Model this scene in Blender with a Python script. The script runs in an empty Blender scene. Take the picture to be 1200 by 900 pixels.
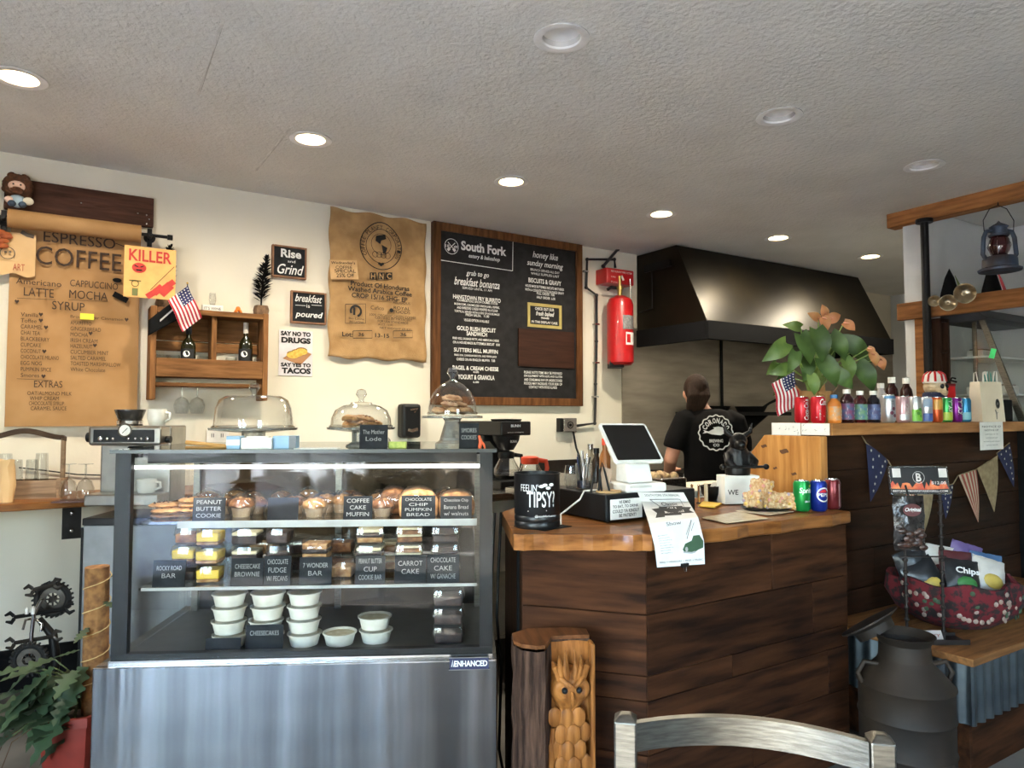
import bpy, bmesh, math, random
from mathutils import Vector, Matrix
random.seed(11)
SC = bpy.context.scene
COL = SC.collection
PI = math.pi

# ------------------------------------------------------------------ camera
F = 830.0                                   # focal length in pixels of the 1200x900 frame
TH = math.radians(32.3)                     # camera turned right of the back wall's normal
PH = math.radians(2.62)                     # camera pitched up
CAM = Vector((0, 0, 1.37))
FW0 = Vector((math.sin(TH), math.cos(TH), 0))
RT = Vector((math.cos(TH), -math.sin(TH), 0))
FW = FW0 * math.cos(PH) + Vector((0, 0, math.sin(PH)))
UP = -FW0 * math.sin(PH) + Vector((0, 0, math.cos(PH)))
cd = bpy.data.cameras.new('camera')
cd.sensor_width = 36; cd.lens = F / 1200 * 36; cd.clip_start = .02
cam = bpy.data.objects.new('camera', cd); COL.objects.link(cam)
cam.location = CAM; cam.rotation_euler = (PI / 2 + PH, 0, -TH)
SC.camera = cam

# ------------------------------------------------------------------ world and exposure
SC.view_settings.view_transform = 'Standard'
SC.view_settings.look = 'None'
SC.view_settings.gamma = 1.0
SC.view_settings.use_curve_mapping = False
SC.view_settings.exposure = 1.15
wd = bpy.data.worlds.new('world'); SC.world = wd; wd.use_nodes = True
nt = wd.node_tree
sky = nt.nodes.new('ShaderNodeTexSky'); sky.sky_type = 'NISHITA'; sky.sun_disc = False
sky.sun_elevation = math.radians(48); sky.sun_rotation = math.radians(60); sky.air_density = 1.2; sky.dust_density = 2.5
nt.links.new(sky.outputs[0], nt.nodes['Background'].inputs[0])
nt.nodes['Background'].inputs[1].default_value = 5.5
sl = bpy.data.lights.new('sun', 'SUN'); sl.energy = 240; sl.angle = math.radians(.6); sl.color = (.97, .98, 1)
sun = bpy.data.objects.new('sun', sl); COL.objects.link(sun); sun.rotation_euler = Vector((.72, -.22, -.66)).to_track_quat('-Z', 'Y').to_euler()
SC.cycles.max_bounces = 10; SC.cycles.diffuse_bounces = 5; SC.cycles.glossy_bounces = 4
SC.cycles.transparent_max_bounces = 24; SC.cycles.transmission_bounces = 6
SC.cycles.caustics_reflective = False; SC.cycles.caustics_refractive = False
SC.cycles.sample_clamp_indirect = 6

# daylight enters through these openings: (axis, a0, a1, z0, z1)
CEIL = 2.72; WALLY = 4.4; XL = -2.6; XR = 5.7; XK = 7.8; YF = -2.5; YP = 2.42
OPEN_LEFT = [(-0.55, 0.45, 0.06, 2.12), (-2.3, -0.75, 0.45, 2.3)]           # along Y on the left wall
OPEN_FRONT = [(0.4, 1.6, 1.2, 2.35)]              # along X on the front wall
def portal(loc, rot, sx, sy):
    l = bpy.data.lights.new('daylight_portal', 'AREA'); l.shape = 'RECTANGLE'; l.size = sx; l.size_y = sy
    l.cycles.is_portal = True
    o = bpy.data.objects.new('daylight_portal', l); COL.objects.link(o); o.location = loc; o.rotation_euler = rot
for a0, a1, z0, z1 in OPEN_LEFT:
    portal((XL - .07, (a0 + a1) / 2, (z0 + z1) / 2), (PI / 2, 0, -PI / 2), a1 - a0, z1 - z0)
for a0, a1, z0, z1 in OPEN_FRONT:
    portal(((a0 + a1) / 2, YF - .07, (z0 + z1) / 2), (PI / 2, 0, PI), a1 - a0, z1 - z0)

# ------------------------------------------------------------------ pixel rays
def ray(px, py): return FW + RT * ((px - 600) / F) + UP * ((450 - py) / F)
def hit(px, py, p0, n):
    d = ray(px, py); t = (Vector(p0) - CAM).dot(Vector(n)) / d.dot(Vector(n)); return CAM + d * t
def onY(px, py, Y=WALLY): return hit(px, py, (0, Y, 0), (0, 1, 0))
def onX(px, py, X): return hit(px, py, (X, 0, 0), (1, 0, 0))
def onZ(px, py, z): return hit(px, py, (0, 0, z), (0, 0, 1))
def atd(px, py, d): return hit(px, py, CAM + FW0 * d, FW0)
def dep(p): return (Vector(p) - CAM).dot(FW0)
def m2(px_len, p): return px_len * dep(p) / F         # pixels -> metres at a point

# ------------------------------------------------------------------ mesh building
_fc = {}
def font_mesh(s, bold):
    k = (s, bold)
    if k not in _fc:
        cu = bpy.data.curves.new('t', 'FONT'); cu.body = s; cu.resolution_u = 3; cu.offset = bold
        ob = bpy.data.objects.new('t', cu); me = bpy.data.meshes.new_from_object(ob)
        _fc[k] = ([v.co.copy() for v in me.vertices], [tuple(p.vertices) for p in me.polygons])
        bpy.data.objects.remove(ob); bpy.data.curves.remove(cu); bpy.data.meshes.remove(me)
    return _fc[k]

class MB:
    def __init__(self): self.v = []; self.f = []
    def n(self): return len(self.v)
    def add(self, vs, fs):
        b = len(self.v); self.v += [Vector(p) for p in vs]; self.f += [tuple(b + i for i in f) for f in fs]; return self
    def box(self, c, s, rot=None):
        x, y, z = s[0] / 2, s[1] / 2, s[2] / 2
        vs = [Vector((i, j, k)) for i in (-x, x) for j in (-y, y) for k in (-z, z)]
        if rot: vs = [Matrix.Rotation(rot[2], 3, 'Z') @ Matrix.Rotation(rot[1], 3, 'Y') @ Matrix.Rotation(rot[0], 3, 'X') @ p for p in vs]
        return self.add([p + Vector(c) for p in vs], [(0, 1, 3, 2), (4, 6, 7, 5), (0, 4, 5, 1), (2, 3, 7, 6), (0, 2, 6, 4), (1, 5, 7, 3)])
    def bb(self, x0, x1, y0, y1, z0, z1): return self.box(((x0 + x1) / 2, (y0 + y1) / 2, (z0 + z1) / 2), (abs(x1 - x0), abs(y1 - y0), abs(z1 - z0)))
    def tube(self, pts, r, n=8, cap=True, flat=1.0):
        pts = [Vector(p) for p in pts]; rs = r if isinstance(r, (list, tuple)) else [r] * len(pts)
        vs = []; up = None
        for i, p in enumerate(pts):
            t = (pts[min(i + 1, len(pts) - 1)] - pts[max(i - 1, 0)])
            t = t.normalized() if t.length > 1e-9 else Vector((0, 0, 1))
            if up is None: up = t.orthogonal().normalized() if abs(t.z) > .9 else Vector((0, 0, 1))
            a = up - t * up.dot(t)
            if a.length < 1e-6: a = t.orthogonal()
            a.normalize(); b = t.cross(a); up = a
            for k in range(n):
                w = 2 * PI * k / n; vs.append(p + a * (rs[i] * math.cos(w)) + b * (rs[i] * flat * math.sin(w)))
        fs = [(i * n + k, i * n + (k + 1) % n, (i + 1) * n + (k + 1) % n, (i + 1) * n + k) for i in range(len(pts) - 1) for k in range(n)]
        if cap: fs += [tuple(range(n - 1, -1, -1)), tuple((len(pts) - 1) * n + k for k in range(n))]
        return self.add(vs, fs)
    def cyl(self, c, r, h, n=16, r2=None): return self.lathe([(0, 0), (r, 0), (r if r2 is None else r2, h), (0, h)], n, c)
    def lathe(self, prof, n=20, c=(0, 0, 0), sx=1, sy=1, sq=0):
        c = Vector(c); vs = []; fs = []; rings = []
        for r, z in prof:
            if r < 1e-6: rings.append([len(vs)]); vs.append(c + Vector((0, 0, z)))
            else:
                ring = []
                for k in range(n):
                    w = 2 * PI * k / n; ca, sa = math.cos(w), math.sin(w)
                    q = 1.0
                    if sq: q = 1 / (abs(ca) ** sq + abs(sa) ** sq) ** (1 / sq)
                    ring.append(len(vs)); vs.append(c + Vector((r * ca * sx * q, r * sa * sy * q, z)))
                rings.append(ring)
        for a, b in zip(rings, rings[1:]):
            if len(a) == 1 and len(b) == 1: continue
            for k in range(n):
                k2 = (k + 1) % n
                if len(a) == 1: fs.append((a[0], b[k2], b[k]))
                elif len(b) == 1: fs.append((a[k], a[k2], b[0]))
                else: fs.append((a[k], a[k2], b[k2], b[k]))
        return self.add(vs, fs)
    def sph(self, c, r, nu=12, nv=8):
        rx, ry, rz = r if isinstance(r, (tuple, list)) else (r, r, r)
        b = self.n(); self.lathe([(max(0, math.sin(PI * i / nv)) if 0 < i < nv else 0, -math.cos(PI * i / nv)) for i in range(nv + 1)], nu)
        for i in range(b, self.n()):
            p = self.v[i]; self.v[i] = Vector((c[0] + p.x * rx, c[1] + p.y * ry, c[2] + p.z * rz))
        return self
    def poly(self, pts): return self.add(pts, [tuple(range(len(pts)))])
    def prism(self, pts, z0, z1):
        n = len(pts)
        return self.add([(x, y, z0) for x, y in pts] + [(x, y, z1) for x, y in pts],
                        [tuple(range(n - 1, -1, -1)), tuple(range(n, 2 * n))] + [(i, (i + 1) % n, n + (i + 1) % n, n + i) for i in range(n)])
    def prismY(self, pts, y0, y1):          # outline in XZ, thickness along Y
        b = self.n(); self.prism(pts, y0, y1)
        for i in range(b, self.n()): p = self.v[i]; self.v[i] = Vector((p.x, p.z, p.y))
        return self
    def prismX(self, pts, x0, x1):          # outline in YZ, thickness along X
        b = self.n(); self.prism(pts, x0, x1)
        for i in range(b, self.n()): p = self.v[i]; self.v[i] = Vector((p.z, p.x, p.y))
        return self
    def grid(self, fn, nu, nv):
        return self.add([fn(i / nu, j / nv) for j in range(nv + 1) for i in range(nu + 1)],
                        [(j * (nu + 1) + i, j * (nu + 1) + i + 1, (j + 1) * (nu + 1) + i + 1, (j + 1) * (nu + 1) + i) for j in range(nv) for i in range(nu)])
    def fit(self, s, x0, x1, y0, y1, z=.0015, shear=0, bold=0, slope=0):   # lettering fitted into a box of the XY plane
        vs, fs = font_mesh(s, bold)
        if not vs: return self
        ax = min(p.x for p in vs); bx = max(p.x for p in vs); ay = min(p.y for p in vs); by = max(p.y for p in vs)
        sx = (x1 - x0) / max(bx - ax, 1e-6); sy = (y1 - y0) / max(by - ay, 1e-6)
        out = []
        for p in vs:
            q = (p.x - ax) * sx; h = (p.y - ay) * sy
            out.append((x0 + q + shear * h, y0 + h + slope * q, z))
        return self.add(out, fs)
    def stroke(self, pts, w, z=.0015):      # a flat brush line in the XY plane
        pts = [Vector((p[0], p[1])) for p in pts]; L = []; R = []
        for i, p in enumerate(pts):
            t = (pts[min(i + 1, len(pts) - 1)] - pts[max(i - 1, 0)]); t = t.normalized() if t.length > 1e-9 else Vector((1, 0)); nn = Vector((-t.y, t.x)) * w / 2
            L.append((p.x + nn.x, p.y + nn.y, z)); R.append((p.x - nn.x, p.y - nn.y, z))
        n = len(pts)
        return self.add(L + R, [(i, n + i, n + i + 1, i + 1) for i in range(n - 1)])
    def ring(self, cx, cy, r, w, z=.0015, n=24, sx=1, sy=1, a0=0, a1=2 * PI):
        return self.stroke([(cx + r * sx * math.cos(a0 + (a1 - a0) * k / n), cy + r * sy * math.sin(a0 + (a1 - a0) * k / n)) for k in range(n + 1)], w, z)
    def disc(self, cx, cy, r, z=.0015, n=20, sx=1, sy=1): return self.poly([(cx + r * sx * math.cos(2 * PI * k / n), cy + r * sy * math.sin(2 * PI * k / n), z) for k in range(n)])
    def rect(self, x0, x1, y0, y1, z=.001): return self.poly([(x0, y0, z), (x1, y0, z), (x1, y1, z), (x0, y1, z)])
    def xf(self, start, M):
        for i in range(start, self.n()): self.v[i] = M @ self.v[i]
        return self
    def wrap(self, start, r, a0=-PI / 2):   # bend XY lettering around a vertical cylinder; x=0 faces angle a0
        for i in range(start, self.n()):
            p = self.v[i]; w = a0 + p.x / r; q = r + p.z; self.v[i] = Vector((q * math.cos(w), q * math.sin(w), p.y))
        return self
    def arc(self, s, cx, cy, r, h, a_mid, span, z=.0015, flip=False, bold=0):   # lettering along an arc
        for i, ch in enumerate(s):
            if ch == ' ': continue
            t = (i + .5) / len(s) - .5; a = a_mid - span * t if not flip else a_mid + span * t
            b = self.n(); w = abs(span) * r / len(s) * .8
            self.fit(ch, -w / 2, w / 2, -h / 2, h / 2, z, bold=bold)
            self.xf(b, Matrix.Translation((cx + r * math.cos(a), cy + r * math.sin(a), 0)) @ Matrix.Rotation(a - PI / 2 if not flip else a + PI / 2, 4, 'Z'))
        return self
    def jit(self, start, amt):
        for i in range(start, self.n()): self.v[i] = self.v[i] + Vector((random.uniform(-amt, amt), random.uniform(-amt, amt), random.uniform(-amt, amt)))
        return self
    def mesh(self, name, mat, smooth=None):
        me = bpy.data.meshes.new(name); me.from_pydata([tuple(p) for p in self.v], [], self.f)
        if mat: me.materials.append(mat)
        if smooth is not None:
            me.polygons.foreach_set('use_smooth', [True] * len(me.polygons))
            me.set_sharp_from_angle(angle=math.radians(smooth))
        me.update(); return me
    def build(self, name, mat, parent=None, loc=(0, 0, 0), rot=(0, 0, 0), smooth=None, bev=0, solid=0, sub=0):
        o = bpy.data.objects.new(name, self.mesh(name, mat, smooth)); COL.objects.link(o)
        o.location = loc; o.rotation_euler = rot
        if parent: o.parent = parent
        if solid: m = o.modifiers.new('s', 'SOLIDIFY'); m.thickness = solid; m.offset = 0
        if bev: m = o.modifiers.new('b', 'BEVEL'); m.width = bev; m.segments = 2; m.limit_method = 'ANGLE'
        if sub: m = o.modifiers.new('u', 'SUBSURF'); m.levels = sub; m.render_levels = sub
        return o

def tag(o, label=None, cat=None, group=None, kind=None):
    if label: o['label'] = label
    if cat: o['category'] = cat
    if group: o['group'] = group
    if kind: o['kind'] = kind
    return o
def T(name, label, cat, loc=(0, 0, 0), rot=(0, 0, 0), group=None, scale=None):
    o = bpy.data.objects.new(name, None); COL.objects.link(o); o.empty_display_size = .05
    o.location = loc; o.rotation_euler = rot if isinstance(rot, (tuple, list)) else (0, 0, rot)
    if scale: o.scale = (scale,) * 3
    return tag(o, label, cat, group)
def copy_tree(o, parent=None):
    c = o.copy(); COL.objects.link(c)
    if parent: c.parent = parent
    for ch in list(o.children): copy_tree(ch, c)
    return c

# ------------------------------------------------------------------ materials
def lin(c):
    return tuple(((x / 255) / 12.92 if x / 255 <= .04045 else ((x / 255 + .055) / 1.055) ** 2.4) for x in c)
_mats = {}
def mk(name, col, rough=.5, metal=0, col2=None, scale=14, stretch=(1, 1, 1), bump=0, bscale=None, detail=3, spec=.5, emis=0, coat=0, lo=.35, hi=.65, rnd=False, trans=0, sss=0, aniso=0):
    if name in _mats: return _mats[name]
    m = bpy.data.materials.new(name); m.use_nodes = True; t = m.node_tree; N = t.nodes; L = t.links
    b = N['Principled BSDF']; c1 = lin(col); c2 = lin(col2) if col2 else tuple(x * .82 for x in c1)
    tc = N.new('ShaderNodeTexCoord'); mp = N.new('ShaderNodeMapping'); mp.inputs['Scale'].default_value = stretch
    L.new(tc.outputs['Object'], mp.inputs['Vector']); vec = mp.outputs[0]
    if rnd:
        oi = N.new('ShaderNodeObjectInfo'); va = N.new('ShaderNodeVectorMath'); va.operation = 'ADD'
        mu = N.new('ShaderNodeVectorMath'); mu.operation = 'SCALE'; mu.inputs['Scale'].default_value = 37
        cb = N.new('ShaderNodeCombineXYZ')
        for k in range(3): L.new(oi.outputs['Random'], cb.inputs[k])
        L.new(cb.outputs[0], mu.inputs[0]); L.new(vec, va.inputs[0]); L.new(mu.outputs[0], va.inputs[1]); vec = va.outputs[0]
    no = N.new('ShaderNodeTexNoise'); no.inputs['Scale'].default_value = scale; no.inputs['Detail'].default_value = detail
    L.new(vec, no.inputs['Vector'])
    cr = N.new('ShaderNodeValToRGB'); cr.color_ramp.elements[0].position = lo; cr.color_ramp.elements[1].position = hi
    cr.color_ramp.elements[0].color = (*c2, 1); cr.color_ramp.elements[1].color = (*c1, 1)
    L.new(no.outputs['Fac'], cr.inputs[0]); out = cr.outputs[0]
    if rnd:
        hs = N.new('ShaderNodeHueSaturation'); mr = N.new('ShaderNodeMapRange'); mr.inputs['To Min'].default_value = .72; mr.inputs['To Max'].default_value = 1.25
        L.new(oi.outputs['Random'], mr.inputs['Value']); L.new(mr.outputs[0], hs.inputs['Value']); L.new(out, hs.inputs['Color']); out = hs.outputs[0]
    L.new(out, b.inputs['Base Color'])
    b.inputs['Roughness'].default_value = rough; b.inputs['Metallic'].default_value = metal
    b.inputs['Specular IOR Level'].default_value = spec; b.inputs['Coat Weight'].default_value = coat
    b.inputs['Transmission Weight'].default_value = trans
    if sss: b.inputs['Subsurface Weight'].default_value = sss; b.inputs['Subsurface Radius'].default_value = (.01, .006, .004)
    if aniso: b.inputs['Anisotropic'].default_value = aniso
    if emis: L.new(out, b.inputs['Emission Color']); b.inputs['Emission Strength'].default_value = emis
    if bump:
        bp = N.new('ShaderNodeBump'); bp.inputs['Strength'].default_value = bump; bp.inputs['Distance'].default_value = .01
        n2 = no
        if bscale:
            n2 = N.new('ShaderNodeTexNoise'); n2.inputs['Scale'].default_value = bscale; n2.inputs['Detail'].default_value = 4; L.new(vec, n2.inputs['Vector'])
        L.new(n2.outputs['Fac'], bp.inputs['Height']); L.new(bp.outputs[0], b.inputs['Normal'])
    _mats[name] = m; return m
def wood(name, col, col2, along='x', rough=.6, scale=5, bump=.25, rnd=True, lo=.3, hi=.7, coat=0):
    st = {'x': (1, 9, 9), 'y': (9, 1, 9), 'z': (9, 9, 1)}[along]
    return mk(name, col, rough, 0, col2, scale, st, bump, None, 7, spec=.1, lo=lo, hi=hi, rnd=rnd, coat=coat)
def glass(name, tint=(1, 1, 1), base=.05, power=4, rough=0.0, milky=0):
    if name in _mats: return _mats[name]
    m = bpy.data.materials.new(name); m.use_nodes = True; t = m.node_tree; N = t.nodes; L = t.links
    N.remove(N['Principled BSDF']); out = N['Material Output']
    tr = N.new('ShaderNodeBsdfTransparent'); tr.inputs[0].default_value = (*tint, 1)
    gl = N.new('ShaderNodeBsdfGlossy'); gl.inputs['Roughness'].default_value = rough
    lw = N.new('ShaderNodeLayerWeight'); lw.inputs['Blend'].default_value = .5
    pw = N.new('ShaderNodeMath'); pw.operation = 'POWER'; pw.inputs[1].default_value = power; L.new(lw.outputs['Facing'], pw.inputs[0])
    ml = N.new('ShaderNodeMath'); ml.operation = 'MULTIPLY_ADD'; ml.inputs[1].default_value = .9 - base; ml.inputs[2].default_value = base; L.new(pw.outputs[0], ml.inputs[0])
    mx = N.new('ShaderNodeMixShader'); L.new(ml.outputs[0], mx.inputs[0]); L.new(tr.outputs[0], mx.inputs[1]); L.new(gl.outputs[0], mx.inputs[2])
    res = mx
    if milky:
        df = N.new('ShaderNodeBsdfDiffuse'); df.inputs[0].default_value = (.8, .8, .8, 1)
        m2_ = N.new('ShaderNodeMixShader'); m2_.inputs[0].default_value = milky; L.new(mx.outputs[0], m2_.inputs[1]); L.new(df.outputs[0], m2_.inputs[2]); res = m2_
    L.new(res.outputs[0], out.inputs['Surface']); _mats[name] = m; return m

WHITE = mk('white_paint', (235, 232, 225), .5)
BLACK = mk('black_plastic', (20, 20, 21), .42, spec=.3)
BLKM = mk('black_matte', (17, 17, 18), .8, spec=.12)
CHALKD = mk('chalk_grey', (150, 150, 146), .9)
IRON = mk('black_iron', (20, 19, 19), .5, .2, bump=.1, spec=.25)
CHALK = mk('chalkboard_black', (30, 31, 33), .8, spec=.15, col2=(40, 42, 44), scale=20)
CHALKW = mk('chalk_white', (232, 232, 228), .9)
INK = mk('ink_black', (25, 22, 20), .8)
INKB = mk('marker_brown_black', (58, 40, 28), .85)
STEEL = mk('brushed_steel', (205, 203, 200), .24, 1, (170, 168, 165), 3, (1, 1, 60), .03)
STEELV = mk('brushed_steel_front', (186, 185, 184), .15, 1, (132, 131, 130), 2.4, (4.0, 4.0, .1), .5, aniso=.4)  # wide tone bands paint reflected streaks into the steel colour
CHROME = mk('chrome', (225, 225, 225), .12, 1)
ALU = mk('brushed_aluminium', (118, 115, 107), .36, 1, (96, 93, 86), 30, (1, 1, 8), .05)
PAPER = mk('white_paper', (238, 236, 230), .8, col2=(226, 224, 218))
KRAFT = mk('kraft_paper', (168, 128, 82), .8, col2=(154, 114, 68), scale=5, bump=.1)
PANE = glass('clear_pane', (.97, .985, .98), .05)
CASEGL = glass('case_glass', (.96, .97, .97), .011, 5)
DOME = glass('dome_glass', (.94, .94, .93), .05, 2.2)
CUPGL = glass('drinking_glass', (.88, .9, .9), .1, 2.0)
PLAST = glass('clear_plastic_box', (.95, .95, .94), .05, 3, .1, .015)
RED = mk('red_paint', (190, 24, 28), .35, coat=.3)
# ================================================================== the room
CEILM = mk('ceiling_texture', (230, 228, 222), .92, col2=(220, 218, 212), scale=2.2, bump=.7, bscale=48, spec=.2)
WALLM = mk('cream_wall_paint', (227, 220, 203), .75, col2=(219, 211, 192), scale=1.4, bump=.06, bscale=60, spec=.25)
GREYW = mk('pale_grey_wall_paint', (205, 206, 204), .75, col2=(196, 197, 195), scale=1.6, bump=.05, bscale=60)
DARKW = mk('taupe_wall_paint', (112, 100, 88), .8, col2=(100, 90, 78), scale=1.5, spec=.2)
FLOORM = mk('stained_concrete', (120, 115, 108), .55, col2=(80, 76, 71), scale=2.6, detail=8, bump=.05, bscale=12)
DECK = wood('deck_board', (92, 102, 120), (70, 78, 92), 'y', .7)

def struct(name, mb, mat, **k): return tag(mb.build(name, mat, **k), kind='structure')

struct('floor', MB().bb(XL - .2, XK + .2, YF - .2, WALLY + .1, -.1, 0), FLOORM)
# lights in the ceiling: lit row along the back wall and the unlit row nearer the room
LIT = [onZ(x, y, CEIL) for x, y in ((22, 90), (364, 162), (599, 212), (775, 250), (912, 278), (1020, 300))]
UNLIT = [onZ(x, y, CEIL) for x, y in ((658, 43), (913, 135), (1083, 193))]
LIT = [Vector((-.15 + 1.168 * i, 3.43, CEIL)) if False else p for i, p in enumerate(LIT)]
HR = .085; HS = .13
def ceiling():
    mb = MB(); cells = [(p.x, p.y) for p in LIT + UNLIT]
    xs = sorted({XL - .2, XK + .2} | {c[0] - HS for c in cells} | {c[0] + HS for c in cells})
    ys = sorted({YF - .2, WALLY + .1} | {round(c[1], 4) - HS for c in cells} | {round(c[1], 4) + HS for c in cells})
    ys = [YF - .2]
    rowa = (min(p.y for p in UNLIT) - HS - .05, max(p.y for p in UNLIT) + HS + .05)
    rowb = (min(p.y for p in LIT) - HS - .05, max(p.y for p in LIT) + HS + .05)
    bands = [(YF - .2, rowa[0], None), (rowa[0], rowa[1], UNLIT), (rowa[1], rowb[0], None), (rowb[0], rowb[1], LIT), (rowb[1], WALLY + .1, None)]
    q = lambda x0, x1, y0, y1: mb.poly([(x0, y0, CEIL), (x0, y1, CEIL), (x1, y1, CEIL), (x1, y0, CEIL)])
    for y0, y1, row in bands:
        if not row: q(XL - .2, XK + .2, y0, y1); continue
        x = XL - .2
        for p in sorted(row, key=lambda p: p.x):
            q(x, p.x - HS, y0, y1); x = p.x + HS
            n = 24; inner = [(p.x + HR * math.cos(2 * PI * k / n), p.y + HR * math.sin(2 * PI * k / n), CEIL) for k in range(n)]
            outer = []
            for k in range(n):
                ca, sa = math.cos(2 * PI * k / n), math.sin(2 * PI * k / n); s = 1 / max(abs(ca), abs(sa))
                oy = (y1 - p.y) if sa > 0 else (p.y - y0)
                outer.append((p.x + HS * ca * s, p.y + oy * sa * s, CEIL))
            mb.add(inner + outer, [(k, (k + 1) % n, n + (k + 1) % n, n + k) for k in range(n)])
        q(x, XK + .2, y0, y1)
    c = struct('ceiling', mb, CEILM)
    up = MB().bb(XL - .2, XK + .2, YF - .2, WALLY + .1, CEIL + .16, CEIL + .2)
    up.build('roof_deck', CEILM, c)
    SEAM = mk('ceiling_seam', (222, 219, 212), .95, bump=.4, bscale=60)
    for a, b in (((741, 221), (901, 155)), ((845, 190), (1010, 142)), ((300, 200), (340, 150)), ((232, 112), (262, 22))):
        p, r = onZ(*a, CEIL), onZ(*b, CEIL); d = (r - p).normalized(); nn = Vector((-d.y, d.x, 0)) * .006
        MB().add([p - nn - Vector((0, 0, .0005)), p + nn - Vector((0, 0, .0005)), r + nn - Vector((0, 0, .0005)), r - nn - Vector((0, 0, .0005)), (p + r) / 2 - Vector((0, 0, .003))], [(0, 1, 4), (1, 2, 4), (2, 3, 4), (3, 0, 4)]).build('seam', SEAM, c)
ceiling()

def wall_open(name, axis, fixed, th, a0, a1, openings, mat):
    mb = MB(); As = sorted({a0, a1} | {o[0] for o in openings} | {o[1] for o in openings}); Zs = sorted({0, CEIL + .1} | {o[2] for o in openings} | {o[3] for o in openings})
    for i in range(len(As) - 1):
        for j in range(len(Zs) - 1):
            ca, cz = (As[i] + As[i + 1]) / 2, (Zs[j] + Zs[j + 1]) / 2
            if any(o[0] < ca < o[1] and o[2] < cz < o[3] for o in openings): continue
            if axis == 'y': mb.bb(fixed - th, fixed, As[i], As[i + 1], Zs[j], Zs[j + 1])
            else: mb.bb(As[i], As[i + 1], fixed - th, fixed, Zs[j], Zs[j + 1])
    return struct(name, mb, mat)
struct('wall_back', MB().bb(XL - .2, XK + .2, WALLY, WALLY + .15, 0, CEIL + .1), WALLM)
wall_open('wall_left', 'y', XL, .14, YF - .1, WALLY + .1, OPEN_LEFT, DARKW)
wall_open('wall_front', 'x', YF, .14, XL - .1, XR + .1, OPEN_FRONT, DARKW)
struct('wall_right', MB().bb(XR, XR + .12, YF - .1, YP + .05, 0, CEIL + .1), GREYW)
struct('wall_partition', MB().bb(4.67, XK + .1, YP, YP + .12, 0, CEIL + .1), GREYW)
struct('wall_kitchen_end', MB().bb(XK, XK + .15, YP, WALLY + .1, 0, CEIL + .1), GREYW)
struct('baseboard_back', MB().bb(XL, 3.6, WALLY - .02, WALLY, 0, .2), BLKM)
WF = mk('window_frame_dark', (48, 44, 42), .5)
for i, (a0, a1, z0, z1) in enumerate(OPEN_LEFT + OPEN_FRONT):
    left = i < len(OPEN_LEFT); nm = 'door_1' if i == 0 else 'window_%d' % i
    def bar(mb, p, q_, r, s):
        return mb.bb(XL - .1, XL - .04, p, q_, r, s) if left else mb.bb(p, q_, YF - .1, YF - .04, r, s)
    fr = MB(); w = .07
    bar(fr, a0, a0 + w, z0, z1); bar(fr, a1 - w, a1, z0, z1); bar(fr, a0 + w, a1 - w, z1 - w, z1); bar(fr, a0 + w, a1 - w, z0, z0 + w)
    if i: bar(fr, (a0 + a1) / 2 - .03, (a0 + a1) / 2 + .03, z0 + w, z1 - w)
    else: bar(fr, a0 + w, a1 - w, .95, 1.02)
    f = struct(nm, fr, WF)
    p = MB()
    if left: p.bb(XL - .073, XL - .067, a0 + w, a1 - w, z0 + w, z1 - w)
    else: p.bb(a0 + w, a1 - w, YF - .073, YF - .067, z0 + w, z1 - w)
    p.build('pane', PANE, f)
    if i == 0: MB().tube([(XL - .02, a0 + .05, 1.0), (XL + .03, a0 + .05, 1.0), (XL + .03, a0 + .05, 1.14), (XL - .02, a0 + .05, 1.14)], .01).build('door_handle', CHROME, f)
tag(MB().bb(XL - 30, XL - 4.2, YF - .2, 30, -.2, -.061).build('side_yard_ground', mk('asphalt_grey', (92, 90, 87), .9, scale=3)), kind='structure')
# porch deck outside the door and the windows
dk = tag(MB().bb(XL - 4.2, XL - .2, YF - 4, WALLY, -.2, -.06).build('porch_deck', DECK), kind='structure')
bd = MB().bb(-2.0, 2.0, -.068, .068, -.06, -.04).mesh('deck_plank', wood('deck_plank_wood', (104, 116, 140), (80, 90, 108), 'x', .7))
for k in range(44):
    o = bpy.data.objects.new('deck_plank', bd); COL.objects.link(o); o.parent = dk; o.location = (XL - 2.2, YF - 1.6 + k * .145, 0)
tag(MB().bb(XL - 30, 30, YF - 30, YF - .2, -.2, -.061).build('street_ground', mk('asphalt_grey', (92, 90, 87), .9, scale=3)), kind='structure')

# ------------------------------------------------------------------ recessed lights
TRIM = mk('light_trim_white', (250, 249, 246), .4)
BULB = mk('lit_lens', (255, 222, 165), .4, emis=14)
BAF = mk('baffle_grey', (205, 203, 198), .5)
LENS0 = mk('unlit_reflector', (240, 239, 236), .3, col2=(228, 227, 224))
def downlight(p, lit, label):
    t = T('ceiling_light', label, 'light', (p.x, p.y, CEIL), 0, 'recessed ceiling lights')
    MB().lathe([(.088, -.002), (.1, -.006), (.1, -.009), (.085, -.011), (.07, -.008), (.068, 0)], 32).build('trim_ring', TRIM, t, smooth=40)
    MB().lathe([(.068, -.001), (.066, .03), (.06, .075)], 32).build('baffle', BAF, t, smooth=40)
    if lit:
        MB().lathe([(.066, .012), (.05, .006), (.02, .003), (0, .002)], 24).build('lens', BULB, t, smooth=60)
        l = bpy.data.lights.new('ceiling_lamp', 'SPOT'); l.energy = 46; l.color = (1, .9, .72); l.spot_size = math.radians(178); l.spot_blend = .9; l.shadow_soft_size = .06
        o = bpy.data.objects.new('lamp', l); COL.objects.link(o); o.parent = t; o.location = (0, 0, -.02)
    else:
        MB().lathe([(.067, .018), (.05, .03), (.03, .036), (0, .038)], 24).build('bulb', LENS0, t, smooth=60)
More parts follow.
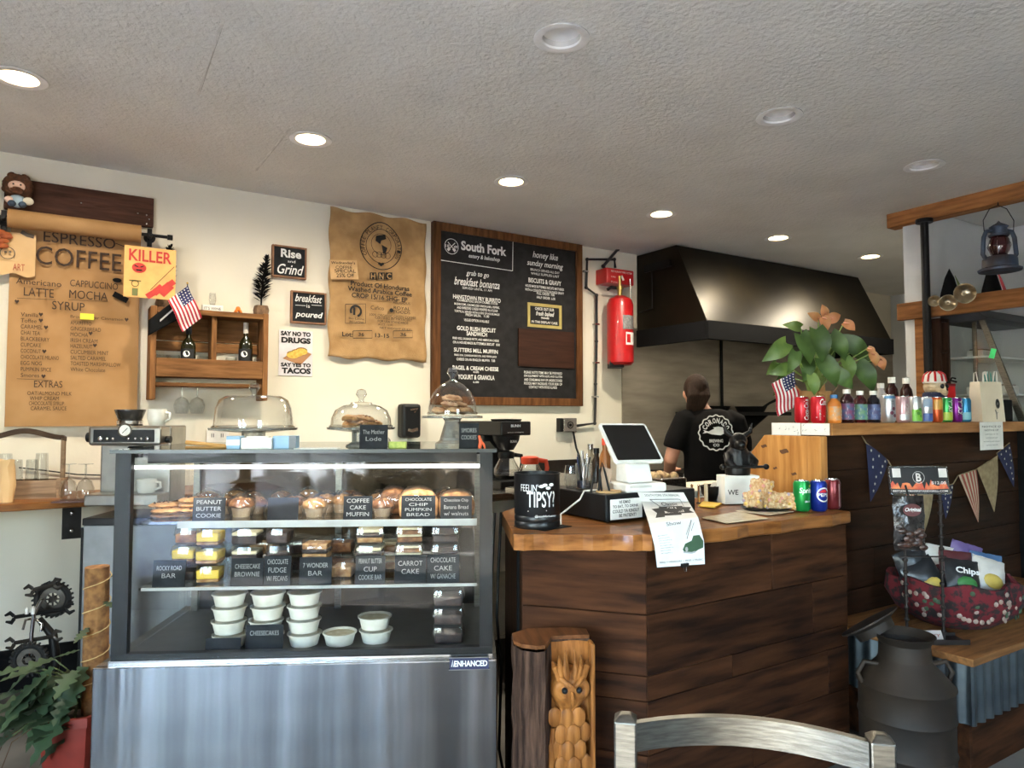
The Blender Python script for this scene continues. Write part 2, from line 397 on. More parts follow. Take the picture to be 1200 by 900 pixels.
names = ['far left end of the lit row', 'second of the lit row, above the coffee sack', 'third of the lit row, above the menu board', 'fourth of the lit row, left of the hood front', 'fifth of the lit row, above the hood', 'last of the lit row, by the wooden beam']
for p, s in zip(LIT, names): downlight(p, True, 'lit warm recessed ceiling light, ' + s)
for p, s in zip(UNLIT, ['largest and nearest, top middle of the ceiling', 'middle of the three unlit ones', 'near the wooden ceiling beam']): downlight(p, False, 'unlit white recessed ceiling light, ' + s)
# ================================================================== things on the back wall
class Pan:
    def __init__(s, name, label, cat, x0, y0, x1, y1, off=0.0, group=None):
        s.off = off; a = onY(x0, y0, WALLY - off); b = onY(x1, y1, WALLY - off)
        s.cx = (a.x + b.x) / 2; s.zb = b.z; s.w = b.x - a.x; s.h = a.z - b.z
        s.o = T(name, label, cat, (s.cx, WALLY - off, s.zb), (PI / 2, 0, 0), group) if label else None
        s.x0, s.x1 = -s.w / 2, s.w / 2
    def p(s, px, py): a = onY(px, py, WALLY - s.off); return (a.x - s.cx, a.z - s.zb)
    def line(s, mb, txt, xl, yb, xr, hpx, bold=0, shear=0, z=.002):
        a = onY(xl, yb, WALLY - s.off); b = onY(xr, yb, WALLY - s.off); h = m2(hpx, a)
        mb.fit(txt, a.x - s.cx, b.x - s.cx, a.z - s.zb, a.z - s.zb + h, z, shear, bold)
    def frame(s, w, th, mat, name='frame', z0=0.0):
        for nm, (a, b, c, d) in (('l', (s.x0, s.x0 + w, 0, s.h)), ('r', (s.x1 - w, s.x1, 0, s.h)), ('t', (s.x0 + w, s.x1 - w, s.h - w, s.h)), ('b', (s.x0 + w, s.x1 - w, 0, w))):
            MB().bb(a, b, c, d, z0, z0 + th).build(name, mat, s.o, bev=.003)

WALNUT = wood('walnut_frame', (112, 74, 44), (74, 46, 26), 'y', .55, rnd=True)
PALLET = wood('pallet_wood', (150, 106, 66), (96, 64, 38), 'x', .75, rnd=True)
PALLETV = wood('pallet_wood_upright', (146, 102, 62), (96, 64, 38), 'z', .75, rnd=True)
DKBOARD = wood('dark_stained_board', (84, 56, 44), (50, 32, 26), 'x', .7)

# ---- kraft menu with roll
P = Pan('kraft_paper_menu', 'long brown kraft paper coffee menu hanging from the roll at far left', 'menu', 13, 262, 160, 499, .03)
def fsheet(u, v):
    x = P.x0 + P.w * u; y = P.h * v
    return (x, y, .004 + .012 * math.sin(v * 5 + u * 2) * (1 - v) + .004 * math.sin(u * 9 + v * 3))
MB().grid(fsheet, 16, 24).build('sheet', KRAFT, P.o, smooth=60)
mb = MB(); L = lambda *a, **k: P.line(mb, *a, z=.022, **k)
L('ESPRESSO', 51, 284, 135, 13); L('COFFEE', 42, 310, 142, 22)
L('Americano', 19, 333, 72, 7); L('CAPPUCCINO', 82, 336, 138, 8); L('LATTE', 28, 347, 63, 10); L('MOCHA', 81, 350, 126, 10); L('SYRUP', 61, 363, 99, 10)
left = ['Vanilla', 'Toffee', 'CARAMEL', 'CHAI TEA', 'BLACKBERRY', 'CUPCAKE', 'COCONUT', 'CHOCOLATE MILANO', 'EGG NOG', 'PUMPKIN SPICE', 'Smores']
lx = [45, 43, 50, 47, 58, 48, 48, 69, 49, 60, 46]
for i, s in enumerate(left): L(s, 24.5, 371 + i * 7.1, lx[i], 4.6)
right = [('Brown Sugar Cinnamon', 144), ('AMARETTO', 107), ('GINGERBREAD', 118), ('MOCHA', 103), ('IRISH CREAM', 114), ('HAZELNUT', 108), ('CUCUMBER MINT', 127), ('SALTED CARAMEL', 124), ('TOASTED MARSHMALLOW', 141), ('White Chocolate', 123)]
for i, (s, xr) in enumerate(right): L(s, 82.5, 374 + i * 6.8, xr, 4.6)
L('EXTRAS', 40, 454, 73, 8)
for i, (s, a, b) in enumerate([('OAT/ALMOND MILK', 32, 84), ('WHIP CREAM', 35, 69), ('CHOCOLATE SYRUP', 34, 75), ('CARAMEL SAUCE', 36, 78)]): L(s, a, 463 + i * 5.9, b, 4.4)
def wl(a, b, w=.004):
    mb.stroke([P.p(*a), P.p(*b)], w, .022)
wl((135, 286), (146, 290)); wl((20, 350), (65, 352), .002); wl((80, 352), (126, 354), .002); wl((20, 444), (62, 446), .002)
mb.build('lettering', INKB, P.o)
hb = MB()
for px, py in ((48, 369), (48, 376), (54, 384), (52, 412), (51, 441), (106, 391), (111, 405), (148, 375), (20, 354)):
    x, y = P.p(px, py); r = .010; hb.poly([(x, y - r * 1.2, .022), (x + r, y + r * .2, .022), (x + r * .5, y + r, .022), (x, y + r * .4, .022), (x - r * .5, y + r, .022), (x - r, y + r * .2, .022)])
hb.build('heart_marks', INKB, P.o)
gl = MB(); x, y = P.p(137, 329); gl.sph((x, y, .02), (.022, .012, .005)); x, y = P.p(141, 349); gl.box((x, y, .022), (.075, .03, .004), (0, 0, -.45))
gl.build('black_stickers', BLKM, P.o)
st = Pan('sticky_note', 'yellow sticky note stuck on the kraft coffee menu', 'sticky note', 94, 367, 110, 375, .055)
MB().bb(st.x0, st.x1, 0, st.h, 0, .002).build('note_sheet', mk('yellow_note', (238, 232, 70), .8), st.o)
# dark board with rod, brackets and paper roll
P = Pan('roll_holder_board', 'dark stained plank holding the kraft paper roll on an iron pipe', 'roll holder', 6, 209, 179, 268, .0)
MB().bb(P.x0, P.x1, 0, P.h, 0, .035).build('plank', DKBOARD, P.o, bev=.004)
sc_ = MB()
for px, py in ((95, 240), (161, 252), (171, 254), (171, 264), (174, 259)):
    x, y = P.p(px, py); sc_.sph((x, y, .036), (.005, .005, .003), 8, 4)
sc_.build('screw_heads', STEEL, P.o)
a = onY(0, 261.5, WALLY - .11); b = onY(201, 272, WALLY - .11); zr = (a.z + b.z) / 2
yl = zr - P.zb
MB().tube([(a.x - P.cx - .25, yl, .11), (b.x - P.cx, yl, .11)], .009, 10).build('pipe_rod', IRON, P.o, smooth=40)
MB().tube([(b.x - P.cx - .02, yl, .11), (b.x - P.cx + .006, yl, .11)], .015, 10).build('pipe_cap', IRON, P.o, smooth=40)
for px in (4, 176):
    x = onY(px, 262, WALLY - .06).x - P.cx
    m = MB(); m.bb(x - .012, x + .012, yl - .05, yl + .05, .0355, .05); m.tube([(x, yl, .045), (x, yl, .125)], .01, 10); m.lathe([(0, 0), (.03, 0), (.03, .008), (0, .008)], 16, (x, yl, .0355))
    m.build('pipe_flange', IRON, P.o, smooth=40)
q0 = onY(9, 256, WALLY - .11).x; q1 = onY(165, 274, WALLY - .11).x
pr = T('kraft_paper_roll', 'thick roll of brown kraft paper on the iron pipe above the coffee menu', 'paper roll', ((q0 + q1) / 2, WALLY - .11, zr), (0, 0, 0))
MB().lathe([(.012, -(q1 - q0) / 2), (.046, -(q1 - q0) / 2), (.046, (q1 - q0) / 2), (.012, (q1 - q0) / 2)], 28).build('paper_roll_body', KRAFT, pr, rot=(0, PI / 2, 0), smooth=40)
# picture sheet beside it, half out of frame
P = Pan('kraft_paper_drawing', 'smaller torn kraft sheet with doodles left of the coffee menu heading', 'drawing', -22, 268, 41, 324, .06)
def fd(u, v):
    return (P.x0 + P.w * u, P.h * v + (.008 * math.sin(u * 13) if v < .5 else 0), .006 * math.sin(u * 5 + v * 4))
MB().grid(fd, 14, 10).build('sheet', mk('kraft_pale', (216, 180, 130), .8, col2=(204, 166, 116), scale=6), P.o, smooth=60)
mb = MB(); cx, cy = P.p(9, 297); mb.ring(cx, cy, .03, .004, .012); mb.disc(cx - .008, cy + .004, .006, .012); mb.disc(cx + .01, cy + .006, .006, .012)
mb.stroke([P.p(25, 272), P.p(32, 276), P.p(40, 278)], .02, .012)
mb.build('ink_doodle', mk('grey_ink', (96, 84, 70), .8), P.o)
mb = MB(); P.line(mb, 'ART', 15, 317, 29, 8, z=.012); mb.build('red_lettering', mk('faded_red_ink', (176, 84, 62), .8), P.o)
mb = MB()
for k in range(9): mb.sph((P.p(3 + random.uniform(-6, 8), 278 + random.uniform(-8, 8))[0], P.p(0, 280 + random.uniform(-8, 10))[1], .02), (.03, .014, .008), 8, 5)
mb.build('orange_leaf_cluster', mk('rust_orange', (176, 92, 42), .8, col2=(130, 60, 26), scale=30), P.o, smooth=60)

# ---- plush doll on the board
pl = onY(20, 243, WALLY - .1)
D = T('plush_doll', 'small plush doll with curly brown hair and beard on the dark roll board', 'doll', pl, (0, 0, .05))
HAIRB = mk('plush_brown_hair', (104, 62, 34), .95, col2=(70, 40, 22), scale=60, bump=.8)
SKIN = mk('plush_skin', (236, 196, 172), .8)
mb = MB(); mb.sph((0, 0, .105), (.066, .05, .062), 16, 12); mb.jit(0, .003)
for k in range(26):
    w = random.uniform(0, 2 * PI); h = random.uniform(.07, .16); r = .055 * math.sqrt(max(0, 1 - ((h - .105) / .062) ** 2)); mb.sph((r * math.cos(w), abs(r * .8 * math.sin(w)) * .9, h), .017, 8, 6)
mb.build('hair', HAIRB, D, smooth=60)
MB().sph((-.004, -.046, .095), (.036, .016, .027), 14, 10).build('face', SKIN, D, smooth=60)
mb = MB(); mb.sph((-.004, -.05, .072), (.032, .014, .018), 14, 8); mb.sph((-.004, -.06, .084), (.018, .006, .005), 10, 6); mb.build('beard', HAIRB, D, smooth=60)
mb = MB(); mb.sph((-.018, -.062, .1), .0045, 8, 6); mb.sph((.012, -.062, .1), .0045, 8, 6); mb.build('eyes', BLACK, D)
MB().sph((0, -.01, .03), (.036, .03, .034), 14, 10).build('body', mk('pale_blue_cloth', (178, 202, 216), .9), D, smooth=60)
mb = MB(); mb.sph((-.034, -.025, .028), (.02, .02, .017)); mb.build('arm', SKIN, D, smooth=60)
for sx in (-1, 1): MB().sph((.022 * sx, -.045, .006), (.018, .03, .015), 10, 8).build('leg', mk('denim_plush', (70, 86, 104), .9), D, smooth=60)
mb = MB(); mb.sph((.045, -.035, .03), (.024, .016, .02)); mb.build('toy_palette', mk('cream_felt', (232, 222, 200), .9), D, smooth=60)

# ---- painted card, shelf and what stands on it
SY = .16
sh = Pan('wall_shelf', None, None, 176.5, 357, 315, 466, SY)
tl = onY(177, 357.5, WALLY - SY); br = onY(315, 372, WALLY - SY); bl = onY(176, 468, WALLY - SY)
SX0, SX1, SZ1, SZ0 = tl.x, br.x, tl.z, bl.z
zs = onY(190, 441, WALLY - SY).z; zfr = onY(190, 419, WALLY - SY).z; zrail = onY(190, 452, WALLY - SY).z
W = T('wall_shelf', 'rustic pallet wood wall shelf with glass rack below, right of coffee menu', 'shelf', ((SX0 + SX1) / 2, WALLY, SZ0), 0)
ox, oz = (SX0 + SX1) / 2, SZ0
def wb(nm, x0, x1, y0, y1, z0, z1, mat): MB().bb(x0 - ox, x1 - ox, -y1, -y0, z0 - oz, z1 - oz).build(nm, mat, W, bev=.003)
wb('side_board', SX0, SX0 + .03, 0, SY, SZ0, SZ1, PALLETV); wb('side_board', SX1 - .03, SX1, 0, SY, SZ0, SZ1, PALLETV)
wb('top_board', SX0 + .03, SX1 - .03, 0, SY, SZ1 - .035, SZ1 - .005, PALLET)
wb('shelf_board', SX0 + .03, SX1 - .03, 0, SY - .02, zs, zs + .02, PALLET)
wb('front_board', SX0 + .031, SX1 - .031, SY - .02, SY, zs, zfr, PALLET)
xd = onY(250, 390, WALLY - .1).x
wb('divider', xd - .014, xd + .014, 0.02, SY - .025, zs + .02, SZ1 - .035, PALLETV)
wb('back_slat', SX0 + .03, SX1 - .03, 0, .018, SZ1 - .17, SZ1 - .036, PALLET)
wb('back_slat', SX0 + .03, SX1 - .03, 0, .018, SZ1 - .23, SZ1 - .175, PALLET)
wb('glass_rail', SX0 + .03, SX1 - .03, SY - .05, SY - .02, zrail, zrail + .02, PALLET)
wb('glass_rail', SX0 + .03, SX1 - .03, .02, .05, zrail, zrail + .02, PALLET)
for k in range(4): wb('rail_prong', SX0 + .08 + k * .12, SX0 + .1 + k * .12, .051, SY - .051, zrail, zrail + .012, PALLET)
SF = zs + .02
def tumbler(label, loc, r, h, group='stemless glasses on the wall shelf', n=20):
    t = T('drinking_glass', label, 'glass', loc, 0, group)
    MB().lathe([(0, .004), (r * .75, .004), (r, h * .4), (r * .98, h * .6), (r * .82, h)], n).build('bowl', CUPGL, t, smooth=60)
    MB().lathe([(0, 0), (r * .7, 0), (r * .75, .004), (0, .004)], n).build('base', CUPGL, t, smooth=30)
    return t
for px, s in ((190, 'left end of the wall shelf'), (204, 'second from the left on the wall shelf'), (238, 'right of the dark bottle on the wall shelf'), (271, 'left of the wine bottle on the wall shelf'), (304, 'right end of the wall shelf')):
    p = onY(px, 400, WALLY - .07); tumbler('clear stemless wine glass, ' + s, (p.x, WALLY - .075, SF), .036, .105)
def bottle(name, label, loc, h, r, body, cap, lab, lettering=None, neck=.33):
    t = T(name, label, 'bottle', loc, -TH * .7)
    MB().lathe([(0, 0), (r, 0), (r, h * .56), (r * .85, h * .64), (r * neck, h * .74), (r * neck, h * .93), (0, h * .93)], 20).build('bottle_body', body, t, smooth=45)
    MB().lathe([(0, h), (r * neck * 1.12, h), (r * neck * 1.12, h * .8), (0, h * .8)], 16).build('capsule', cap, t, smooth=45)
    m = MB(); m.grid(lambda u, v: (r * 2.2 * (u - .5), h * (.1 + .4 * v), .0012), 12, 2); m.wrap(0, r); m.build('paper_label', lab, t, smooth=60)
    m = MB(); m.disc(0, h * .4, r * .45, .0022); m.rect(-r * .6, r * .6, h * .2, h * .26, .0022); m.rect(-r * .4, r * .4, h * .14, h * .17, .0022); m.wrap(0, r); m.build('label_print', PAPER, t)
    return t
DKGL = mk('dark_green_bottle', (34, 34, 18), .08, coat=.5); BLKLAB = mk('black_label', (26, 26, 28), .7)
p = onY(288, 400, WALLY - .08); bottle('wine_bottle', 'dark green wine bottle with black label and pale capsule on wall shelf', (p.x, WALLY - .08, SF), .31, .039, DKGL, mk('pale_capsule', (206, 198, 186), .4), BLKLAB)
p = onY(221, 400, WALLY - .08); bottle('wine_bottle', 'black labelled wine bottle half hidden behind the small flags on wall shelf', (p.x, WALLY - .08, SF), .28, .039, DKGL, BLKM, BLKLAB)
p = onY(255, 412, WALLY - .09); sp = T('smart_speaker', 'small white cube camera with black face between the shelf glasses', 'camera', (p.x, WALLY - .09, SF), -TH)
MB().bb(-.035, .035, -.03, .03, 0, .065).build('case', WHITE, sp, bev=.012); MB().bb(-.03, .01, -.034, -.0305, .012, .055).build('face', BLACK, sp, bev=.002)
# upturned stem glasses on the rail
for px, s in ((213, 'left one'), (231, 'right one')):
    p = onY(px, 458, WALLY - .09); t = T('stem_glass', 'clear wine glass hanging upside down under the wall shelf, ' + s, 'glass', (p.x, WALLY - .1, zrail - .15), 0, 'hanging wine glasses')
    MB().lathe([(.031, 0), (.04, .03), (.042, .05), (.03, .08), (.008, .092)], 20).build('bowl', CUPGL, t, smooth=60)
    MB().tube([(0, 0, .09), (0, 0, .165)], .0045, 8).build('stem', CUPGL, t, smooth=60)
    MB().lathe([(0, .172), (.034, .172), (.034, .169), (0, .165)], 20).build('foot', CUPGL, t, smooth=60)
# on top of the shelf
ST = SZ1 - .005
def spiky(label, loc, lean, h):
    t = T('spiky_plant', label, 'decoration', loc, 0)
    MB().lathe([(0, 0), (.036, 0), (.042, .035), (.036, .06), (0, .058)], 14, sq=5).build('wood_pot', mk('bark_pot', (120, 92, 66), .85, col2=(84, 62, 44), scale=40, bump=.5), t, smooth=30)
    pts = [(lean * (k / 6) ** 2, 0, .055 + h * k / 6) for k in range(7)]
    MB().tube(pts, .005, 6).build('stem', BLKM, t)
    m = MB()
    for k in range(170):
        s = random.uniform(.12, 1); a = random.uniform(0, 2 * PI); x = lean * s * s; z = .055 + h * s; r = .05 * math.sin(PI * min(1, .18 + s * .8)) + .012
        tip = Vector((x + r * math.cos(a), r * math.sin(a), z + .02)); b = Vector((x, 0, z - .012)); sd = Vector((-math.sin(a), math.cos(a), 0)) * .006
        mid = (tip + b) / 2 + Vector((0, 0, .006)); m.add([b, mid + sd, tip, mid - sd], [(0, 1, 2), (0, 2, 3)])
    tag(m.build('bristle_leaves', BLKM, t), kind='stuff')
p = onY(306, 360, WALLY - .08); spiky('black spiky bottlebrush plant in bark pot, right end of wall shelf', (p.x, WALLY - .08, ST), .03, .30)
p = onY(192, 355, WALLY - .06); spiky('black spiky bottlebrush plant mostly hidden behind the red KILLER card', (p.x, WALLY - .05, ST), .03, .30)
kp = onY(175, 352, WALLY - .15)
P = Pan('painted_card', 'orange card painted KILLER in red letters leaning at left end of shelf', 'painting', 146, 287, 205, 352, .175)
MB().bb(P.x0, P.x1, 0, P.h, 0, .004).build('card', mk('orange_card', (232, 176, 104), .8), P.o)
m = MB(); P.line(m, 'KILLER', 151, 305, 201, 14, bold=.02, z=.006); x, y = P.p(163, 314); m.disc(x, y, .034, .006, sy=.8)
for a, b, w in (((172, 348), (182, 342), .03), ((180, 344), (190, 336), .035), ((188, 345), (200, 334), .045), ((192, 338), (204, 330), .03)): m.stroke([P.p(*a), P.p(*b)], w, .0062 + .0006 * a[0] / 20 - .005)
m.build('red_paint_strokes', mk('red_marker', (196, 60, 52), .8), P.o)
m = MB(); x, y = P.p(163, 314); m.stroke([(x - .022, y + .012), (x - .006, y + .004)], .005, .008); m.stroke([(x + .022, y + .012), (x + .006, y + .004)], .005, .008); m.rect(x - .014, x + .014, y - .016, y - .009, .008); m.stroke([P.p(204, 313), P.p(176, 340)], .003, .008)
m.build('dark_strokes', INK, P.o)
m = MB(); x, y = P.p(158, 340); m.rect(x - .014, x + .014, y - .03, y + .01, .007); m.ring(x, y + .035, .016, .004, .007); m.stroke([(x - .028, y + .05), (x + .028, y + .05)], .006, .007); m.build('green_figure', mk('olive_marker', (108, 110, 62), .8), P.o)
p = onY(249, 352, WALLY - .09); sgn = T('small_block_sign', 'small white block sign with black words standing on top of the wall shelf', 'sign', (p.x, WALLY - .09, ST), (PI / 2, 0, 0))
MB().bb(-.055, .055, 0, .04, -.012, .012).build('block', WHITE, sgn, bev=.002); m = MB(); m.fit("IT'S WINE", -.045, .045, .012, .028, .0126); m.build('lettering', INK, sgn)
tumbler('clear shot glass on top of the small white block sign', (p.x, WALLY - .09, ST + .0405), .02, .07, 'glass on the block sign')
p = onY(279, 366, WALLY - .12); oc = T('octopus_figurine', 'tiny orange octopus figurine on top of the wall shelf', 'figurine', (p.x, WALLY - .12, ST), 0)
ORG = mk('orange_toy', (224, 120, 34), .5); MB().sph((0, 0, .026), (.014, .014, .015)).build('head', ORG, oc, smooth=60)
for k in range(6): w = 2 * PI * k / 6; MB().tube([(0, 0, .016), (.014 * math.cos(w), .014 * math.sin(w), .018), (.022 * math.cos(w), .022 * math.sin(w), .003)], [.006, .005, .003], 6).build('arm', ORG, oc, smooth=60)

# ---- small flags on sticks
def usflag(parent, w, h, drape=.25, name='flag_cloth'):
    # canton at top-left, stripes along x; cloth hangs from its left edge
    def pos(u, v):
        x = w * u; y = -h * v; return Vector((x * (1 - drape * .4), .012 * math.sin(u * 7 + v * 2), y - drape * x))
    REDC = mk('flag_red', (178, 34, 52), .85); WHC = mk('flag_white', (236, 232, 228), .85); BLC = mk('flag_navy', (44, 48, 92), .85)
    cloth = MB(); cloth.grid(lambda u, v: pos(u, v), 16, 13); c = cloth.build(name, WHC, parent, smooth=60)
    r = MB()
    for k in range(0, 13, 2):
        for sgn in (1, -1):
            r.grid(lambda u, v, k=k, sgn=sgn: pos(u, (k + v) / 13) + Vector((0, -.0012 * sgn, 0)), 16, 1)
    r.build('red_stripes', REDC, c, smooth=60)
    b = MB(); [b.grid(lambda u, v, sgn=sgn: pos(u * .42, v * 7 / 13) + Vector((0, -.002 * sgn, 0)), 8, 6) for sgn in (1, -1)]
    b.build('canton', BLC, c, smooth=60)
    s = MB()
    for i in range(5):
        for j in range(4):
            q = pos(.42 * (i + .5) / 5, 7 / 13 * (j + .5) / 4); 
            for sgn in (1, -1): s.poly([(q.x + .0035 * math.cos(a * 2 * PI / 5), q.y - .003 * sgn, q.z + .0035 * math.sin(a * 2 * PI / 5)) for a in range(5)])
    s.build('stars', WHC, c)
    return c
fl = onY(216, 350, WALLY - .17)
t = T('small_american_flag', 'small American flag on a stick hanging over the wall shelf', 'flag', (fl.x, WALLY - .2, ST - .03), (0, 0, 0))
MB().tube([(.04, .035, -.1), (.01, .0, .16)], .003, 6).build('stick', BLACK, t)
MB().sph((.01, 0, .165), .006, 8, 6).build('finial', mk('gold', (190, 150, 60), .3, .8), t)
cl = usflag(t, .19, .13, .3); cl.rotation_euler = (0, math.radians(48), 0); cl.location = (.012, -.006, .15)
cl.scale = (1.05, 1, 1)
t2 = T('small_black_flag', 'small black flag with grey emblem draped behind the American flag', 'flag', (fl.x - .05, WALLY - .175, ST - .03), (0, 0, 0))
MB().tube([(.05, .01, -.06), (.045, 0, .12)], .003, 6).build('stick', BLACK, t2)
MB().grid(lambda u, v: (.045 - .17 * u, -.006 + .008 * math.sin(u * 6), .11 - .13 * v * (1 - .35 * u) - .16 * u), 12, 8).build('flag_cloth', BLKM, t2, smooth=60, solid=.001)
m = MB(); m.grid(lambda u, v: (.0 - .07 * u, -.012 + .008 * math.sin((.27 + u * .4) * 6), .03 - .012 * v - .075 * u), 6, 1); m.build('emblem', mk('flag_grey', (176, 176, 176), .8), t2)

# ---- framed signs
def framed(label, x0, y0, x1, y1, lines, off=.025):
    P = Pan('framed_sign', label, 'sign', x0, y0, x1, y1, off)
    MB().bb(P.x0 + .006, P.x1 - .006, .006, P.h - .006, -.022, 0).build('panel', CHALK, P.o)
    P.frame(.011, .03, mk('thin_wood_frame', (150, 106, 74), .6, col2=(110, 76, 52), stretch=(1, 1, 1)), z0=-.022)
    m = MB()
    for s, a, b, c, h, bold, shear in lines: P.line(m, s, a, b, c, h, bold, shear)
    return P, m
P, m = framed('square black framed sign reading Rise and Grind', 319, 286, 359, 328, [('Rise', 329, 301, 353, 10, .03, 0), ('and', 337, 307.5, 346, 3, 0, 0), ('Grind', 323.5, 320, 353, 12, .01, .25)])
m.build('lettering', CHALKW, P.o)
P, m = framed('square black framed sign reading breakfast is poured', 341, 340, 382, 381, [('breakfast', 345.5, 353, 376, 9, .01, .25), ('is', 359, 360.5, 363, 4, 0, 0), ('poured', 346, 373, 376, 9, .02, .25)])
for a, b in ((346, 358), (365, 377)): m.stroke([P.p(a, 357.5), P.p(b, 358.3)], .003, .002)
m.build('lettering', CHALKW, P.o)
# tacos tin sign
P = Pan('tin_sign', 'white tin sign SAY NO TO DRUGS SAY YES TO TACOS', 'sign', 327, 386, 366, 441, .006)
MB().bb(P.x0, P.x1, 0, P.h, -.003, 0).build('plate', mk('tin_white', (226, 220, 222), .4), P.o, bev=.001)
m = MB()
for s, a, b, c, h in (('SAY NO TO', 329, 393, 364, 5.5), ('DRUGS', 329.5, 401.5, 364, 7), ('SAY YES TO', 329, 429.5, 364, 4.8), ('TACOS', 330, 437.5, 364, 7)): P.line(m, s, a, b, c, h, .055)
m.build('lettering', INK, P.o)
m = MB(); m.poly([(*P.p(331, 420), .002), (*P.p(352, 428), .002), (*P.p(365, 415), .002), (*P.p(350, 408), .002)]); m.build('printed_board', mk('print_brown', (176, 126, 84), .6), P.o)
for i, (px, py) in enumerate(((343, 416), (348, 414), (353, 412))):
    x, y = P.p(px, py); m = MB(); m.disc(x, y, .035, .003 + i * .001, sx=1.1, sy=.62); m.build('printed_taco', mk('print_yellow', (232, 194, 92), .6, col2=(210, 164, 62), scale=60), P.o)
    m = MB(); m.ring(x, y + .004, .033, .007, .0035 + i * .001, 14, 1.05, .55, .2, PI - .2); m.build('printed_filling', mk('print_green', (120, 120, 52), .6, col2=(150, 84, 44), scale=90), P.o)

# ---- coffee sack
BURLAP = mk('burlap', (182, 145, 98), .95, col2=(158, 122, 78), scale=9, bump=.5, bscale=260)
P = Pan('coffee_sack', 'large brown burlap coffee sack hanging on the cream wall', 'sack', 386, 243, 498, 424, .02)
MB().grid(lambda u, v: (P.x0 + P.w * u + .006 * math.sin(v * 21) * (1 if u in (0, 1) else 0), P.h * v + .008 * math.sin(u * 17 + 1) * (1 if v in (0, 1) else .3), .004 + .006 * math.sin(u * 8 + v * 3) + .010 * max(0, .25 - v) * math.sin(u * 14 + v * 20) * 3), 30, 44).build('sack_cloth', BURLAP, P.o, smooth=70, solid=.003)
z = lambda zx, zy: (370 + zx / 4.5, 230 + zy / 4.5)
m = MB()
cx, cy = P.p(*z(338, 270)); r = m2(24.5, onY(445, 290)); ZS = .024
for sc_r, w in ((1.05, .006), (.76, .004)):
    pts = []
    for k in range(41):
        a = 2 * PI * k / 40; rr = r * sc_r * (1 + .12 * max(0, math.sin(a)) ** 8 + .05 * max(0, -math.sin(a)) ** 4); pts.append((cx + rr * math.cos(a), cy + rr * math.sin(a)))
    m.stroke(pts, w, ZS)
m.arc('COFFEE PLANET CORPORATION', cx, cy, r * .92, r * .19, PI / 2, 4.3, ZS)
m.ring(cx, cy + r * .12, r * .5, .003, ZS)
m.poly([(cx - r * .25, cy + r * .5, ZS), (cx + r * .2, cy + r * .62, ZS), (cx + r * .25, cy + r * .4, ZS), (cx - .0, cy + r * .3, ZS), (cx - r * .05, cy + r * .12, ZS), (cx - r * .28, cy + r * .25, ZS)])
m.poly([(cx + r * .02, cy + r * .1, ZS), (cx + r * .32, cy - r * .02, ZS), (cx + r * .22, cy - r * .3, ZS), (cx + r * .1, cy - r * .32, ZS), (cx + r * .06, cy - r * .08, ZS)])
for dx in (-.3, -.1, .12, .33): m.ring(cx + dx * r, cy - r * .4, r * .14, .003, ZS, 12)
m.disc(cx, cy - r * .86, r * .08, ZS); m.disc(cx - r * .09, cy - r * .82, r * .06, ZS); m.disc(cx + r * .09, cy - r * .82, r * .06, ZS)
def zl(s, zx0, zy, zx1, zh, bold=0, shear=0):
    a = z(zx0, zy); b = z(zx1, zy); P.line(m, s, a[0], a[1], b[0], zh / 4.5, bold, shear, z=ZS)
zl('Product Of Honduras', 178, 472, 486, 26, .02); zl('Washed Arabica Coffee', 162, 500, 500, 26, .02); zl('CROP 15/16 SHG- EP', 183, 535, 476, 26, .02)
zl('Lot:', 133, 740, 188, 24, .02); zl('13-15', 306, 745, 380, 22, .02); zl('36', 218, 738, 248, 18, .02); zl('36', 438, 738, 470, 18, .02)
for s, a, b, c, h in (('Cafico', 283, 598, 352, 20), ('RELIGIOUS', 402, 568, 490, 13), ('ROYAL', 404, 598, 490, 17), ('FOODS', 404, 618, 490, 17), ('100% ORGANIC GREEN COFFEE', 278, 632, 520, 13), ('CERTIFIED BY MAYACERT', 306, 648, 500, 13), ('FOR USA STANDARDS', 320, 666, 480, 13), ('ACCT. 12345', 322, 682, 400, 11), ('NET WEIGHT 69 KG', 330, 700, 495, 11), ('Bio Latina', 168, 650, 248, 11), ('BIO LATINA', 172, 668, 246, 11)): zl(s, a, b, c, h)
m.disc(*P.p(*z(392, 604)), .014, ZS)
m.build('printed_lettering', INK, P.o)
m = MB()
def zrect(x0, y0, x1, y1, w=.004): m.stroke([P.p(*z(x0, y0)), P.p(*z(x1, y0 - 2)), P.p(*z(x1, y1)), P.p(*z(x0, y1)), P.p(*z(x0, y0))], w, ZS)
zrect(190, 712, 290, 750); zrect(402, 712, 502, 748); zrect(150, 572, 256, 672)
for a in (278, 322, 362):
    q = [P.p(*z(a, 405)), P.p(*z(a + 34, 405)), P.p(*z(a + 34, 442)), P.p(*z(a, 442))]; m.poly([(*c, ZS) for c in q][::-1])
m.ring(*P.p(*z(205, 608)), .034, .014, ZS, 20, 1, 1, -1.2, 3.6); m.stroke([P.p(*z(196, 588)), P.p(*z(196, 628))], .014, ZS)
m.build('printed_boxes', INK, P.o)
m = MB()
for s, a in (('H', 284), ('N', 328), ('C', 368)): P.line(m, s, z(a, 440)[0], z(a, 438)[1], z(a + 22, 440)[0], 30 / 4.5, .02, z=ZS + .001)
m.build('reversed_lettering', BURLAP, P.o)
nt_ = Pan('cardboard_note', 'small tilted cardboard note Wednesday coffee special pinned on the sack', 'note', 388, 303, 420, 329, .055)
nt_.o.rotation_euler = (PI / 2, -.1, 0)
MB().bb(nt_.x0, nt_.x1, 0, nt_.h, 0, .003).build('card', mk('cardboard_tan', (206, 166, 116), .85), nt_.o)
m = MB(); w, h = nt_.w, nt_.h
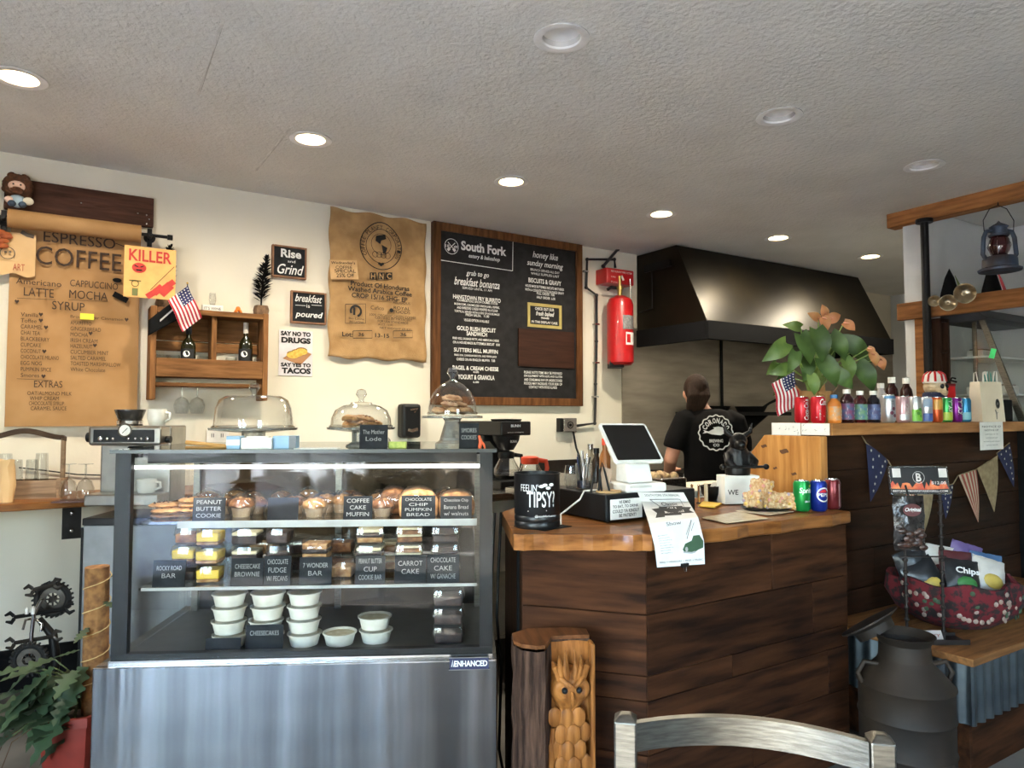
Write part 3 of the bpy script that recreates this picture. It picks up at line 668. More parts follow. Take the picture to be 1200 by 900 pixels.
for s, a, b, c, d in (("Wednesday's", .05, .92, .74, .93), ('COFFEE', .2, .8, .54, .7), ('SPECIAL', .15, .92, .34, .52), ('25% Off', .2, .85, .1, .3)): m.fit(s, nt_.x0 + w * a, nt_.x0 + w * b, h * c, h * d, .004, 0, .01)
m.build('lettering', INK, nt_.o)

# ---- big menu board
P = Pan('menu_board', 'large wall menu blackboard in a brown wooden frame', 'menu board', 507, 259, 682, 476, .03)
MB().bb(P.x0 + .02, P.x1 - .02, .02, P.h - .02, -.028, 0).build('blackboard', mk('menu_black', (30, 29, 30), .6, spec=.15, col2=(40, 39, 40)), P.o)
P.frame(.058, .045, WALNUT, z0=-.028)
z = lambda zx, zy: (495 + zx / 3.913, 250 + zy / 3.913)
m = MB()
def zl(s, x0, y, x1, h, bold=0, shear=0):
    a, b = z(x0, y), z(x1, y); P.line(m, s, a[0], a[1], b[0], h / 3.913, bold, shear)
zl('South Fork', 177, 168, 384, 44, .035); zl('eatery & bakeshop', 210, 208, 352, 24, .015, .2)
zl('grab to go', 200, 290, 302, 30, .012, .2); zl('breakfast bonanza', 145, 326, 352, 38, .012, .2); zl('SERVED UNTIL 11 AM', 182, 346, 318, 11)
zl('HANGTOWN FRY BURRITO', 140, 390, 358, 20, .02)
for i, s in enumerate(['SCRAMBLED EGGS, BACON CRUMBS, OYSTER', 'MUSHROOMS, CARAMELIZED ONION & BELL PEPPERS,', 'AND SHREDDED CHEESE WRAPPED IN A FLOUR', 'TORTILLA, SERVED WITH A SIDE OF HOUSE MADE', 'FRESH SALSA.   11.00']): zl(s, 158 - 12 * (i in (1, 3)) + 40 * (i == 4), 404 + i * 16.5, 345 + 8 * (i in (1, 3)) - 40 * (i == 4), 12, .01)
zl('VEGGIE OPTION AVAILABLE', 190, 494, 305, 12, .01)
zl('GOLD RUSH BISCUIT', 158, 535, 336, 20, .02); zl('SANDWICH', 202, 560, 296, 20, .02)
zl('FRIED EGG, SAUSAGE PATTY, AND AMERICAN CHEESE', 138, 578, 350, 12, .01); zl('ON A HOUSE MADE BUTTERMILK BISCUIT   8.00', 140, 596, 354, 12, .01)
zl('SUTTERS MILL MUFFIN', 144, 634, 345, 19, .02); zl('FRIED EGG, CANADIAN BACON, AND PEPPER JACK', 146, 656, 340, 12, .01); zl('CHEESE ON AN ENGLISH MUFFIN   7.00', 156, 674, 332, 12, .01)
zl('BAGEL & CREAM CHEESE', 138, 716, 348, 19, .02); zl('4.00', 232, 732, 258, 9, .01); zl('YOGURT & GRANOLA', 162, 760, 330, 22, .02); zl('6.00', 232, 778, 258, 9, .01)
zl('honey like', 504, 210, 618, 38, .012, .2); zl('sunday morning', 478, 244, 640, 34, .012, .2); zl('BRUNCH SERVED ALL DAY', 495, 262, 628, 11); zl('WHILE SUPPLIES LAST', 497, 280, 626, 11)
zl('BISCUITS & GRAVY', 486, 316, 636, 22, .02)
for i, (s, a, b) in enumerate([('HOUSE MADE BUTTERMILK BISCUITS SMOTHERED', 472, 648), ('WITH A COUNTRY STYLE SAUSAGE GRAVY', 470, 648), ('FULL ORDER  9.00', 524, 605), ('HALF ORDER  6.00', 524, 608)]): zl(s, a, 336 + i * 18, b, 12, .01)
for i, s in enumerate(['PLEASE NOTE ITEMS MAY BE PREPARED', 'ON EQUIPMENT WITH NUTS AND GLUTEN', 'AND CONSUMING RAW OR UNDERCOOKED', 'FOODS MAY INCREASE YOUR RISK OF', 'CONTACT WITH FOOD ILLNESS']): zl(s, 466 + 22 * (i == 4), 734 + i * 17, 640 - 24 * (i == 4), 12, .01)
m.build('chalk_lettering', CHALKW, P.o)
m = MB(); cx, cy = P.p(*z(133, 152)); r = m2(35 / 3.913, onY(530, 290)); m.ring(cx, cy, r, .004, .002, 32)
for a in (PI / 4, 3 * PI / 4): m.stroke([(cx - r * .75 * math.cos(a), cy - r * .75 * math.sin(a)), (cx + r * .75 * math.cos(a), cy + r * .75 * math.sin(a))], .006); m.stroke([(cx - r * .8 * math.cos(a), cy - r * .8 * abs(math.sin(a))), (cx - r * .35 * math.cos(a), cy - r * .35 * math.sin(a))], .02)
for dx in (-.6, .6): m.fit('18' if dx < 0 else '49', cx + dx * r - .015, cx + dx * r + .015, cy - .01, cy + .01, .002, 0, .02)
m.stroke([P.p(*z(80, 214)), P.p(*z(413, 264))], .005); m.stroke([P.p(*z(415, 125)), P.p(*z(413, 264))], .005)
m.build('logo', CHALKW, P.o)
q0, q1 = P.p(*z(481, 408)), P.p(*z(637, 532)); GOLD = mk('gold_sign_frame', (178, 160, 88), .55)
for a, b, c, d in ((q0[0], q0[0] + .022, q1[1], q0[1]), (q1[0] - .022, q1[0], q1[1], q0[1]), (q0[0] + .022, q1[0] - .022, q0[1] - .022, q0[1]), (q0[0] + .022, q1[0] - .022, q1[1], q1[1] + .022)): MB().bb(a, b, c, d, .0, .006).build('small_sign_frame', GOLD, P.o)
m = MB(); W_ = q1[0] - q0[0]; H_ = q0[1] - q1[1]
for s, a, b, c, d, sh_ in (('CHECK OUT OUR', .22, .78, .72, .84, 0), ('fresh baked', .24, .76, .5, .68, .2), ('goods', .38, .62, .34, .48, .2), ('IN THE DISPLAY CASE', .12, .88, .18, .28, 0)): m.fit(s, q0[0] + W_ * a, q0[0] + W_ * b, q1[1] + H_ * c, q1[1] + H_ * d, .002, sh_, .02)
m.build('small_sign_lettering', CHALKW, P.o)
q0, q1 = P.p(*z(438, 527)), P.p(*z(692, 712)); MB().bb(q0[0], q1[0], q1[1], q0[1], 0, .012).build('brown_cover_panel', wood('dark_brown_panel', (66, 42, 32), (50, 32, 25), 'x', .6), P.o)

# ---- soap dispenser, outlet
P = Pan('soap_dispenser', 'black wall soap dispenser behind the cake stands', 'dispenser', 472, 473, 494, 513, .1)
MB().bb(P.x0, P.x1, 0, P.h, -.1, 0).build('housing', BLACK, P.o, bev=.02)
m = MB(); m.stroke([(-P.w * .1, P.h * .82), (P.w * .3, P.h * .86), (P.w * .1, P.h * .74)], .012, .003); m.stroke([(-P.w * .22, P.h * .24), (0, P.h * .21), (P.w * .3, P.h * .26)], .02, .003); m.build('silver_marks', STEEL, P.o)
P = Pan('wall_outlet', 'cream double wall outlet above the wooden tongs', 'outlet', 242, 503, 268, 518, .008)
MB().bb(P.x0, P.x1, -.01, P.h, -.008, 0).build('cover_plate', WHITE, P.o, bev=.002); m = MB()
for px in (249, 260): x, y = P.p(px, 510); m.rect(x - .006, x - .002, y - .012, y + .01, .0015); m.rect(x + .004, x + .008, y - .012, y + .01, .0015)
m.build('slots', BLACK, P.o)
# ================================================================== kitchen behind the counter
HOODM = mk('dark_bronze_hood', (40, 34, 23), .42, .75, (28, 24, 17), 3, bump=.03, bscale=8)
HX0, HX1 = 4.0, 6.43
H = T('range_hood', 'big black metal range hood over the cooking line', 'range hood', ((HX0 + HX1) / 2, WALLY - .014, 1.94), 0)
hx = (HX1 - HX0) / 2
m = MB(); prof = [(0, .02), (0, .77), (-.45, .77), (-.76, .13), (-.76, .12), (-.0, .12)]
m.prismX([(0, .13), (0, .765), (-.45, .765), (-.76, .13)], -hx, hx); m.build('canopy', HOODM, H, bev=.004)
m = MB(); m.bb(-hx - .01, hx + .01, -.775, -.745, 0, .14); m.bb(-hx - .01, -hx + .02, -.745, 0, 0, .14); m.bb(hx - .02, hx + .01, -.745, 0, 0, .14); m.build('drip_lip', BLKM, H, bev=.003)
MB().bb(-hx + .03, hx - .03, -.74, -.01, .127, .1295).build('soffit_plate', BLKM, H)
for k in range(5):
    m = MB(); w = (2 * hx - .1) / 5; m.bb(-hx + .05 + k * w, -hx + .04 + (k + 1) * w, -.7, -.1, .1, .125); m.build('grease_filter', IRON, H)
m = MB(); m.tube([(-hx - .02, -.43, .6), (-hx - .02, -.2, .6), (-hx - .02, -.2, .3), (-hx - .02, -.05, .28)], .006, 6); m.build('side_conduit', IRON, H)
m = MB(); m.bb(-hx - .03, -hx - .011, -.4, -.12, .6, .66); m.build('side_bracket', IRON, H)
STW = mk('stainless_sheet', (186, 176, 160), .42, .85, (160, 151, 136), 2, (1, 1, 6), .03)
B = T('backsplash', 'stainless steel sheet backsplash behind the cook under the hood', 'backsplash', (5.3, WALLY, .9), 0)
xs = [onY(728, 450).x, onY(844, 450).x, 6.3, XK]
for a, b in zip(xs, xs[1:]): MB().bb(a + .002 - 5.3, b - .002 - 5.3, -.011, -.001, 0, 1.2).build('steel_sheet', STW, B)
MB().bb(xs[1] - .012 - 5.3, xs[1] + .012 - 5.3, -.025, -.0115, 0, 1.2).build('seam_strip', IRON, B)
# cooking line
R = T('cooking_range', 'dark steel range and griddle line below the hood', 'range', (5.2, 3.95, 0), 0)
MB().bb(-1.1, 1.15, -.4, .42, .1, .88).build('body', mk('range_dark', (48, 46, 44), .4, .6), R, bev=.006)
MB().bb(-1.1, 1.15, -.42, .42, .88, .93).build('griddle_top', IRON, R, bev=.004)
for k in range(6): MB().lathe([(0, 0), (.028, 0), (.024, .03), (0, .03)], 14).build('knob', BLACK, R, (-.9 + k * .36, -.4, .78), (PI / 2, 0, 0), smooth=40)
for x in (-1.0, 1.05):
    for y in (-.35, .35): MB().cyl((x, y, 0), .025, .1, 10).build('leg', STEEL, R)
# pan shelf
a = onY(826, 484, 4.15); b = onY(914, 490, 4.15); zc = a.z - .02
sh2 = T('steel_wall_shelf', 'dark steel shelf holding pans on the backsplash behind the cook', 'shelf', ((a.x + b.x) / 2, WALLY - .012, zc), 0)
MB().bb(-(b.x - a.x) / 2 - .1, (b.x - a.x) / 2, -.36, 0, 0, .03).build('shelf_plate', IRON, sh2)
for s in (-.3, .3): MB().prismX([(0, 0), (0, -.18), (-.25, 0)], s - .01, s + .01).build('bracket', IRON, sh2)
def pan(label, px, py, r, ang, tilt=0):
    p = onY(px, py, 4.2); t = T('frying_pan', label, 'pan', (p.x, 4.2, zc + .03), (0, 0, ang))
    MB().lathe([(0, 0), (r * .8, 0), (r, .05), (r * .97, .05), (r * .78, .006), (0, .006)], 24).build('pan_body', IRON, t, smooth=40)
    MB().tube([(r * .9, 0, .04), (r * 1.4, 0, .08), (r * 2.3, 0, .13)], [.012, .011, .014], 8, flat=.5).build('handle', IRON, t, smooth=50)
pan('black frying pan with raised handle, right side of the steel shelf', 880, 480, .14, -.25)
pan('black frying pan on the left of the steel shelf by the cook', 838, 480, .13, PI + .25)
# conduits and fire suppression
CON = mk('black_conduit', (26, 26, 27), .35)
def wallpipe(name, label, cat, pts, r, off=.03):
    ps = [onY(x, y, WALLY - off) for x, y in pts]; base = ps[-1]
    t = T(name, label, cat, base, 0); m = MB(); m.tube([p - base for p in ps], r, 8); m.build('pipe', CON, t, smooth=60)
    for k, p in enumerate(ps[1:-1]): MB().sph(p - base, r * 1.35, 10, 8).build('elbow', CON, t, smooth=60)
    return t, base
t, base = wallpipe('electrical_conduit', 'black conduit running down the wall from the red control box', 'conduit', [(721, 314), (720, 304), (688, 304), (687, 337), (699, 346), (699, 400), (698, 450), (697, 496), (676, 499)], .011)
for x, y in ((686, 318), (699, 380), (699, 425), (698, 465)):
    p = onY(x, y, WALLY - .03) - base; MB().bb(p.x - .022, p.x + .022, p.y - .013, p.y + .025, p.z - .006, p.z + .006).build('clamp', STEEL, t)
wallpipe('suppression_pipe', 'black pipe from hood top to red control box', 'pipe', [(768, 292), (728, 288), (724, 292), (707, 312), (710, 316)], .013, .05)
P = Pan('outlet_box', 'steel outlet box on the wall left of the tablet stand', 'outlet', 661, 490, 676, 506, .06)
MB().bb(P.x0, P.x1, 0, P.h, -.06, 0).build('box', STEEL, P.o, bev=.004); m = MB(); m.ring(0, P.h * .5, .024, .006, .002); m.disc(0, P.h * .5, .012, .002); m.build('receptacle', IRON, P.o)
m = MB(); m.bb(P.x0 - .03, P.x0 - .002, .0, P.h, -.06, -.01); m.build('side_plug', BLACK, P.o, bev=.004)
p = onY(677, 507, WALLY - .05); q = onY(686, 560, WALLY - .1)
MB().tube([(P.x1 - .02, -.0, -.02), (P.x1, -.12, -.01), (P.x1 + .05, -.25, .0), (P.x1 + .07, -.5, -.04)], .008, 8).build('cord', BLACK, P.o, smooth=60)
# red control box and cylinder
E_ = Pan('suppression_control_box', 'small red fire suppression control box above the red cylinder', 'control box', 711, 313, 743, 335, .14)
MB().bb(E_.x0, E_.x1, 0, E_.h, -.14, 0).build('housing', RED, E_.o, bev=.008)
m = MB(); E_.line(m, 'RESTAURANT FIRE SYSTEM', 716, 318.5, 740, 2.2, .01); E_.line(m, 'ON', 716, 325, 721, 2); E_.line(m, 'PULL', 716, 331, 724, 2); m.build('lettering', PAPER, E_.o)
MB().tube([(.0, E_.h * .55, .012), (.02, E_.h * .25, .012)], .008, 8).build('white_pointer', WHITE, E_.o, smooth=60)
cyp = onY(727, 428, WALLY - .15); zt = onY(727, 347, WALLY - .15).z - cyp.z
X = T('fire_suppression_cylinder', 'large red fire suppression cylinder mounted on the wall left of hood', 'fire extinguisher', cyp, -TH)
r = .105
MB().lathe([(0, .01), (r * .8, 0), (r, .02), (r, zt * .86), (r * .85, zt * .95), (r * .4, zt), (0, zt)], 28).build('tank', RED, X, smooth=40)
MB().lathe([(0, zt), (.02, zt), (.02, zt + .05), (.028, zt + .05), (.028, zt + .075), (.012, zt + .08), (.012, zt + .16), (0, zt + .16)], 14).build('valve', mk('brass', (186, 160, 96), .3, .9), X, smooth=40)
m = MB(); m.tube([(.0, 0, zt + .06), (-.07, 0, zt + .07), (-.1, 0, zt + .05)], .012, 8); m.build('valve_handle', IRON, X, smooth=60)
MB().tube([(.09, .02, zt - .02), (.085, .02, zt + .14)], .007, 8).build('discharge_hose', STEEL, X, smooth=60)
m = MB(); m.grid(lambda u, v: (.005 + .115 * u, zt * (.5 + .2 * v), .001), 8, 1); m.wrap(0, r); m.build('grey_label', mk('silver_label', (150, 148, 146), .5, col2=(110, 110, 110), scale=80), X)
m = MB(); m.grid(lambda u, v: (.03 + .095 * u, zt * (.28 + .18 * v), .001), 8, 1); m.wrap(0, r); m.build('white_label', PAPER, X)
m = MB(); m.grid(lambda u, v: (.037 + .035 * u, zt * (.31 + .12 * v), .002), 4, 1); m.fit('PL', -.03, .0, zt * .12, zt * .15, .002); m.wrap(0, r); m.build('red_print', RED, X)
MB().bb(-.09, .02, -.06, .1, -.02, .03).build('bracket', IRON, X)

# ================================================================== the cook
def skinmesh(mb, name, mat, parent, vox=.012, smooth=8):
    o = mb.build(name, mat, parent)
    r = o.modifiers.new('r', 'REMESH'); r.mode = 'VOXEL'; r.voxel_size = vox; r.use_smooth_shade = True
    s = o.modifiers.new('s', 'SMOOTH'); s.factor = .5; s.iterations = smooth
    return o
pp = atd(832, 500, 4.7)
Q = T('person', 'cook in a black T-shirt with white round back print, seen from behind', 'person', (pp.x, pp.y, 0), (0, 0, -TH + .1))
SKINP = mk('skin', (206, 150, 122), .55, col2=(190, 132, 106), sss=.1)
m = MB()
hd = Vector((-.075, .06, 1.535))
m.sph(hd, (.074, .092, .105), 18, 14); m.sph(hd + Vector((0, .07, -.05)), (.045, .04, .045))              # skull and jaw
m.sph(hd + Vector((0, .1, -.01)), (.012, .018, .016)); m.sph(hd + Vector((-.075, .0, -.015)), (.012, .02, .028)); m.sph(hd + Vector((.075, 0, -.015)), (.012, .02, .028))
m.tube([(-.02, .0, 1.36), (-.05, .03, 1.43), (-.065, .05, 1.5)], [.06, .052, .05], 12)
m.lathe([(0, .84), (.155, .86), (.15, 1.0), (.15, 1.1), (.165, 1.25), (.16, 1.34), (.07, 1.41), (0, 1.42)], 20, sy=.62)
for s in (-1, 1):
    m.tube([(s * .09, 0, .9), (s * .1, .01, .5), (s * .105, 0, .1)], [.085, .06, .042], 12)
    m.sph((s * .105, .06, .04), (.045, .12, .04))
arms = {-1: [(-.165, 0, 1.35), (-.235, -.01, 1.22), (-.27, .0, 1.085), (-.235, .14, 1.0), (-.17, .27, 1.0)], 1: [(.165, 0, 1.34), (.22, .02, 1.2), (.23, .06, 1.07), (.17, .2, .99), (.1, .3, .99)]}
for s, pts in arms.items():
    m.tube(pts, [.06, .052, .044, .038, .028], 12); e = Vector(pts[-1]); d = (e - Vector(pts[-2])).normalized()
    m.sph(e + d * .04, (.04, .045, .02)); sd = Vector((d.y, -d.x, 0))
    for k in range(4): b_ = e + d * .075 + sd * (.012 * (k - 1.5) * 1.5); m.tube([b_, b_ + d * .035, b_ + d * .06 - Vector((0, 0, .02))], [.0095, .009, .008], 8)
    b_ = e + d * .02 - sd * s * .03; m.tube([b_, b_ + d * .03 - sd * s * .02, b_ + d * .055 - sd * s * .018], [.011, .01, .009], 8)
skinmesh(m, 'body', SKINP, Q, .009, 4)
m = MB(); m.sph(hd + Vector((0, -.018, .018)), (.083, .092, .103), 18, 14)
for k in range(16):
    a = random.uniform(-.06, .06); m.tube([hd + Vector((a, -.06, .05)), hd + Vector((a * 1.1 - .01, -.1, -.03)), hd + Vector((a * .9 - .03, -.09, -.1)), hd + Vector((a * .7 - .045, -.07, -.14 - random.uniform(0, .03)))], [.02, .022, .018, .006], 6)
skinmesh(m, 'hair', mk('dark_brown_hair', (48, 33, 24), .7, spec=.15, col2=(34, 24, 18), scale=40, stretch=(4, 4, 1), bump=.5), Q, .007, 2)
TEE = mk('black_tshirt', (20, 18, 18), .95, spec=.1, col2=(16, 15, 15), scale=12, bump=.15)
m = MB(); m.lathe([(0, .78), (.185, .78), (.18, .95), (.178, 1.1), (.192, 1.25), (.19, 1.34), (.12, 1.405), (.075, 1.42), (0, 1.42)], 24, sy=.64)
for s, pts in arms.items():
    m.tube([Vector(pts[0]) + Vector((-s * .03, 0, 0)), Vector(pts[0]), Vector(pts[1]), (Vector(pts[1]) * .55 + Vector(pts[2]) * .45)], [.08, .078, .074, .074], 14)
skinmesh(m, 'tshirt', TEE, Q, .012, 6)
JEAN = mk('blue_jeans', (70, 80, 98), .85, col2=(52, 60, 76), scale=30)
m = MB(); m.lathe([(0, .8), (.165, .82), (.168, .95), (.0, .97)], 20, sy=.66)
for s in (-1, 1): m.tube([(s * .09, 0, .9), (s * .1, .01, .5), (s * .105, 0, .09)], [.1, .077, .068], 12)
skinmesh(m, 'jeans', JEAN, Q, .014, 4)
for s in (-1, 1): skinmesh(MB().sph((s * .105, .06, .035), (.052, .135, .05)), 'shoe', BLACK, Q, .014, 2)
m = MB(); m.tube([(-.172, .02, .99), (-.185, -.01, .9), (-.18, -.02, .78)], .012, 8, flat=.3); m.build('apron_string', WHITE, Q, smooth=60)
def bk(mb, cx, cz):                      # bend a flat print onto the back of the shirt
    for i in range(mb.n()):
        p = mb.v[i]; x = p.x + cx; mb.v[i] = Vector((x, -.118 * math.sqrt(max(.02, 1 - (x / .34) ** 2)) - .016 - p.z, p.y + cz))
m = MB(); pts = []
for k in range(81):
    a = 2 * PI * k / 80; rr = .111 + .004 * math.cos(16 * a); pts.append((rr * math.cos(a), rr * math.sin(a)))
m.stroke(pts, .008); m.arc('CORONADO', 0, -.005, .083, .034, PI / 2, 2.5, bold=.04)
for x0, x1, y0, y1, s in ((-.045, .045, -.062, -.042, 'BREWING'), (-.02, .02, -.088, -.07, 'CO')): m.fit(s, x0, x1, y0, y1, .0015, 0, .02)
m.poly([(x, y, .0015) for x, y in ((-.09, -.005), (-.06, .0), (-.03, -.01), (.03, -.016), (.055, -.004), (.085, -.008), (.085, .012), (.05, .016), (.045, .034), (.015, .04), (-.02, .034), (-.012, .026), (-.03, .018), (-.05, .008), (-.085, .018), (-.075, .006))][::-1])
for f in list(m.f): pass
bk(m, -.012, 1.265); m.build('back_print', mk('tshirt_print_white', (232, 230, 226), .9), Q)

# ================================================================== the nook behind the partition beam
BEAM = wood('beam_wood', (158, 106, 62), (110, 70, 38), 'y', .6, rnd=True)
tag(MB().bb(4.62, 4.72, YF + .02, 2.62, CEIL - .095, CEIL).build('trim_1', BEAM, bev=.004), kind='structure')
rl = T('wooden_rail', 'brown wooden rail across the nook opening above the second display case', 'rail', (4.645, 1.6, 0), 0)
MB().bb(-.02, .02, -1.0, .97, 2.0, 2.11).build('rail_board', BEAM, rl, bev=.004)
MB().bb(-.03, .03, -1.06, -1.0, 0, CEIL - .096).build('post', PALLETV, rl)
tb = T('post_trim_board', 'brown upright trim board on the white partition end', 'trim', (4.655, 2.435, 0), 0)
MB().bb(-.012, .012, -.03, .03, 0, 1.998).build('board', BEAM, tb)
pv = T('black_iron_pipe', 'vertical black iron pipe standing beside the white partition end', 'pipe', (4.6, 2.365, 0), 0)
MB().tube([(0, 0, 0), (0, 0, CEIL - .1)], .024, 14).build('pipe', IRON, pv, smooth=60)
MB().lathe([(0, CEIL - .12), (.05, CEIL - .12), (.05, CEIL - .097), (0, CEIL - .097)], 18).build('flange', IRON, pv)
# lantern
lp = hit(1172, 318, (4.6, 0, 0), (1, 0, 0))
Lt = T('oil_lantern', 'rusty blue hurricane lantern hanging from the wooden ceiling beam', 'lantern', lp, -TH)
BLU = mk('rusty_blue_enamel', (62, 78, 98), .55, .3, (58, 48, 44), 9, bump=.2)
MB().lathe([(0, 0), (.108, .0), (.112, .012), (.09, .022), (.088, .07), (.075, .085), (.03, .09), (0, .09)], 28).build('fuel_tank', BLU, Lt, smooth=40)
MB().lathe([(.036, .09), (.05, .12), (.056, .15), (.05, .185), (.036, .205)], 24).build('globe', mk('dark_red_glass', (60, 22, 24), .12, coat=.5), Lt, smooth=60)
m = MB()
for k in range(4): a = PI / 4 + k * PI / 2; m.tube([(.04 * math.cos(a), .04 * math.sin(a), .095), (.06 * math.cos(a), .06 * math.sin(a), .15), (.04 * math.cos(a), .04 * math.sin(a), .2)], .002, 5)
m.build('globe_guard_wires', STEEL, Lt)
MB().lathe([(.05, .205), (.055, .215), (.042, .22), (.042, .255), (.05, .262), (.03, .275), (.012, .285), (0, .3)], 24).build('chimney_cap', BLU, Lt, smooth=40)
for s in (-1, 1): MB().tube([(s * .08, 0, .07), (s * .098, 0, .1), (s * .09, 0, .2), (s * .075, 0, .235), (s * .045, 0, .24)], .012, 10).build('side_tube', BLU, Lt, smooth=60)
m = MB(); m.tube([(-.085, 0, .22), (-.09, 0, .3), (-.05, 0, .37), (0, 0, .39), (.05, 0, .37), (.09, 0, .3), (.085, 0, .22)], .0025, 6); m.build('wire_handle', IRON, Lt, smooth=60)
MB().tube([(0, 0, .39), (0, 0, CEIL - .095 - lp.z)], .003, 6).build('hook', IRON, Lt)
# second display case in the nook
CX = 4.86
K = T('refrigerated_display_case', 'second black topped slanted glass case in the nook at far right', 'display case', (CX, YP, 0), 0)
cw = .72
MB().bb(0, cw, -.5, -.005, 0, 1.3).build('cabinet', BLKM, K, bev=.006)
m = MB(); m.prismX([(-.005, 1.975), (-.26, 1.975), (-.29, 1.985), (-.2, 2.06), (-.005, 2.06)], 0, cw); m.build('top_hood', mk('dark_grey_plastic', (58, 58, 60), .6), K, bev=.006)
m = MB(); [m.bb(.05, .2, -.1 - k * .1, -.06 - k * .1, 2.06, 2.0615) for k in range(2)]; m.build('vent_slots', BLACK, K)
for x in (.004, cw - .02): MB().prismX([(-.27, 1.975), (-.235, 1.975), (-.45, 1.3), (-.49, 1.3)], x, x + .016).build('slanted_post', ALU, K)
MB().prismX([(-.02, 1.974), (-.235, 1.974), (-.45, 1.3), (-.02, 1.3)], .01, .014).build('side_glass', PANE, K)
MB().add([(.02, -.262, 1.974), (cw - .02, -.262, 1.974), (cw - .02, -.478, 1.3), (.02, -.478, 1.3)], [(0, 1, 2, 3)]).build('front_glass', CASEGL, K)
for y in (-.03, -.2): MB().bb(.02, .03, y - .012, y + .012, 1.3, 1.97).build('shelf_upright', ALU, K)
for zz, d in ((1.5, .36), (1.74, .28)): MB().bb(.015, cw - .02, -d, -.02, zz, zz + .012).build('glass_shelf', mk('shelf_white', (214, 218, 216), .3), K)
m = MB(); m.box((.002, -.31, 1.76), (.003, .03, .06), (0.28, 0, 0)); m.build('green_tag', mk('green_tag', (72, 214, 120), .6, emis=.15), K)
for (x, y, zz, s) in ((.2, -.15, 1.512, (.14, .12, .05)), (.42, -.18, 1.512, (.18, .13, .06)), (.25, -.13, 1.752, (.16, .1, .05)), (.2, -.2, 1.3, (.14, .16, .07))):
    t = T('food_tray', 'white food tray in the nook case, ' + {(.2, 1.512): 'lower shelf near the green tag', (.42, 1.512): 'lower shelf further right', (.25, 1.752): 'upper shelf', (.2, 1.3): 'bottom of the case'}[(x, zz)], 'tray', (CX + x, YP + y, zz), 0, 'trays inside the nook display case'); MB().box((0, 0, s[2] / 2), s).build('tray_body', WHITE, t, bev=.01); MB().box((0, 0, s[2] + .005), (s[0] * .8, s[1] * .8, .01)).build('food', mk('food_grey', (150, 140, 128), .8), t, bev=.004)
bu = T('dark_shelf_unit', 'narrow dark brown shelf unit between iron pipe and nook case', 'shelf', (4.735, YP - .005, 0), 0)
DW = wood('dark_shelf_wood', (62, 42, 32), (40, 27, 20), 'z', .6)
MB().bb(0, .02, -.06, 0, 0, 2.0).build('side_panel', DW, bu); MB().bb(.1, .12, -.06, 0, 0, 2.0).build('side_panel', DW, bu); MB().bb(.02, .1, -.02, 0, 0, 2.0).build('back_panel', DW, bu)
for zz in (.3, .8, 1.3, 1.55, 1.78, 1.98): MB().bb(.02, .1, -.06, -.02, zz, zz + .02).build('shelf', DW, bu)
TIN = mk('old_tin', (166, 152, 128), .3, 1, (110, 98, 80), 12)
def saucer(label, px, py, r, tilt):
    p = onX(px, py, 4.572); t = T('old_metal_bowl', label, 'bowl', p, (PI / 2, 0, -TH - .5 + tilt), 'old metal bowls hung on the rail')
    MB().lathe([(0, -.03), (r * .5, -.026), (r * .85, -.01), (r, .012), (r * .95, .012), (r * .8, -.004), (0, -.02)], 24).build('bowl_body', TIN, t, smooth=50)
    MB().tube([(0, 0, -.035), (0, 0, -.028)], r * .35, 12).build('foot_ring', TIN, t)
    MB().sph((0, 0, -.012), r * .18, 10, 6).build('centre_boss', TIN, t, smooth=60)
saucer('largest round metal bowl hung on the wooden rail facing the room', 1130, 344, .062, .2)
saucer('darker round metal bowl hung on the rail left of the largest', 1111, 355, .05, .0)
saucer('small tarnished metal bowl hung on the rail by the iron pipe', 1095, 353, .036, -.1)
def cap_(label, px, col, off):
    p = hit(px, 352, (4.8, 0, 0), (1, 0, 0)); t = T('pointed_cloth_cap', label, 'hat', (p.x + off, min(p.y, YP - .1), 2.062), (0, 0, -TH))
    b = MB(); b.lathe([(.075, 0), (.056, .1), (.028, .2), (0, .26)], 12, sy=.6); b.build('cap_body', BLKM, t, smooth=60, solid=.003)
    b = MB(); b.add([(.016, -.03, .21), (.06, -.052, .0), (.105, -.03, .0), (.05, -.02, .16)], [(0, 1, 2, 3)]); b.build('coloured_panel', col, t, solid=.003)
cap_('black and red pointed cloth cap behind the rail at right', 1157, mk('coral_cloth', (206, 76, 84), .9), .06)
cap_('black and green pointed cloth cap by the iron pipe', 1101, mk('moss_cloth', (116, 132, 76), .9), .0)
# ================================================================== bakery display case
CR = -TH + math.radians(3.67)
CO = atd(108, 778, 2.22); CO.z = 0
CXA = Vector((math.cos(CR), math.sin(CR), 0)); CYA = Vector((-math.sin(CR), math.cos(CR), 0))
def cs(px, py, ly):                        # pixel -> (x, z) on the case plane at depth ly
    p = hit(px, py, CO + CYA * ly, CYA); return (p - CO).dot(CXA), p.z
def cw_(x, y, z=0): return CO + CXA * x + CYA * y + Vector((0, 0, z))
CW, CDEP, CB, CT = 1.25, .72, .594, 1.264
GX0, GX1 = .037, 1.235
K = T('bakery_display_case', 'large glass bakery display case with brushed steel base', 'display case', CO, (0, 0, CR))
MB().bb(.0, CW, .0, .02, .06, CB).build('front_panel', STEELV, K, bev=.004)
MB().bb(.005, CW - .005, .021, CDEP, .06, CB - .01).build('base_cabinet', BLKM, K)
MB().bb(.03, CW - .03, .06, CDEP - .04, 0, .06).build('plinth', BLKM, K)
MB().bb(.002, CW - .002, .021, .06, CB - .009, CB).build('steel_deck', STEEL, K)
MB().bb(.002, CW - .002, .0605, CDEP, CB - .009, CB).build('interior_deck', mk('dark_deck', (88, 86, 82), .4, .5), K)
MB().bb(GX0, GX1, .022, .034, CB, CB + .012).build('silver_sill', STEEL, K)
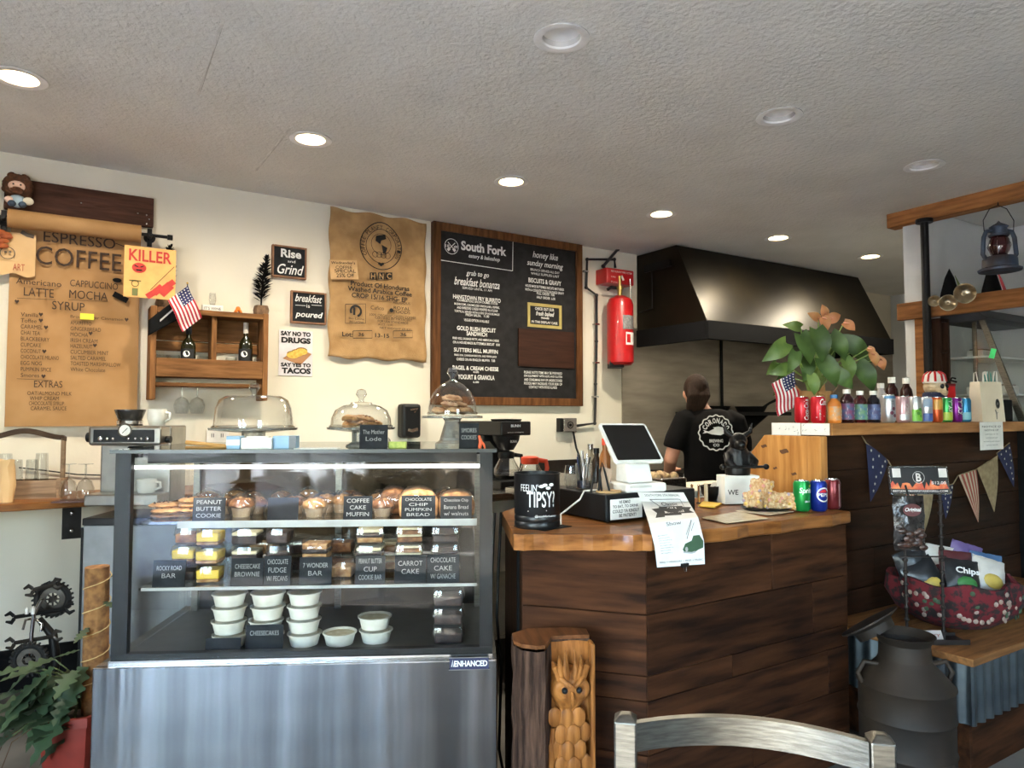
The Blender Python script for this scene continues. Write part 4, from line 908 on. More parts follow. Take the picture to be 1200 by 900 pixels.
MB().bb(GX0, GX1, .035, .06, CB, CB + .03).build('black_sill', BLACK, K)
MB().poly([(GX0, .033, CB + .013), (GX1, .033, CB + .013), (GX1, .033, CT - .01), (GX0, .033, CT - .01)]).build('front_glass', CASEGL, K)
MB().bb(GX0 + .0, GX0 + .048, .0365, .06, CB + .03, CT - .012).build('corner_post', BLACK, K)
MB().bb(GX1 - .042, GX1, .0365, .06, CB + .03, CT - .012).build('corner_post', BLACK, K)
for x in (GX0, GX1 - .006): MB().bb(x, x + .006, .062, CDEP - .03, CB + .001, CT - .012).build('side_glass', PANE, K)
MB().bb(GX0 - .008, GX1 + .012, .02, CDEP, CT - .01, CT).build('glass_top', glass('tinted_top_glass', (.62, .68, .66), .16, 3), K)
MB().bb(GX0 - .008, GX1 + .012, .014, .0195, CT - .011, CT + .0005).build('top_edge', mk('dark_glass_edge', (40, 48, 46), .3), K)
MB().bb(GX0 + .05, GX1 - .05, .15, CDEP - .1, CT - .05, CT - .0105).build('top_reflection_slab', BLACK, K)  # black slab added for the dark reflection band below the glass top
a = cs(130, 545, .07); b = cs(569, 545, .07)
MB().bb(GX0 + .012, GX1 - .01, .062, .075, 1.2, 1.212).build('light_strip', mk('led_strip', (245, 245, 240), .4, emis=1.6), K)
l = bpy.data.lights.new('case_lamp', 'AREA'); l.shape = 'RECTANGLE'; l.size = 1.0; l.size_y = .03; l.energy = 2.2; l.color = (1, .97, .92)
o = bpy.data.objects.new('case_lamp', l); COL.objects.link(o); o.parent = K; o.location = (.63, .09, 1.196)
# glass shelves with grey lips, back sliding doors
SH1, SH2, SH0 = 1.025, .812, CB
for zz in (SH1, SH2):
    MB().bb(GX0 + .05, GX1 - .05, .105, CDEP - .1, zz - .008, zz).build('glass_shelf', glass('shelf_glass', (.86, .9, .88), .08, 3), K)
LIP = mk('grey_lip', (166, 166, 160), .4)
MB().bb(GX0 + .17, GX1 - .05, .098, .104, SH1 - .02, SH1 + .002).build('shelf_lip', LIP, K)
MB().bb(GX0 + .06, GX1 - .05, .098, .104, SH2 - .008, SH2 + .001).build('shelf_lip', LIP, K)
for x in (GX0 + .03, .63, GX1 - .04):
    MB().bb(x - .012, x + .012, CDEP - .08, CDEP - .06, CB, CT - .05).build('back_upright', ALU, K)
for x0, x1, y in ((GX0 + .01, .64, CDEP - .05), (.62, GX1 - .01, CDEP - .03)):
    MB().bb(x0, x1, y, y + .005, CB, CT - .011).build('rear_sliding_door', glass('smoked_rear_door', (.3, .29, .27), .05, 3), K)
P0 = cs(548, 778, -.004)
m = MB(); bx0, bz0 = cs(527, 784, 0); bx1, bz1 = cs(574, 770, 0)
MB().bb(bx0, bx1 - .004, -.004, -.0005, bz0, bz1).build('badge', mk('navy_badge', (30, 34, 70), .5), K)
m = MB(); m.fit('ENHANCED', bx0 + .014, bx1 - .008, bz0 + .008, bz1 - .008, .0045, 0, .03); m.stroke([(bx0 + .006, bz0 + .008), (bx0 + .009, bz1 - .006), (bx0 + .012, bz0 + .008)], .002, .0045); m.xf(0, Matrix.Rotation(PI / 2, 4, 'X')); m.build('badge_lettering', CHALKW, K)
m = MB(); m.bb(bx0 - .003, bx1, -.0055, -.0042, bz0 - .003, bz0); m.bb(bx0 - .003, bx1, -.0055, -.0042, bz1, bz1 + .003); m.build('badge_rim', CHROME, K)

# ---- chalk price cards
def card(label, x0, y0, x1, y1, lines, ly, z, col=CHALK, tilt=.12):
    a, zb = cs(x0, y1, ly); b, zt = cs(x1, y1, ly); h = (y1 - y0) * dep(cw_(a, ly, z)) / F
    t = T('chalk_card', label, 'sign', cw_((a + b) / 2, ly, z), (PI / 2 - tilt, 0, CR), 'chalk cards in the display case')
    w = b - a
    MB().bb(-w / 2, w / 2, 0, h, -.004, 0).build('card_panel', col, t); MB().box((0, h * .2, -.018), (w * .5, .003, .03)).build('card_foot', col, t)
    m = MB(); n = len(lines); 
    for i, s in enumerate(lines):
        hh = h * .86 / max(n, 3); fr = min(.92, .14 * len(s) + .1); y = h * .93 - (i + 1) * hh - (h * .2 if n < 3 else 0) * .5
        m.fit(s, -w * fr * .42, w * fr * .42, y + hh * .25, y + hh * .85, .001)
    if lines: m.build('lettering', CHALKD, t)
    return t
FY = .12
card('chalk card reading Peanut Butter Cookie', 225, 582, 263, 609, ['PEANUT', 'BUTTER', 'COOKIE'], FY, SH1)
card('dim blank looking chalk card on upper shelf beside the peanut butter one', 313, 583, 349, 609, [], FY, SH1)
card('chalk card reading Coffee Test Cake Muffin on upper shelf', 402, 582, 436, 609, ['COFFEE', 'CAKE', 'MUFFIN'], FY, SH1)
card('chalk card reading Chocolate Chip Pumpkin Bread', 470, 582, 510, 609, ['CHOCOLATE', 'CHIP', 'PUMPKIN', 'BREAD'], FY, SH1)
card('chalk card reading Chocolate Chip Banana Bread at right end of upper shelf', 516, 582, 553, 608, ['Chocolate Chip', 'Banana Bread', 'w/ walnuts'], FY, SH1)
card('chalk card reading Rocky Road Bar', 178, 656, 216, 686, ['ROCKY ROAD', 'BAR'], FY, SH2)
card('chalk card reading Cheesecake Brownie', 270, 655, 308, 686, ['CHEESECAKE', 'BROWNIE'], FY, SH2)
card('chalk card reading Chocolate Fudge with Pecans', 308.5, 653, 340, 686, ['CHOCOLATE', 'FUDGE', 'W/ PECANS'], FY, SH2)
card('chalk card reading 7 Wonder Bar', 350, 655, 388, 686, ['7 WONDER', 'BAR'], FY, SH2)
card('chalk card reading Peanut Butter Cup Cookie Bar', 416, 654, 451, 686, ['PEANUT BUTTER', 'CUP', 'COOKIE BAR'], FY, SH2)
card('chalk card reading Carrot Cake', 462, 654, 499, 686, ['CARROT', 'CAKE'], FY, SH2)
card('chalk card reading Chocolate Cake with Ganache', 500, 654, 538, 686, ['CHOCOLATE', 'CAKE', 'W/ GANACHE'], FY, SH2)
card('chalk card reading Cheesecakes on the bottom of the case', 287, 727, 331, 757, ['CHEESECAKES'], FY, SH0 + .001)
card('blank chalk card below the left stack of cheesecake tubs', 240, 747, 281, 767, [], .085, SH0 + .001)

# ---- pastries
BROWN = mk('baked_brown', (146, 96, 54), .7, col2=(104, 62, 32), scale=50, bump=.6)
TAN = mk('baked_tan', (190, 146, 94), .75, col2=(150, 102, 58), scale=50, bump=.6)
CHOC = mk('dark_chocolate_bake', (64, 38, 26), .6, col2=(40, 24, 18), scale=60, bump=.5)
LEMON = mk('lemon_filling', (226, 190, 52), .5, col2=(206, 166, 36), scale=20)
CREAM = mk('cream_topping', (226, 210, 176), .6, col2=(206, 186, 148), scale=40, bump=.3)
WRAP = glass('shrink_wrap', (.97, .97, .96), .12, 3, .08, .02)
def muffin(px, py_, r, ly, label, mat=BROWN, z=SH1):
    x, _ = cs(px, 600, ly); t = T('muffin', label, 'muffin', cw_(x, ly, z), (0, 0, CR), 'wrapped muffins on the upper shelf')
    b = MB(); b.lathe([(0, 0), (r * .62, 0), (r * .8, r * .75), (0, r * .75)], 14); b.build('paper_cup', mk('muffin_paper', (176, 150, 120), .8, stretch=(8, 8, .5)), t, smooth=40)
    b = MB(); b.lathe([(r * .78, r * .72), (r * .98, r * .9), (r * .9, r * 1.2), (r * .55, r * 1.45), (0, r * 1.52)], 16); b.jit(0, r * .06); b.build('baked_top', mat, t, smooth=70)
    b = MB()
    for k in range(12): a = random.uniform(0, 2 * PI); q = random.uniform(.1, .7); b.sph((r * q * math.cos(a), r * q * math.sin(a), r * (1.5 - .45 * q * q)), r * .11, 6, 4)
    tag(b.build('crumb_topping', TAN, t, smooth=60), kind='stuff')
    b = MB(); b.lathe([(r * .8, 0), (r * 1.12, r * .8), (r * 1.05, r * 1.4), (r * .4, r * 1.75), (r * .3, r * 1.9)], 14); b.jit(0, r * .05); b.build('plastic_wrap', WRAP, t, smooth=50)
MUF = ['just right of the peanut butter card', 'in front left of the blank card', 'behind left of the blank card', 'at the back above the blank card', 'in front between blank card and muffin card', 'behind left of the muffin card', 'right behind the blank card', 'directly behind the muffin card', 'right half behind the muffin card', 'in front between muffin and pumpkin cards', 'at the back right of the muffin card', 'behind the blank card at its left edge'] + ['back row, ' + s for s in ('behind the peanut butter card', 'second from left', 'third from left', 'fourth from left', 'fifth from left', 'behind the pumpkin bread card', 'behind the banana bread card')]
for i, (px, ly, r, mt) in enumerate(((262, .3, .045, BROWN), (283, .22, .05, BROWN), (300, .3, .045, BROWN), (296, .45, .045, BROWN), (368, .2, .048, TAN), (382, .32, .048, TAN), (346, .3, .045, BROWN), (400, .32, .048, TAN), (418, .3, .046, TAN), (448, .2, .046, BROWN), (444, .36, .046, TAN), (326, .26, .044, BROWN), (244, .46, .046, BROWN), (275, .5, .046, TAN), (330, .46, .046, BROWN), (362, .48, .048, TAN), (410, .48, .046, BROWN), (480, .46, .048, TAN), (522, .46, .046, BROWN))):
    muffin(px, 0, r * .86, ly, 'wrapped muffin on upper case shelf, ' + MUF[i], mt)
def cookie(label, px, ly, z, r, mat, n, name='cookie', group='cookies in the display case'):
    x, _ = cs(px, 600, ly)
    for k in range(n):
        t = T(name, label + ', ' + ['bottom one', 'second from below', 'third from below', 'fourth from below'][k], 'cookie', cw_(x + random.uniform(-.012, .012), ly + random.uniform(-.02, .02), z + k * .0165), (0, 0, random.uniform(0, 3)), group)
        b = MB(); b.lathe([(0, 0), (r * .9, .001), (r, .006), (r * .8, .013), (0, .016)], 16); b.jit(0, .0015); b.build('cookie_body', mat, t, smooth=60)
        b = MB(); [b.sph((r * .75 * random.uniform(-1, 1) * .8, r * .75 * random.uniform(-1, 1) * .8, .0145), .004, 6, 4) for _ in range(9)]; tag(b.build('chips', CHOC, t), kind='stuff')
cookie('peanut butter cookie stacked at left end of the upper shelf', 196, .24, SH1, .055, TAN, 3)
cookie('peanut butter cookie stacked just behind its chalk card', 226, .26, SH1, .055, TAN, 4)
def loaf(label, px, ly, w, h, mat, z=SH1):
    x, _ = cs(px, 600, ly); t = T('wrapped_bread_loaf', label, 'bread', cw_(x, ly, z), (0, 0, CR + .1))
    b = MB(); b.prismY([(-w / 2, 0), (w / 2, 0), (w / 2 * 1.05, h * .6), (w * .36, h * .92), (0, h), (-w * .36, h * .92), (-w / 2 * 1.05, h * .6)], -.06, .06); b.build('loaf_body', mat, t, bev=.01)
    b = MB(); b.sph((0, 0, h * .52), (w * .58, .075, h * .56), 14, 8); b.jit(0, .003); b.build('plastic_wrap', WRAP, t, smooth=30)
# second rows behind the chalk cards on the middle shelf
loaf('wrapped pumpkin bread loaf behind its chalk card', 490, .22, .13, .095, TAN)
loaf('wrapped banana bread loaf at right end of upper shelf', 534, .22, .12, .085, mk('banana_bread', (168, 120, 70), .75, col2=(120, 78, 44), scale=40, bump=.5))
loaf('wrapped brown loaf between muffin card and pumpkin bread', 462, .3, .1, .09, BROWN)

# clear clamshell boxes with a filling
def clam(label, px, ly, z, w, h, layers, group, depth=.09, jx=0, name='dessert_box', cat='dessert'):
    x, _ = cs(px, 650, ly); t = T(name, label, cat, cw_(x + jx, ly, z), (0, 0, CR + random.uniform(-.08, .08)), group)
    zz = .004
    for nm, mt, fr in layers:
        hh = h * fr; MB().bb(-w * .42, w * .42, -depth * .42, depth * .42, zz, zz + hh - .0006).build(nm, mt, t, bev=.004); zz += hh
    b = MB(); n = 12
    for k, (s, zc) in enumerate([(.44, 0), (.5, h * .5), (.53, h * .52), (.53, h * .56), (.47, h * .95), (.44, h)]):
        pass
    b.lathe([(0, 0), (.66, 0), (.72, h * .48), (.78, h * .5), (.78, h * .55), (.7, h * .94), (.62, h), (0, h)], 24, (0, 0, 0), 1, 1, 6)
    for i in range(b.n()): p = b.v[i]; b.v[i] = Vector((p.x * w * .66, p.y * depth * .66, p.z))
    b.build('clamshell', PLAST, t, smooth=40)
    return t
lem = [('crust', TAN, .18), ('lemon_layer', LEMON, .5)]
ZB = .062
for k, s in enumerate(('bottom', 'middle', 'top')): clam('clear box with yellow lemon bar, %s of the stack of three' % s, 247, .19, SH2 + k * ZB, .085, .06, lem, 'lemon bar boxes')
clam('clear box with yellow lemon bar left of the stack of three, upper one', 219, .22, SH2 + ZB, .085, .06, lem, 'lemon bar boxes')
clam('clear box with rocky road bar under the left lemon bar box', 219, .22, SH2, .085, .06, [('brownie', CHOC, .5)], 'rocky road boxes')
clam('clear box with brown bar topping the left lemon bar box', 222, .24, SH2 + 2 * ZB, .085, .06, [('bar', BROWN, .5)], 'rocky road boxes')
brw = [('brownie', CHOC, .45), ('cream_swirl', CREAM, .2)]
for k, s in enumerate(('bottom', 'middle', 'top')): clam('clear box of cheesecake brownie with pale topping, %s of its stack' % s, 290, .2, SH2 + k * ZB, .1, .06, brw, 'cheesecake brownie boxes')
for k, s in enumerate(('bottom', 'middle', 'top')): clam('clear box of dark fudge, %s of the stack behind the fudge card' % s, 328, .21, SH2 + k * ZB, .085, .06, [('fudge', CHOC, .62)], 'fudge boxes')
for k, s in enumerate(('bottom', 'top')): clam('clear box of layered wonder bar, %s one' % s, 372, .2, SH2 + k * ZB * 1.15, .1, .07, [('base', TAN, .25), ('filling', CHOC, .2), ('topping', mk('coconut', (196, 150, 100), .8, col2=(140, 90, 50), scale=60, bump=.5), .3)], 'wonder bar boxes')
for k, s in enumerate(('bottom', 'second', 'top')): clam('clear box of peanut butter cup cookie bar, %s of its stack' % s, 434, .2, SH2 + k * ZB, .1, .06, [('base', TAN, .3), ('chocolate', CHOC, .25), ('crumble', CREAM, .2)], 'cookie bar boxes')
car = [('cake', BROWN, .3), ('frosting', CREAM, .14), ('cake', BROWN, .25), ('frosting', CREAM, .14)]
for k, s in enumerate(('bottom', 'middle', 'top')): clam('clear box of frosted carrot cake, %s of its stack' % s, 480, .2, SH2 + k * ZB, .1, .06, car, 'carrot cake boxes')
chc = [('cake', CHOC, .35), ('ganache', mk('ganache', (36, 20, 16), .25), .1), ('cake', CHOC, .3)]
for k, s in enumerate(('bottom', 'middle', 'top')): clam('clear box of chocolate ganache cake, %s of the stack on middle shelf' % s, 522, .2, SH2 + k * ZB, .1, .06, chc, 'chocolate cake boxes')
for k, s in enumerate(('bottom', 'middle', 'top')): clam('clear box of brownies, %s of the stack at lower right of the case' % s, 526, .2, SH0 + k * ZB, .11, .06, [('brownie', CHOC, .55)], 'brownie boxes')
clam('small clear box of crumble between wonder bar and cookie bar cards', 403, .24, SH2, .08, .06, [('crumble', TAN, .6)], 'crumble boxes')

for px, nm, ly_, lay in ((238, 'rocky road bars', .36, [('bar', CHOC, .6)]), (310, 'blond brownies', .36, [('bar', TAN, .6)]), (352, 'dark fudge squares', .36, [('bar', CHOC, .6)]), (400, 'oat bars', .36, [('bar', BROWN, .6)]), (457, 'crumble bars', .36, [('bar', TAN, .4), ('topping', CREAM, .2)]), (500, 'dark cake slices', .36, [('cake', CHOC, .7)])):
    for k, s in enumerate(('lower', 'upper')): clam('clear box of %s in back row of middle shelf, %s one' % (nm, s), px, ly_, SH2 + k * ZB, .1, .06, lay, 'back row dessert boxes')

# cheesecake tubs
TUB = mk('white_plastic_tub', (226, 220, 202), .35, col2=(212, 204, 184), scale=20)
def tub(label, px, ly, k, r=.058, lid=True, zh=.046):
    x, _ = cs(px, 720, ly); t = T('cheesecake_tub', label, 'dessert tub', cw_(x + random.uniform(-.003, .003), ly, SH0 + k * zh), (0, 0, random.uniform(0, 3)), 'cheesecake tubs')
    MB().lathe([(0, 0), (r * .78, 0), (r * .92, .034), (r, .036), (r, .04), (r * .88, .04)], 24).build('tub_body', TUB, t, smooth=40)
    MB().lathe([(0, .032), (r * .86, .034)], 20).build('cheesecake', CREAM, t)
    if lid: MB().lathe([(r, .0402), (r * 1.02, .043), (r * .8, .0455), (0, .0455)], 24).build('clear_lid', PLAST, t, smooth=50)
for px, nm in ((269, 'left'), (313, 'second'), (357, 'third')):
    for k, s in enumerate(('bottom', 'second', 'third', 'top')): tub('white cheesecake tub, %s in the %s stack' % (s, nm), px, .2, k)
tub('single open white cheesecake tub right of the stacks', 398, .2, 0, lid=False)
for k, s in enumerate(('lower', 'upper')): tub('white cheesecake tub at right of bottom shelf, %s one' % s, 440, .22, k)

# ---- on top of the case
def onT(px, py, h=CT): return onZ(px, py, h)
def top_at(px, ly, z=CT): x, _ = cs(px, 515, ly); return cw_(x, ly, z)
def dome(label, px, ly, r, hd, plate_z, square=False, ped='low', knob=.02, prof=None):
    t = T('cake_stand', label, 'cake stand', top_at(px, ly), (0, 0, CR), 'glass cake stands')
    z0 = plate_z
    if ped == 'low':
        MB().lathe([(0, 0), (r * .5, 0), (r * .48, .006), (r * .3, .016), (r * .3, z0 - .012), (r * .8, z0 - .006), (r * 1.1, z0 - .002), (r * 1.12, z0 + .006), (r * 1.0, z0 + .004), (0, z0 + .002)], 32).build('glass_plate', mk('cut_glass', (214, 212, 202), .08, 0, trans=.7), t, smooth=30)
    else:
        MB().lathe([(0, 0), (.06, 0), (.06, .012), (.045, .022), (.026, z0 - .02), (.034, z0 - .008), (0, z0 - .006)], 8).build('pedestal', mk('cut_glass', (214, 212, 202), .08, 0, trans=.7), t, smooth=20)
        MB().lathe([(0, z0 - .006), (r * 1.0, z0 - .004), (r * 1.26, z0 - .008), (r * 1.26, z0 + .0), (r * 1.0, z0 + .002), (0, z0 + .002)], 36).build('glass_plate', mk('cut_glass', (214, 212, 202), .08, 0, trans=.7), t, smooth=30)
    pr = [(r * a, z0 + .006 + hd * b) for a, b in prof]
    MB().lathe(pr, 36).build('dome', DOME, t, smooth=60)
    MB().lathe([(r * prof[0][0] * 1.03, z0 + .004), (r * prof[0][0] * 1.05, z0 + .01), (r * prof[0][0] * 1.0, z0 + .014)], 36).build('dome_rim', CUPGL, t, smooth=60)
    b = MB(); zt = pr[-1][1]; b.lathe([(knob * .5, zt - .002), (knob * .45, zt + knob * .5), (knob, zt + knob * 1.3), (knob * .7, zt + knob * 2.1), (0, zt + knob * 2.3)], 16); b.build('knob', CUPGL, t, smooth=50)
    return t, z0
dA = .27
t1, z1 = dome('wide empty glass cake dome at left on the display case', 297, dA, .135, .115, .06, prof=[(1.0, 0), (.98, .3), (.95, .6), (.86, .85), (.7, .97), (.3, 1.0), (.12, 1.0)])
t2_, z2 = dome('low glass cake dome with pastry on a cut glass stand, middle of the case', 423, .27, .108, .088, .062, prof=[(1.0, 0), (.97, .35), (.85, .68), (.62, .86), (.36, .93), (.34, 1.0), (.12, 1.03)])
t3, z3 = dome('tall round glass cake dome on pedestal stand at right of the case', 530, .2, .085, .12, .108, ped='high', prof=[(1.0, 0), (.99, .2), (.93, .42), (.78, .65), (.52, .85), (.25, .96), (.12, 1.0)])
def pastry(label, base, z, x, y, r, mat, k):
    t = T('cookie', label, 'cookie', cw_(0, 0) * 0 + base + CXA * x + CYA * y + Vector((0, 0, z)), (random.uniform(-.25, .25), random.uniform(-.25, .25), random.uniform(0, 3)), 'cookies under the domes')
    b = MB(); b.lathe([(0, 0), (r * .9, .002), (r, .008), (r * .75, .017), (0, .02)], 14); b.jit(0, .002); b.build('cookie_body', mat, t, smooth=60)
    b = MB(); [b.sph((r * .6 * random.uniform(-1, 1), r * .6 * random.uniform(-1, 1), .018), .0035, 6, 4) for _ in range(6)]; tag(b.build('crumbs', BROWN, t), kind='stuff')
PINKC = mk('snickerdoodle', (196, 160, 120), .8, col2=(160, 116, 82), scale=50, bump=.5)
base = top_at(530, .2)
for k in range(11):
    a = k * 2.4; rr = .045 * (1 if k < 6 else .55 if k < 9 else .2); pastry('tan cookie piled under the tall round dome', base, z3 + .01 + (0 if k < 6 else .022 if k < 9 else .042), rr * math.cos(a), rr * math.sin(a), .03, PINKC, k)
base = top_at(423, .27)
for k in range(5): a = k * 1.3; pastry('tan cookie under the low middle dome', base, z2 + .01 + .018 * (k // 3), .04 * math.cos(a), .04 * math.sin(a), .036, TAN, k)
# boxes, tongs, paper, cards on the case top
def tbox(name, label, cat, px0, px1, ly, h, d, mat, rot=0, group=None):
    a, _ = cs(px0, 515, ly); b, _ = cs(px1, 515, ly); t = T(name, label, cat, cw_((a + b) / 2, ly, CT), (0, 0, CR + rot), group); MB().bb(-(b - a) / 2, (b - a) / 2, -d / 2, d / 2, 0, h).build('box_body', mat, t, bev=.002); return t, b - a
BLUB = mk('pale_blue_box', (146, 180, 206), .6)
t, w = tbox('pale_blue_box', 'pale blue carton left of the white napkin pack on the case', 'box', 268, 284, .09, .042, .05, BLUB); MB().bb(-w / 2, w / 2, -.0265, -.0255, .012, .03).build('print_band', WHITE, t)
t, w = tbox('pale_blue_box', 'pale blue carton with grey end right of the white napkin pack', 'box', 322, 349, .1, .042, .05, BLUB); MB().bb(w * .2, w / 2, -.0265, -.0255, .0, .0418).build('grey_end', mk('grey_card', (120, 122, 124), .7), t)
t, w = tbox('napkin_pack', 'white wrapped napkin pack between the blue cartons', 'napkins', 285, 321, .085, .036, .05, mk('white_wrap', (232, 230, 220), .35, col2=(210, 206, 194), scale=30, bump=.5))
MB().box((0, 0, .0385), (w * .7, .03, .004)).build('folded_flap', WHITE, t)
m = MB(); x0, _ = cs(218, 515, .12); x1, _ = cs(266, 515, .12)
tg = T('wooden_tongs', 'pair of wooden tongs lying at left on the case top', 'tongs', cw_((x0 + x1) / 2, .12, CT), (0, 0, CR))
BAM = wood('bamboo', (196, 150, 92), (160, 114, 62), 'x', .5)
w = x1 - x0
MB().tube([(-w / 2, 0, .02), (0, 0, .014), (w / 2, 0, .007)], [.007, .006, .006], 8).build('upper_arm', BAM, tg, smooth=60); MB().tube([(-w / 2, 0, .004), (0, 0, .003), (w / 2, 0, .004)], .004, 8, flat=1.8).build('lower_arm', BAM, tg, smooth=60)
ps = T('paper_strip', 'white paper strip with small print flat on case top between domes', 'paper', top_at(372, .1), (0, 0, CR))
MB().bb(-.07, .07, -.03, .03, 0, .0015).build('sheet', PAPER, ps); m = MB(); m.fit('afternoon special', -.03, .06, -.006, .008, .0025); m.ring(-.05, 0, .01, .003, .0025); m.build('lettering', INK, ps)
def topcard(label, x0, y0, x1, y1, lines, ly):
    card(label, x0, y0, x1, y1, lines, ly, CT)
topcard('black chalk card in front of the low middle dome', 421, 497, 454, 525, ['The Mother', 'Lode'], .06)
topcard('black chalk card reading Smores Cookies beside the pedestal dome', 538, 497, 561, 526, ['SMORES', 'COOKIES'], .12)
bt = T('green_labelled_jar', 'low jar with yellow green label on case top right of middle dome', 'jar', top_at(466, .09), (0, 0, CR))
MB().bb(-.03, .03, -.015, .015, 0, .022).build('label_block', mk('yellow_green', (180, 186, 92), .6, col2=(140, 160, 70), scale=60), bt, bev=.003); MB().sph((-.04, 0, .02), .018).build('glass_ball', CUPGL, bt, smooth=60)
of = T('orange_toy_dinosaur', 'small orange toy figure at right end of case top', 'toy', top_at(562, .1), (0, 0, CR))
m = MB(); m.tube([(0, 0, 0), (.004, 0, .02), (-.002, 0, .042)], [.006, .007, .004], 8); m.tube([(.004, 0, .02), (.014, 0, .012), (.018, 0, 0)], [.006, .004, .003], 8); m.build('toy_body', mk('orange_plastic', (226, 96, 52), .5), of, smooth=60)
# ================================================================== service counter
CZ = .99
PLANK = wood('counter_plank', (74, 43, 24), (33, 18, 10), 'x', .75, 3.2, .35, lo=.32, hi=.68)
SLABM = wood('live_edge_slab', (160, 104, 54), (100, 58, 26), 'x', .4, 4, .15, rnd=True, coat=.25)
S0 = onZ(602, 626, CZ); SB = Vector((onY(765, 640, 1.70).x, 1.70, CZ)); S2 = Vector((2.71, 1.70, CZ)); S5 = onZ(588, 600, CZ); S3 = Vector((2.76, 2.3, CZ)); S4 = Vector((1.75, 2.62, CZ))
def live(a, b, n=14, amp=.008):
    d = (b - a); nn = Vector((d.y, -d.x, 0)).normalized()
    return [a + d * (k / n) + nn * (amp * math.sin(k * 1.7) + random.uniform(-amp, amp) * .5) for k in range(n + 1)]
CT_ = T('wooden_countertop', 'thick live edge wooden countertop slabs on the plank counter', 'countertop', (S0.x, S0.y, CZ - .052), 0)
o3 = Vector((S0.x, S0.y, 0))
fl_ = live(S0, SB); fr_ = live(SB, S2)
mid = Vector((SB.x + .12, SB.y + .9, 0))
def slab(pts, a, b, th):
    d = b - a; ang = math.atan2(d.y, d.x); R2 = Matrix.Rotation(-ang, 3, 'Z')
    q = [R2 @ (Vector((p.x, p.y, 0)) - o3) for p in pts]
    MB().prism([(v.x, v.y) for v in q], 0, th).build('slab', SLABM, CT_, (0, 0, 0), (0, 0, ang), bev=.008)
slab(fl_[:-1] + [SB - Vector((.002, 0, 0)), mid - Vector((.002, 0, 0)), S4, S5], S0, SB, .052)
slab([SB + Vector((.002, 0, 0))] + fr_[1:] + [S3, mid + Vector((.002, 0, 0))], SB, S2, .048)
# plank front
CN = T('plank_counter', 'dark brown plank fronted service counter', 'counter', (S0.x, S0.y, 0), 0)
A = onZ(612, 640, CZ - .06) ; A.z = 0; A = A + FW0 * .015
Bp = Vector((SB.x - .005, 1.725, 0)); Cc = Vector((2.69, 1.725, 0)); Bk = onZ(592, 602, CZ); Bk.z = 0; Dk = Vector((2.69, 1.99, 0))
ROWS = [.935, .73, .535, .455, .285, .12, .005]
def planks(parent, org, a, b, rows, th=.022, splits=None, mat=PLANK, name='plank'):
    d = (b - a); Lg = d.length; ang = math.atan2(d.y, d.x)
    for i, (z1, z0) in enumerate(zip(rows, rows[1:])):
        cuts = [0] + sorted(splits[i] if splits and i in splits else []) + [Lg]
        for c0, c1 in zip(cuts, cuts[1:]):
            pr = random.uniform(0, .004); ln = c1 - c0
            MB().bb(-ln / 2 + .001, ln / 2 - .001, -pr, th, -(z1 - z0) / 2 + .0015, (z1 - z0) / 2 - .0015).build(name, mat, parent, a + d * ((c0 + c1) / 2 / Lg) + Vector((0, 0, (z0 + z1) / 2)) - org, (0, 0, ang), bev=.002)
org = Vector((S0.x, S0.y, 0))
planks(CN, org, A, Bp, ROWS)
planks(CN, org, Bp, Cc, ROWS, splits={0: [.62], 1: [.86], 2: [.4], 3: [.95], 4: [.5]})
planks(CN, org, Cc, Dk, [.935, .6, .3, .005])
planks(CN, org, Bk, A, [.935, .005], name='corner_board', mat=wood('corner_board_wood', (64, 39, 24), (38, 24, 15), 'z', .6))
m = MB(); inn = .03
pts = [A + Vector((.01, .05, 0)), Bp + Vector((0, .04, 0)), Cc + Vector((-.04, .04, 0)), Vector((2.65, 2.25, 0)), Vector((1.78, 2.55, 0)), Bk + Vector((.06, .02, 0))]
m.prism([((p - org).x, (p - org).y) for p in pts], .0, CZ - .056); m.build('carcass', BLKM, CN)

# ---- half wall with ledge
LZ, LB = 1.34, 1.285
HWY = 1.985
HW = T('plank_half_wall', 'tall dark plank half wall right of the counter with a high ledge', 'half wall', (2.82, HWY, 0), 0)
planks(HW, Vector((2.82, HWY, 0)), Vector((2.82, HWY, 0)), Vector((4.84, HWY, 0)), [1.283, 1.12, .93, .74, .56, .37, .18, .005], splits={1: [.7], 2: [1.1], 3: [.5], 4: [1.3], 5: [.8]}, mat=wood('half_wall_plank', (60, 36, 21), (30, 18, 11), 'x', .65, 3.2, .35, lo=.25, hi=.75))
MB().bb(.0, 2.0, .023, .2, 0, LB - .002).build('carcass', BLKM, HW)
LD = T('wooden_ledge', 'thick pine ledge on top of the half wall carrying cans and bottles', 'ledge', (2.85, 1.88, LB), 0)
LEDGE = wood('pine_ledge', (180, 128, 76), (128, 82, 44), 'x', .5, 4, .2, coat=.1)
MB().prism([(0, 0), (1.98, 0), (1.98, .32), (.02, .32)], 0, LZ - LB).build('ledge_board', LEDGE, LD, bev=.006)
nte = T('taped_paper_note', 'white doodled paper strip taped round the left end of the ledge', 'note', (2.847, 1.88, LB), 0)
MB().bb(-.003, 0, .01, .15, .002, .054).build('end_sheet', PAPER, nte); MB().bb(-.003, 0, .155, .31, -.002, .055).build('end_sheet', PAPER, nte)
m = MB()
for k in range(26): y0 = random.uniform(.02, .29); z0 = random.uniform(.01, .045); a = random.uniform(0, 6); m.add([(-.0036, y0, z0), (-.0036, y0 + .012 * math.cos(a), z0 + .012 * math.sin(a)), (-.0036, y0 + .012 * math.cos(a) + .002, z0 + .012 * math.sin(a) + .002)], [(0, 1, 2)])
tag(m.build('pencil_doodles', mk('pencil', (110, 108, 104), .9), nte), kind='stuff')
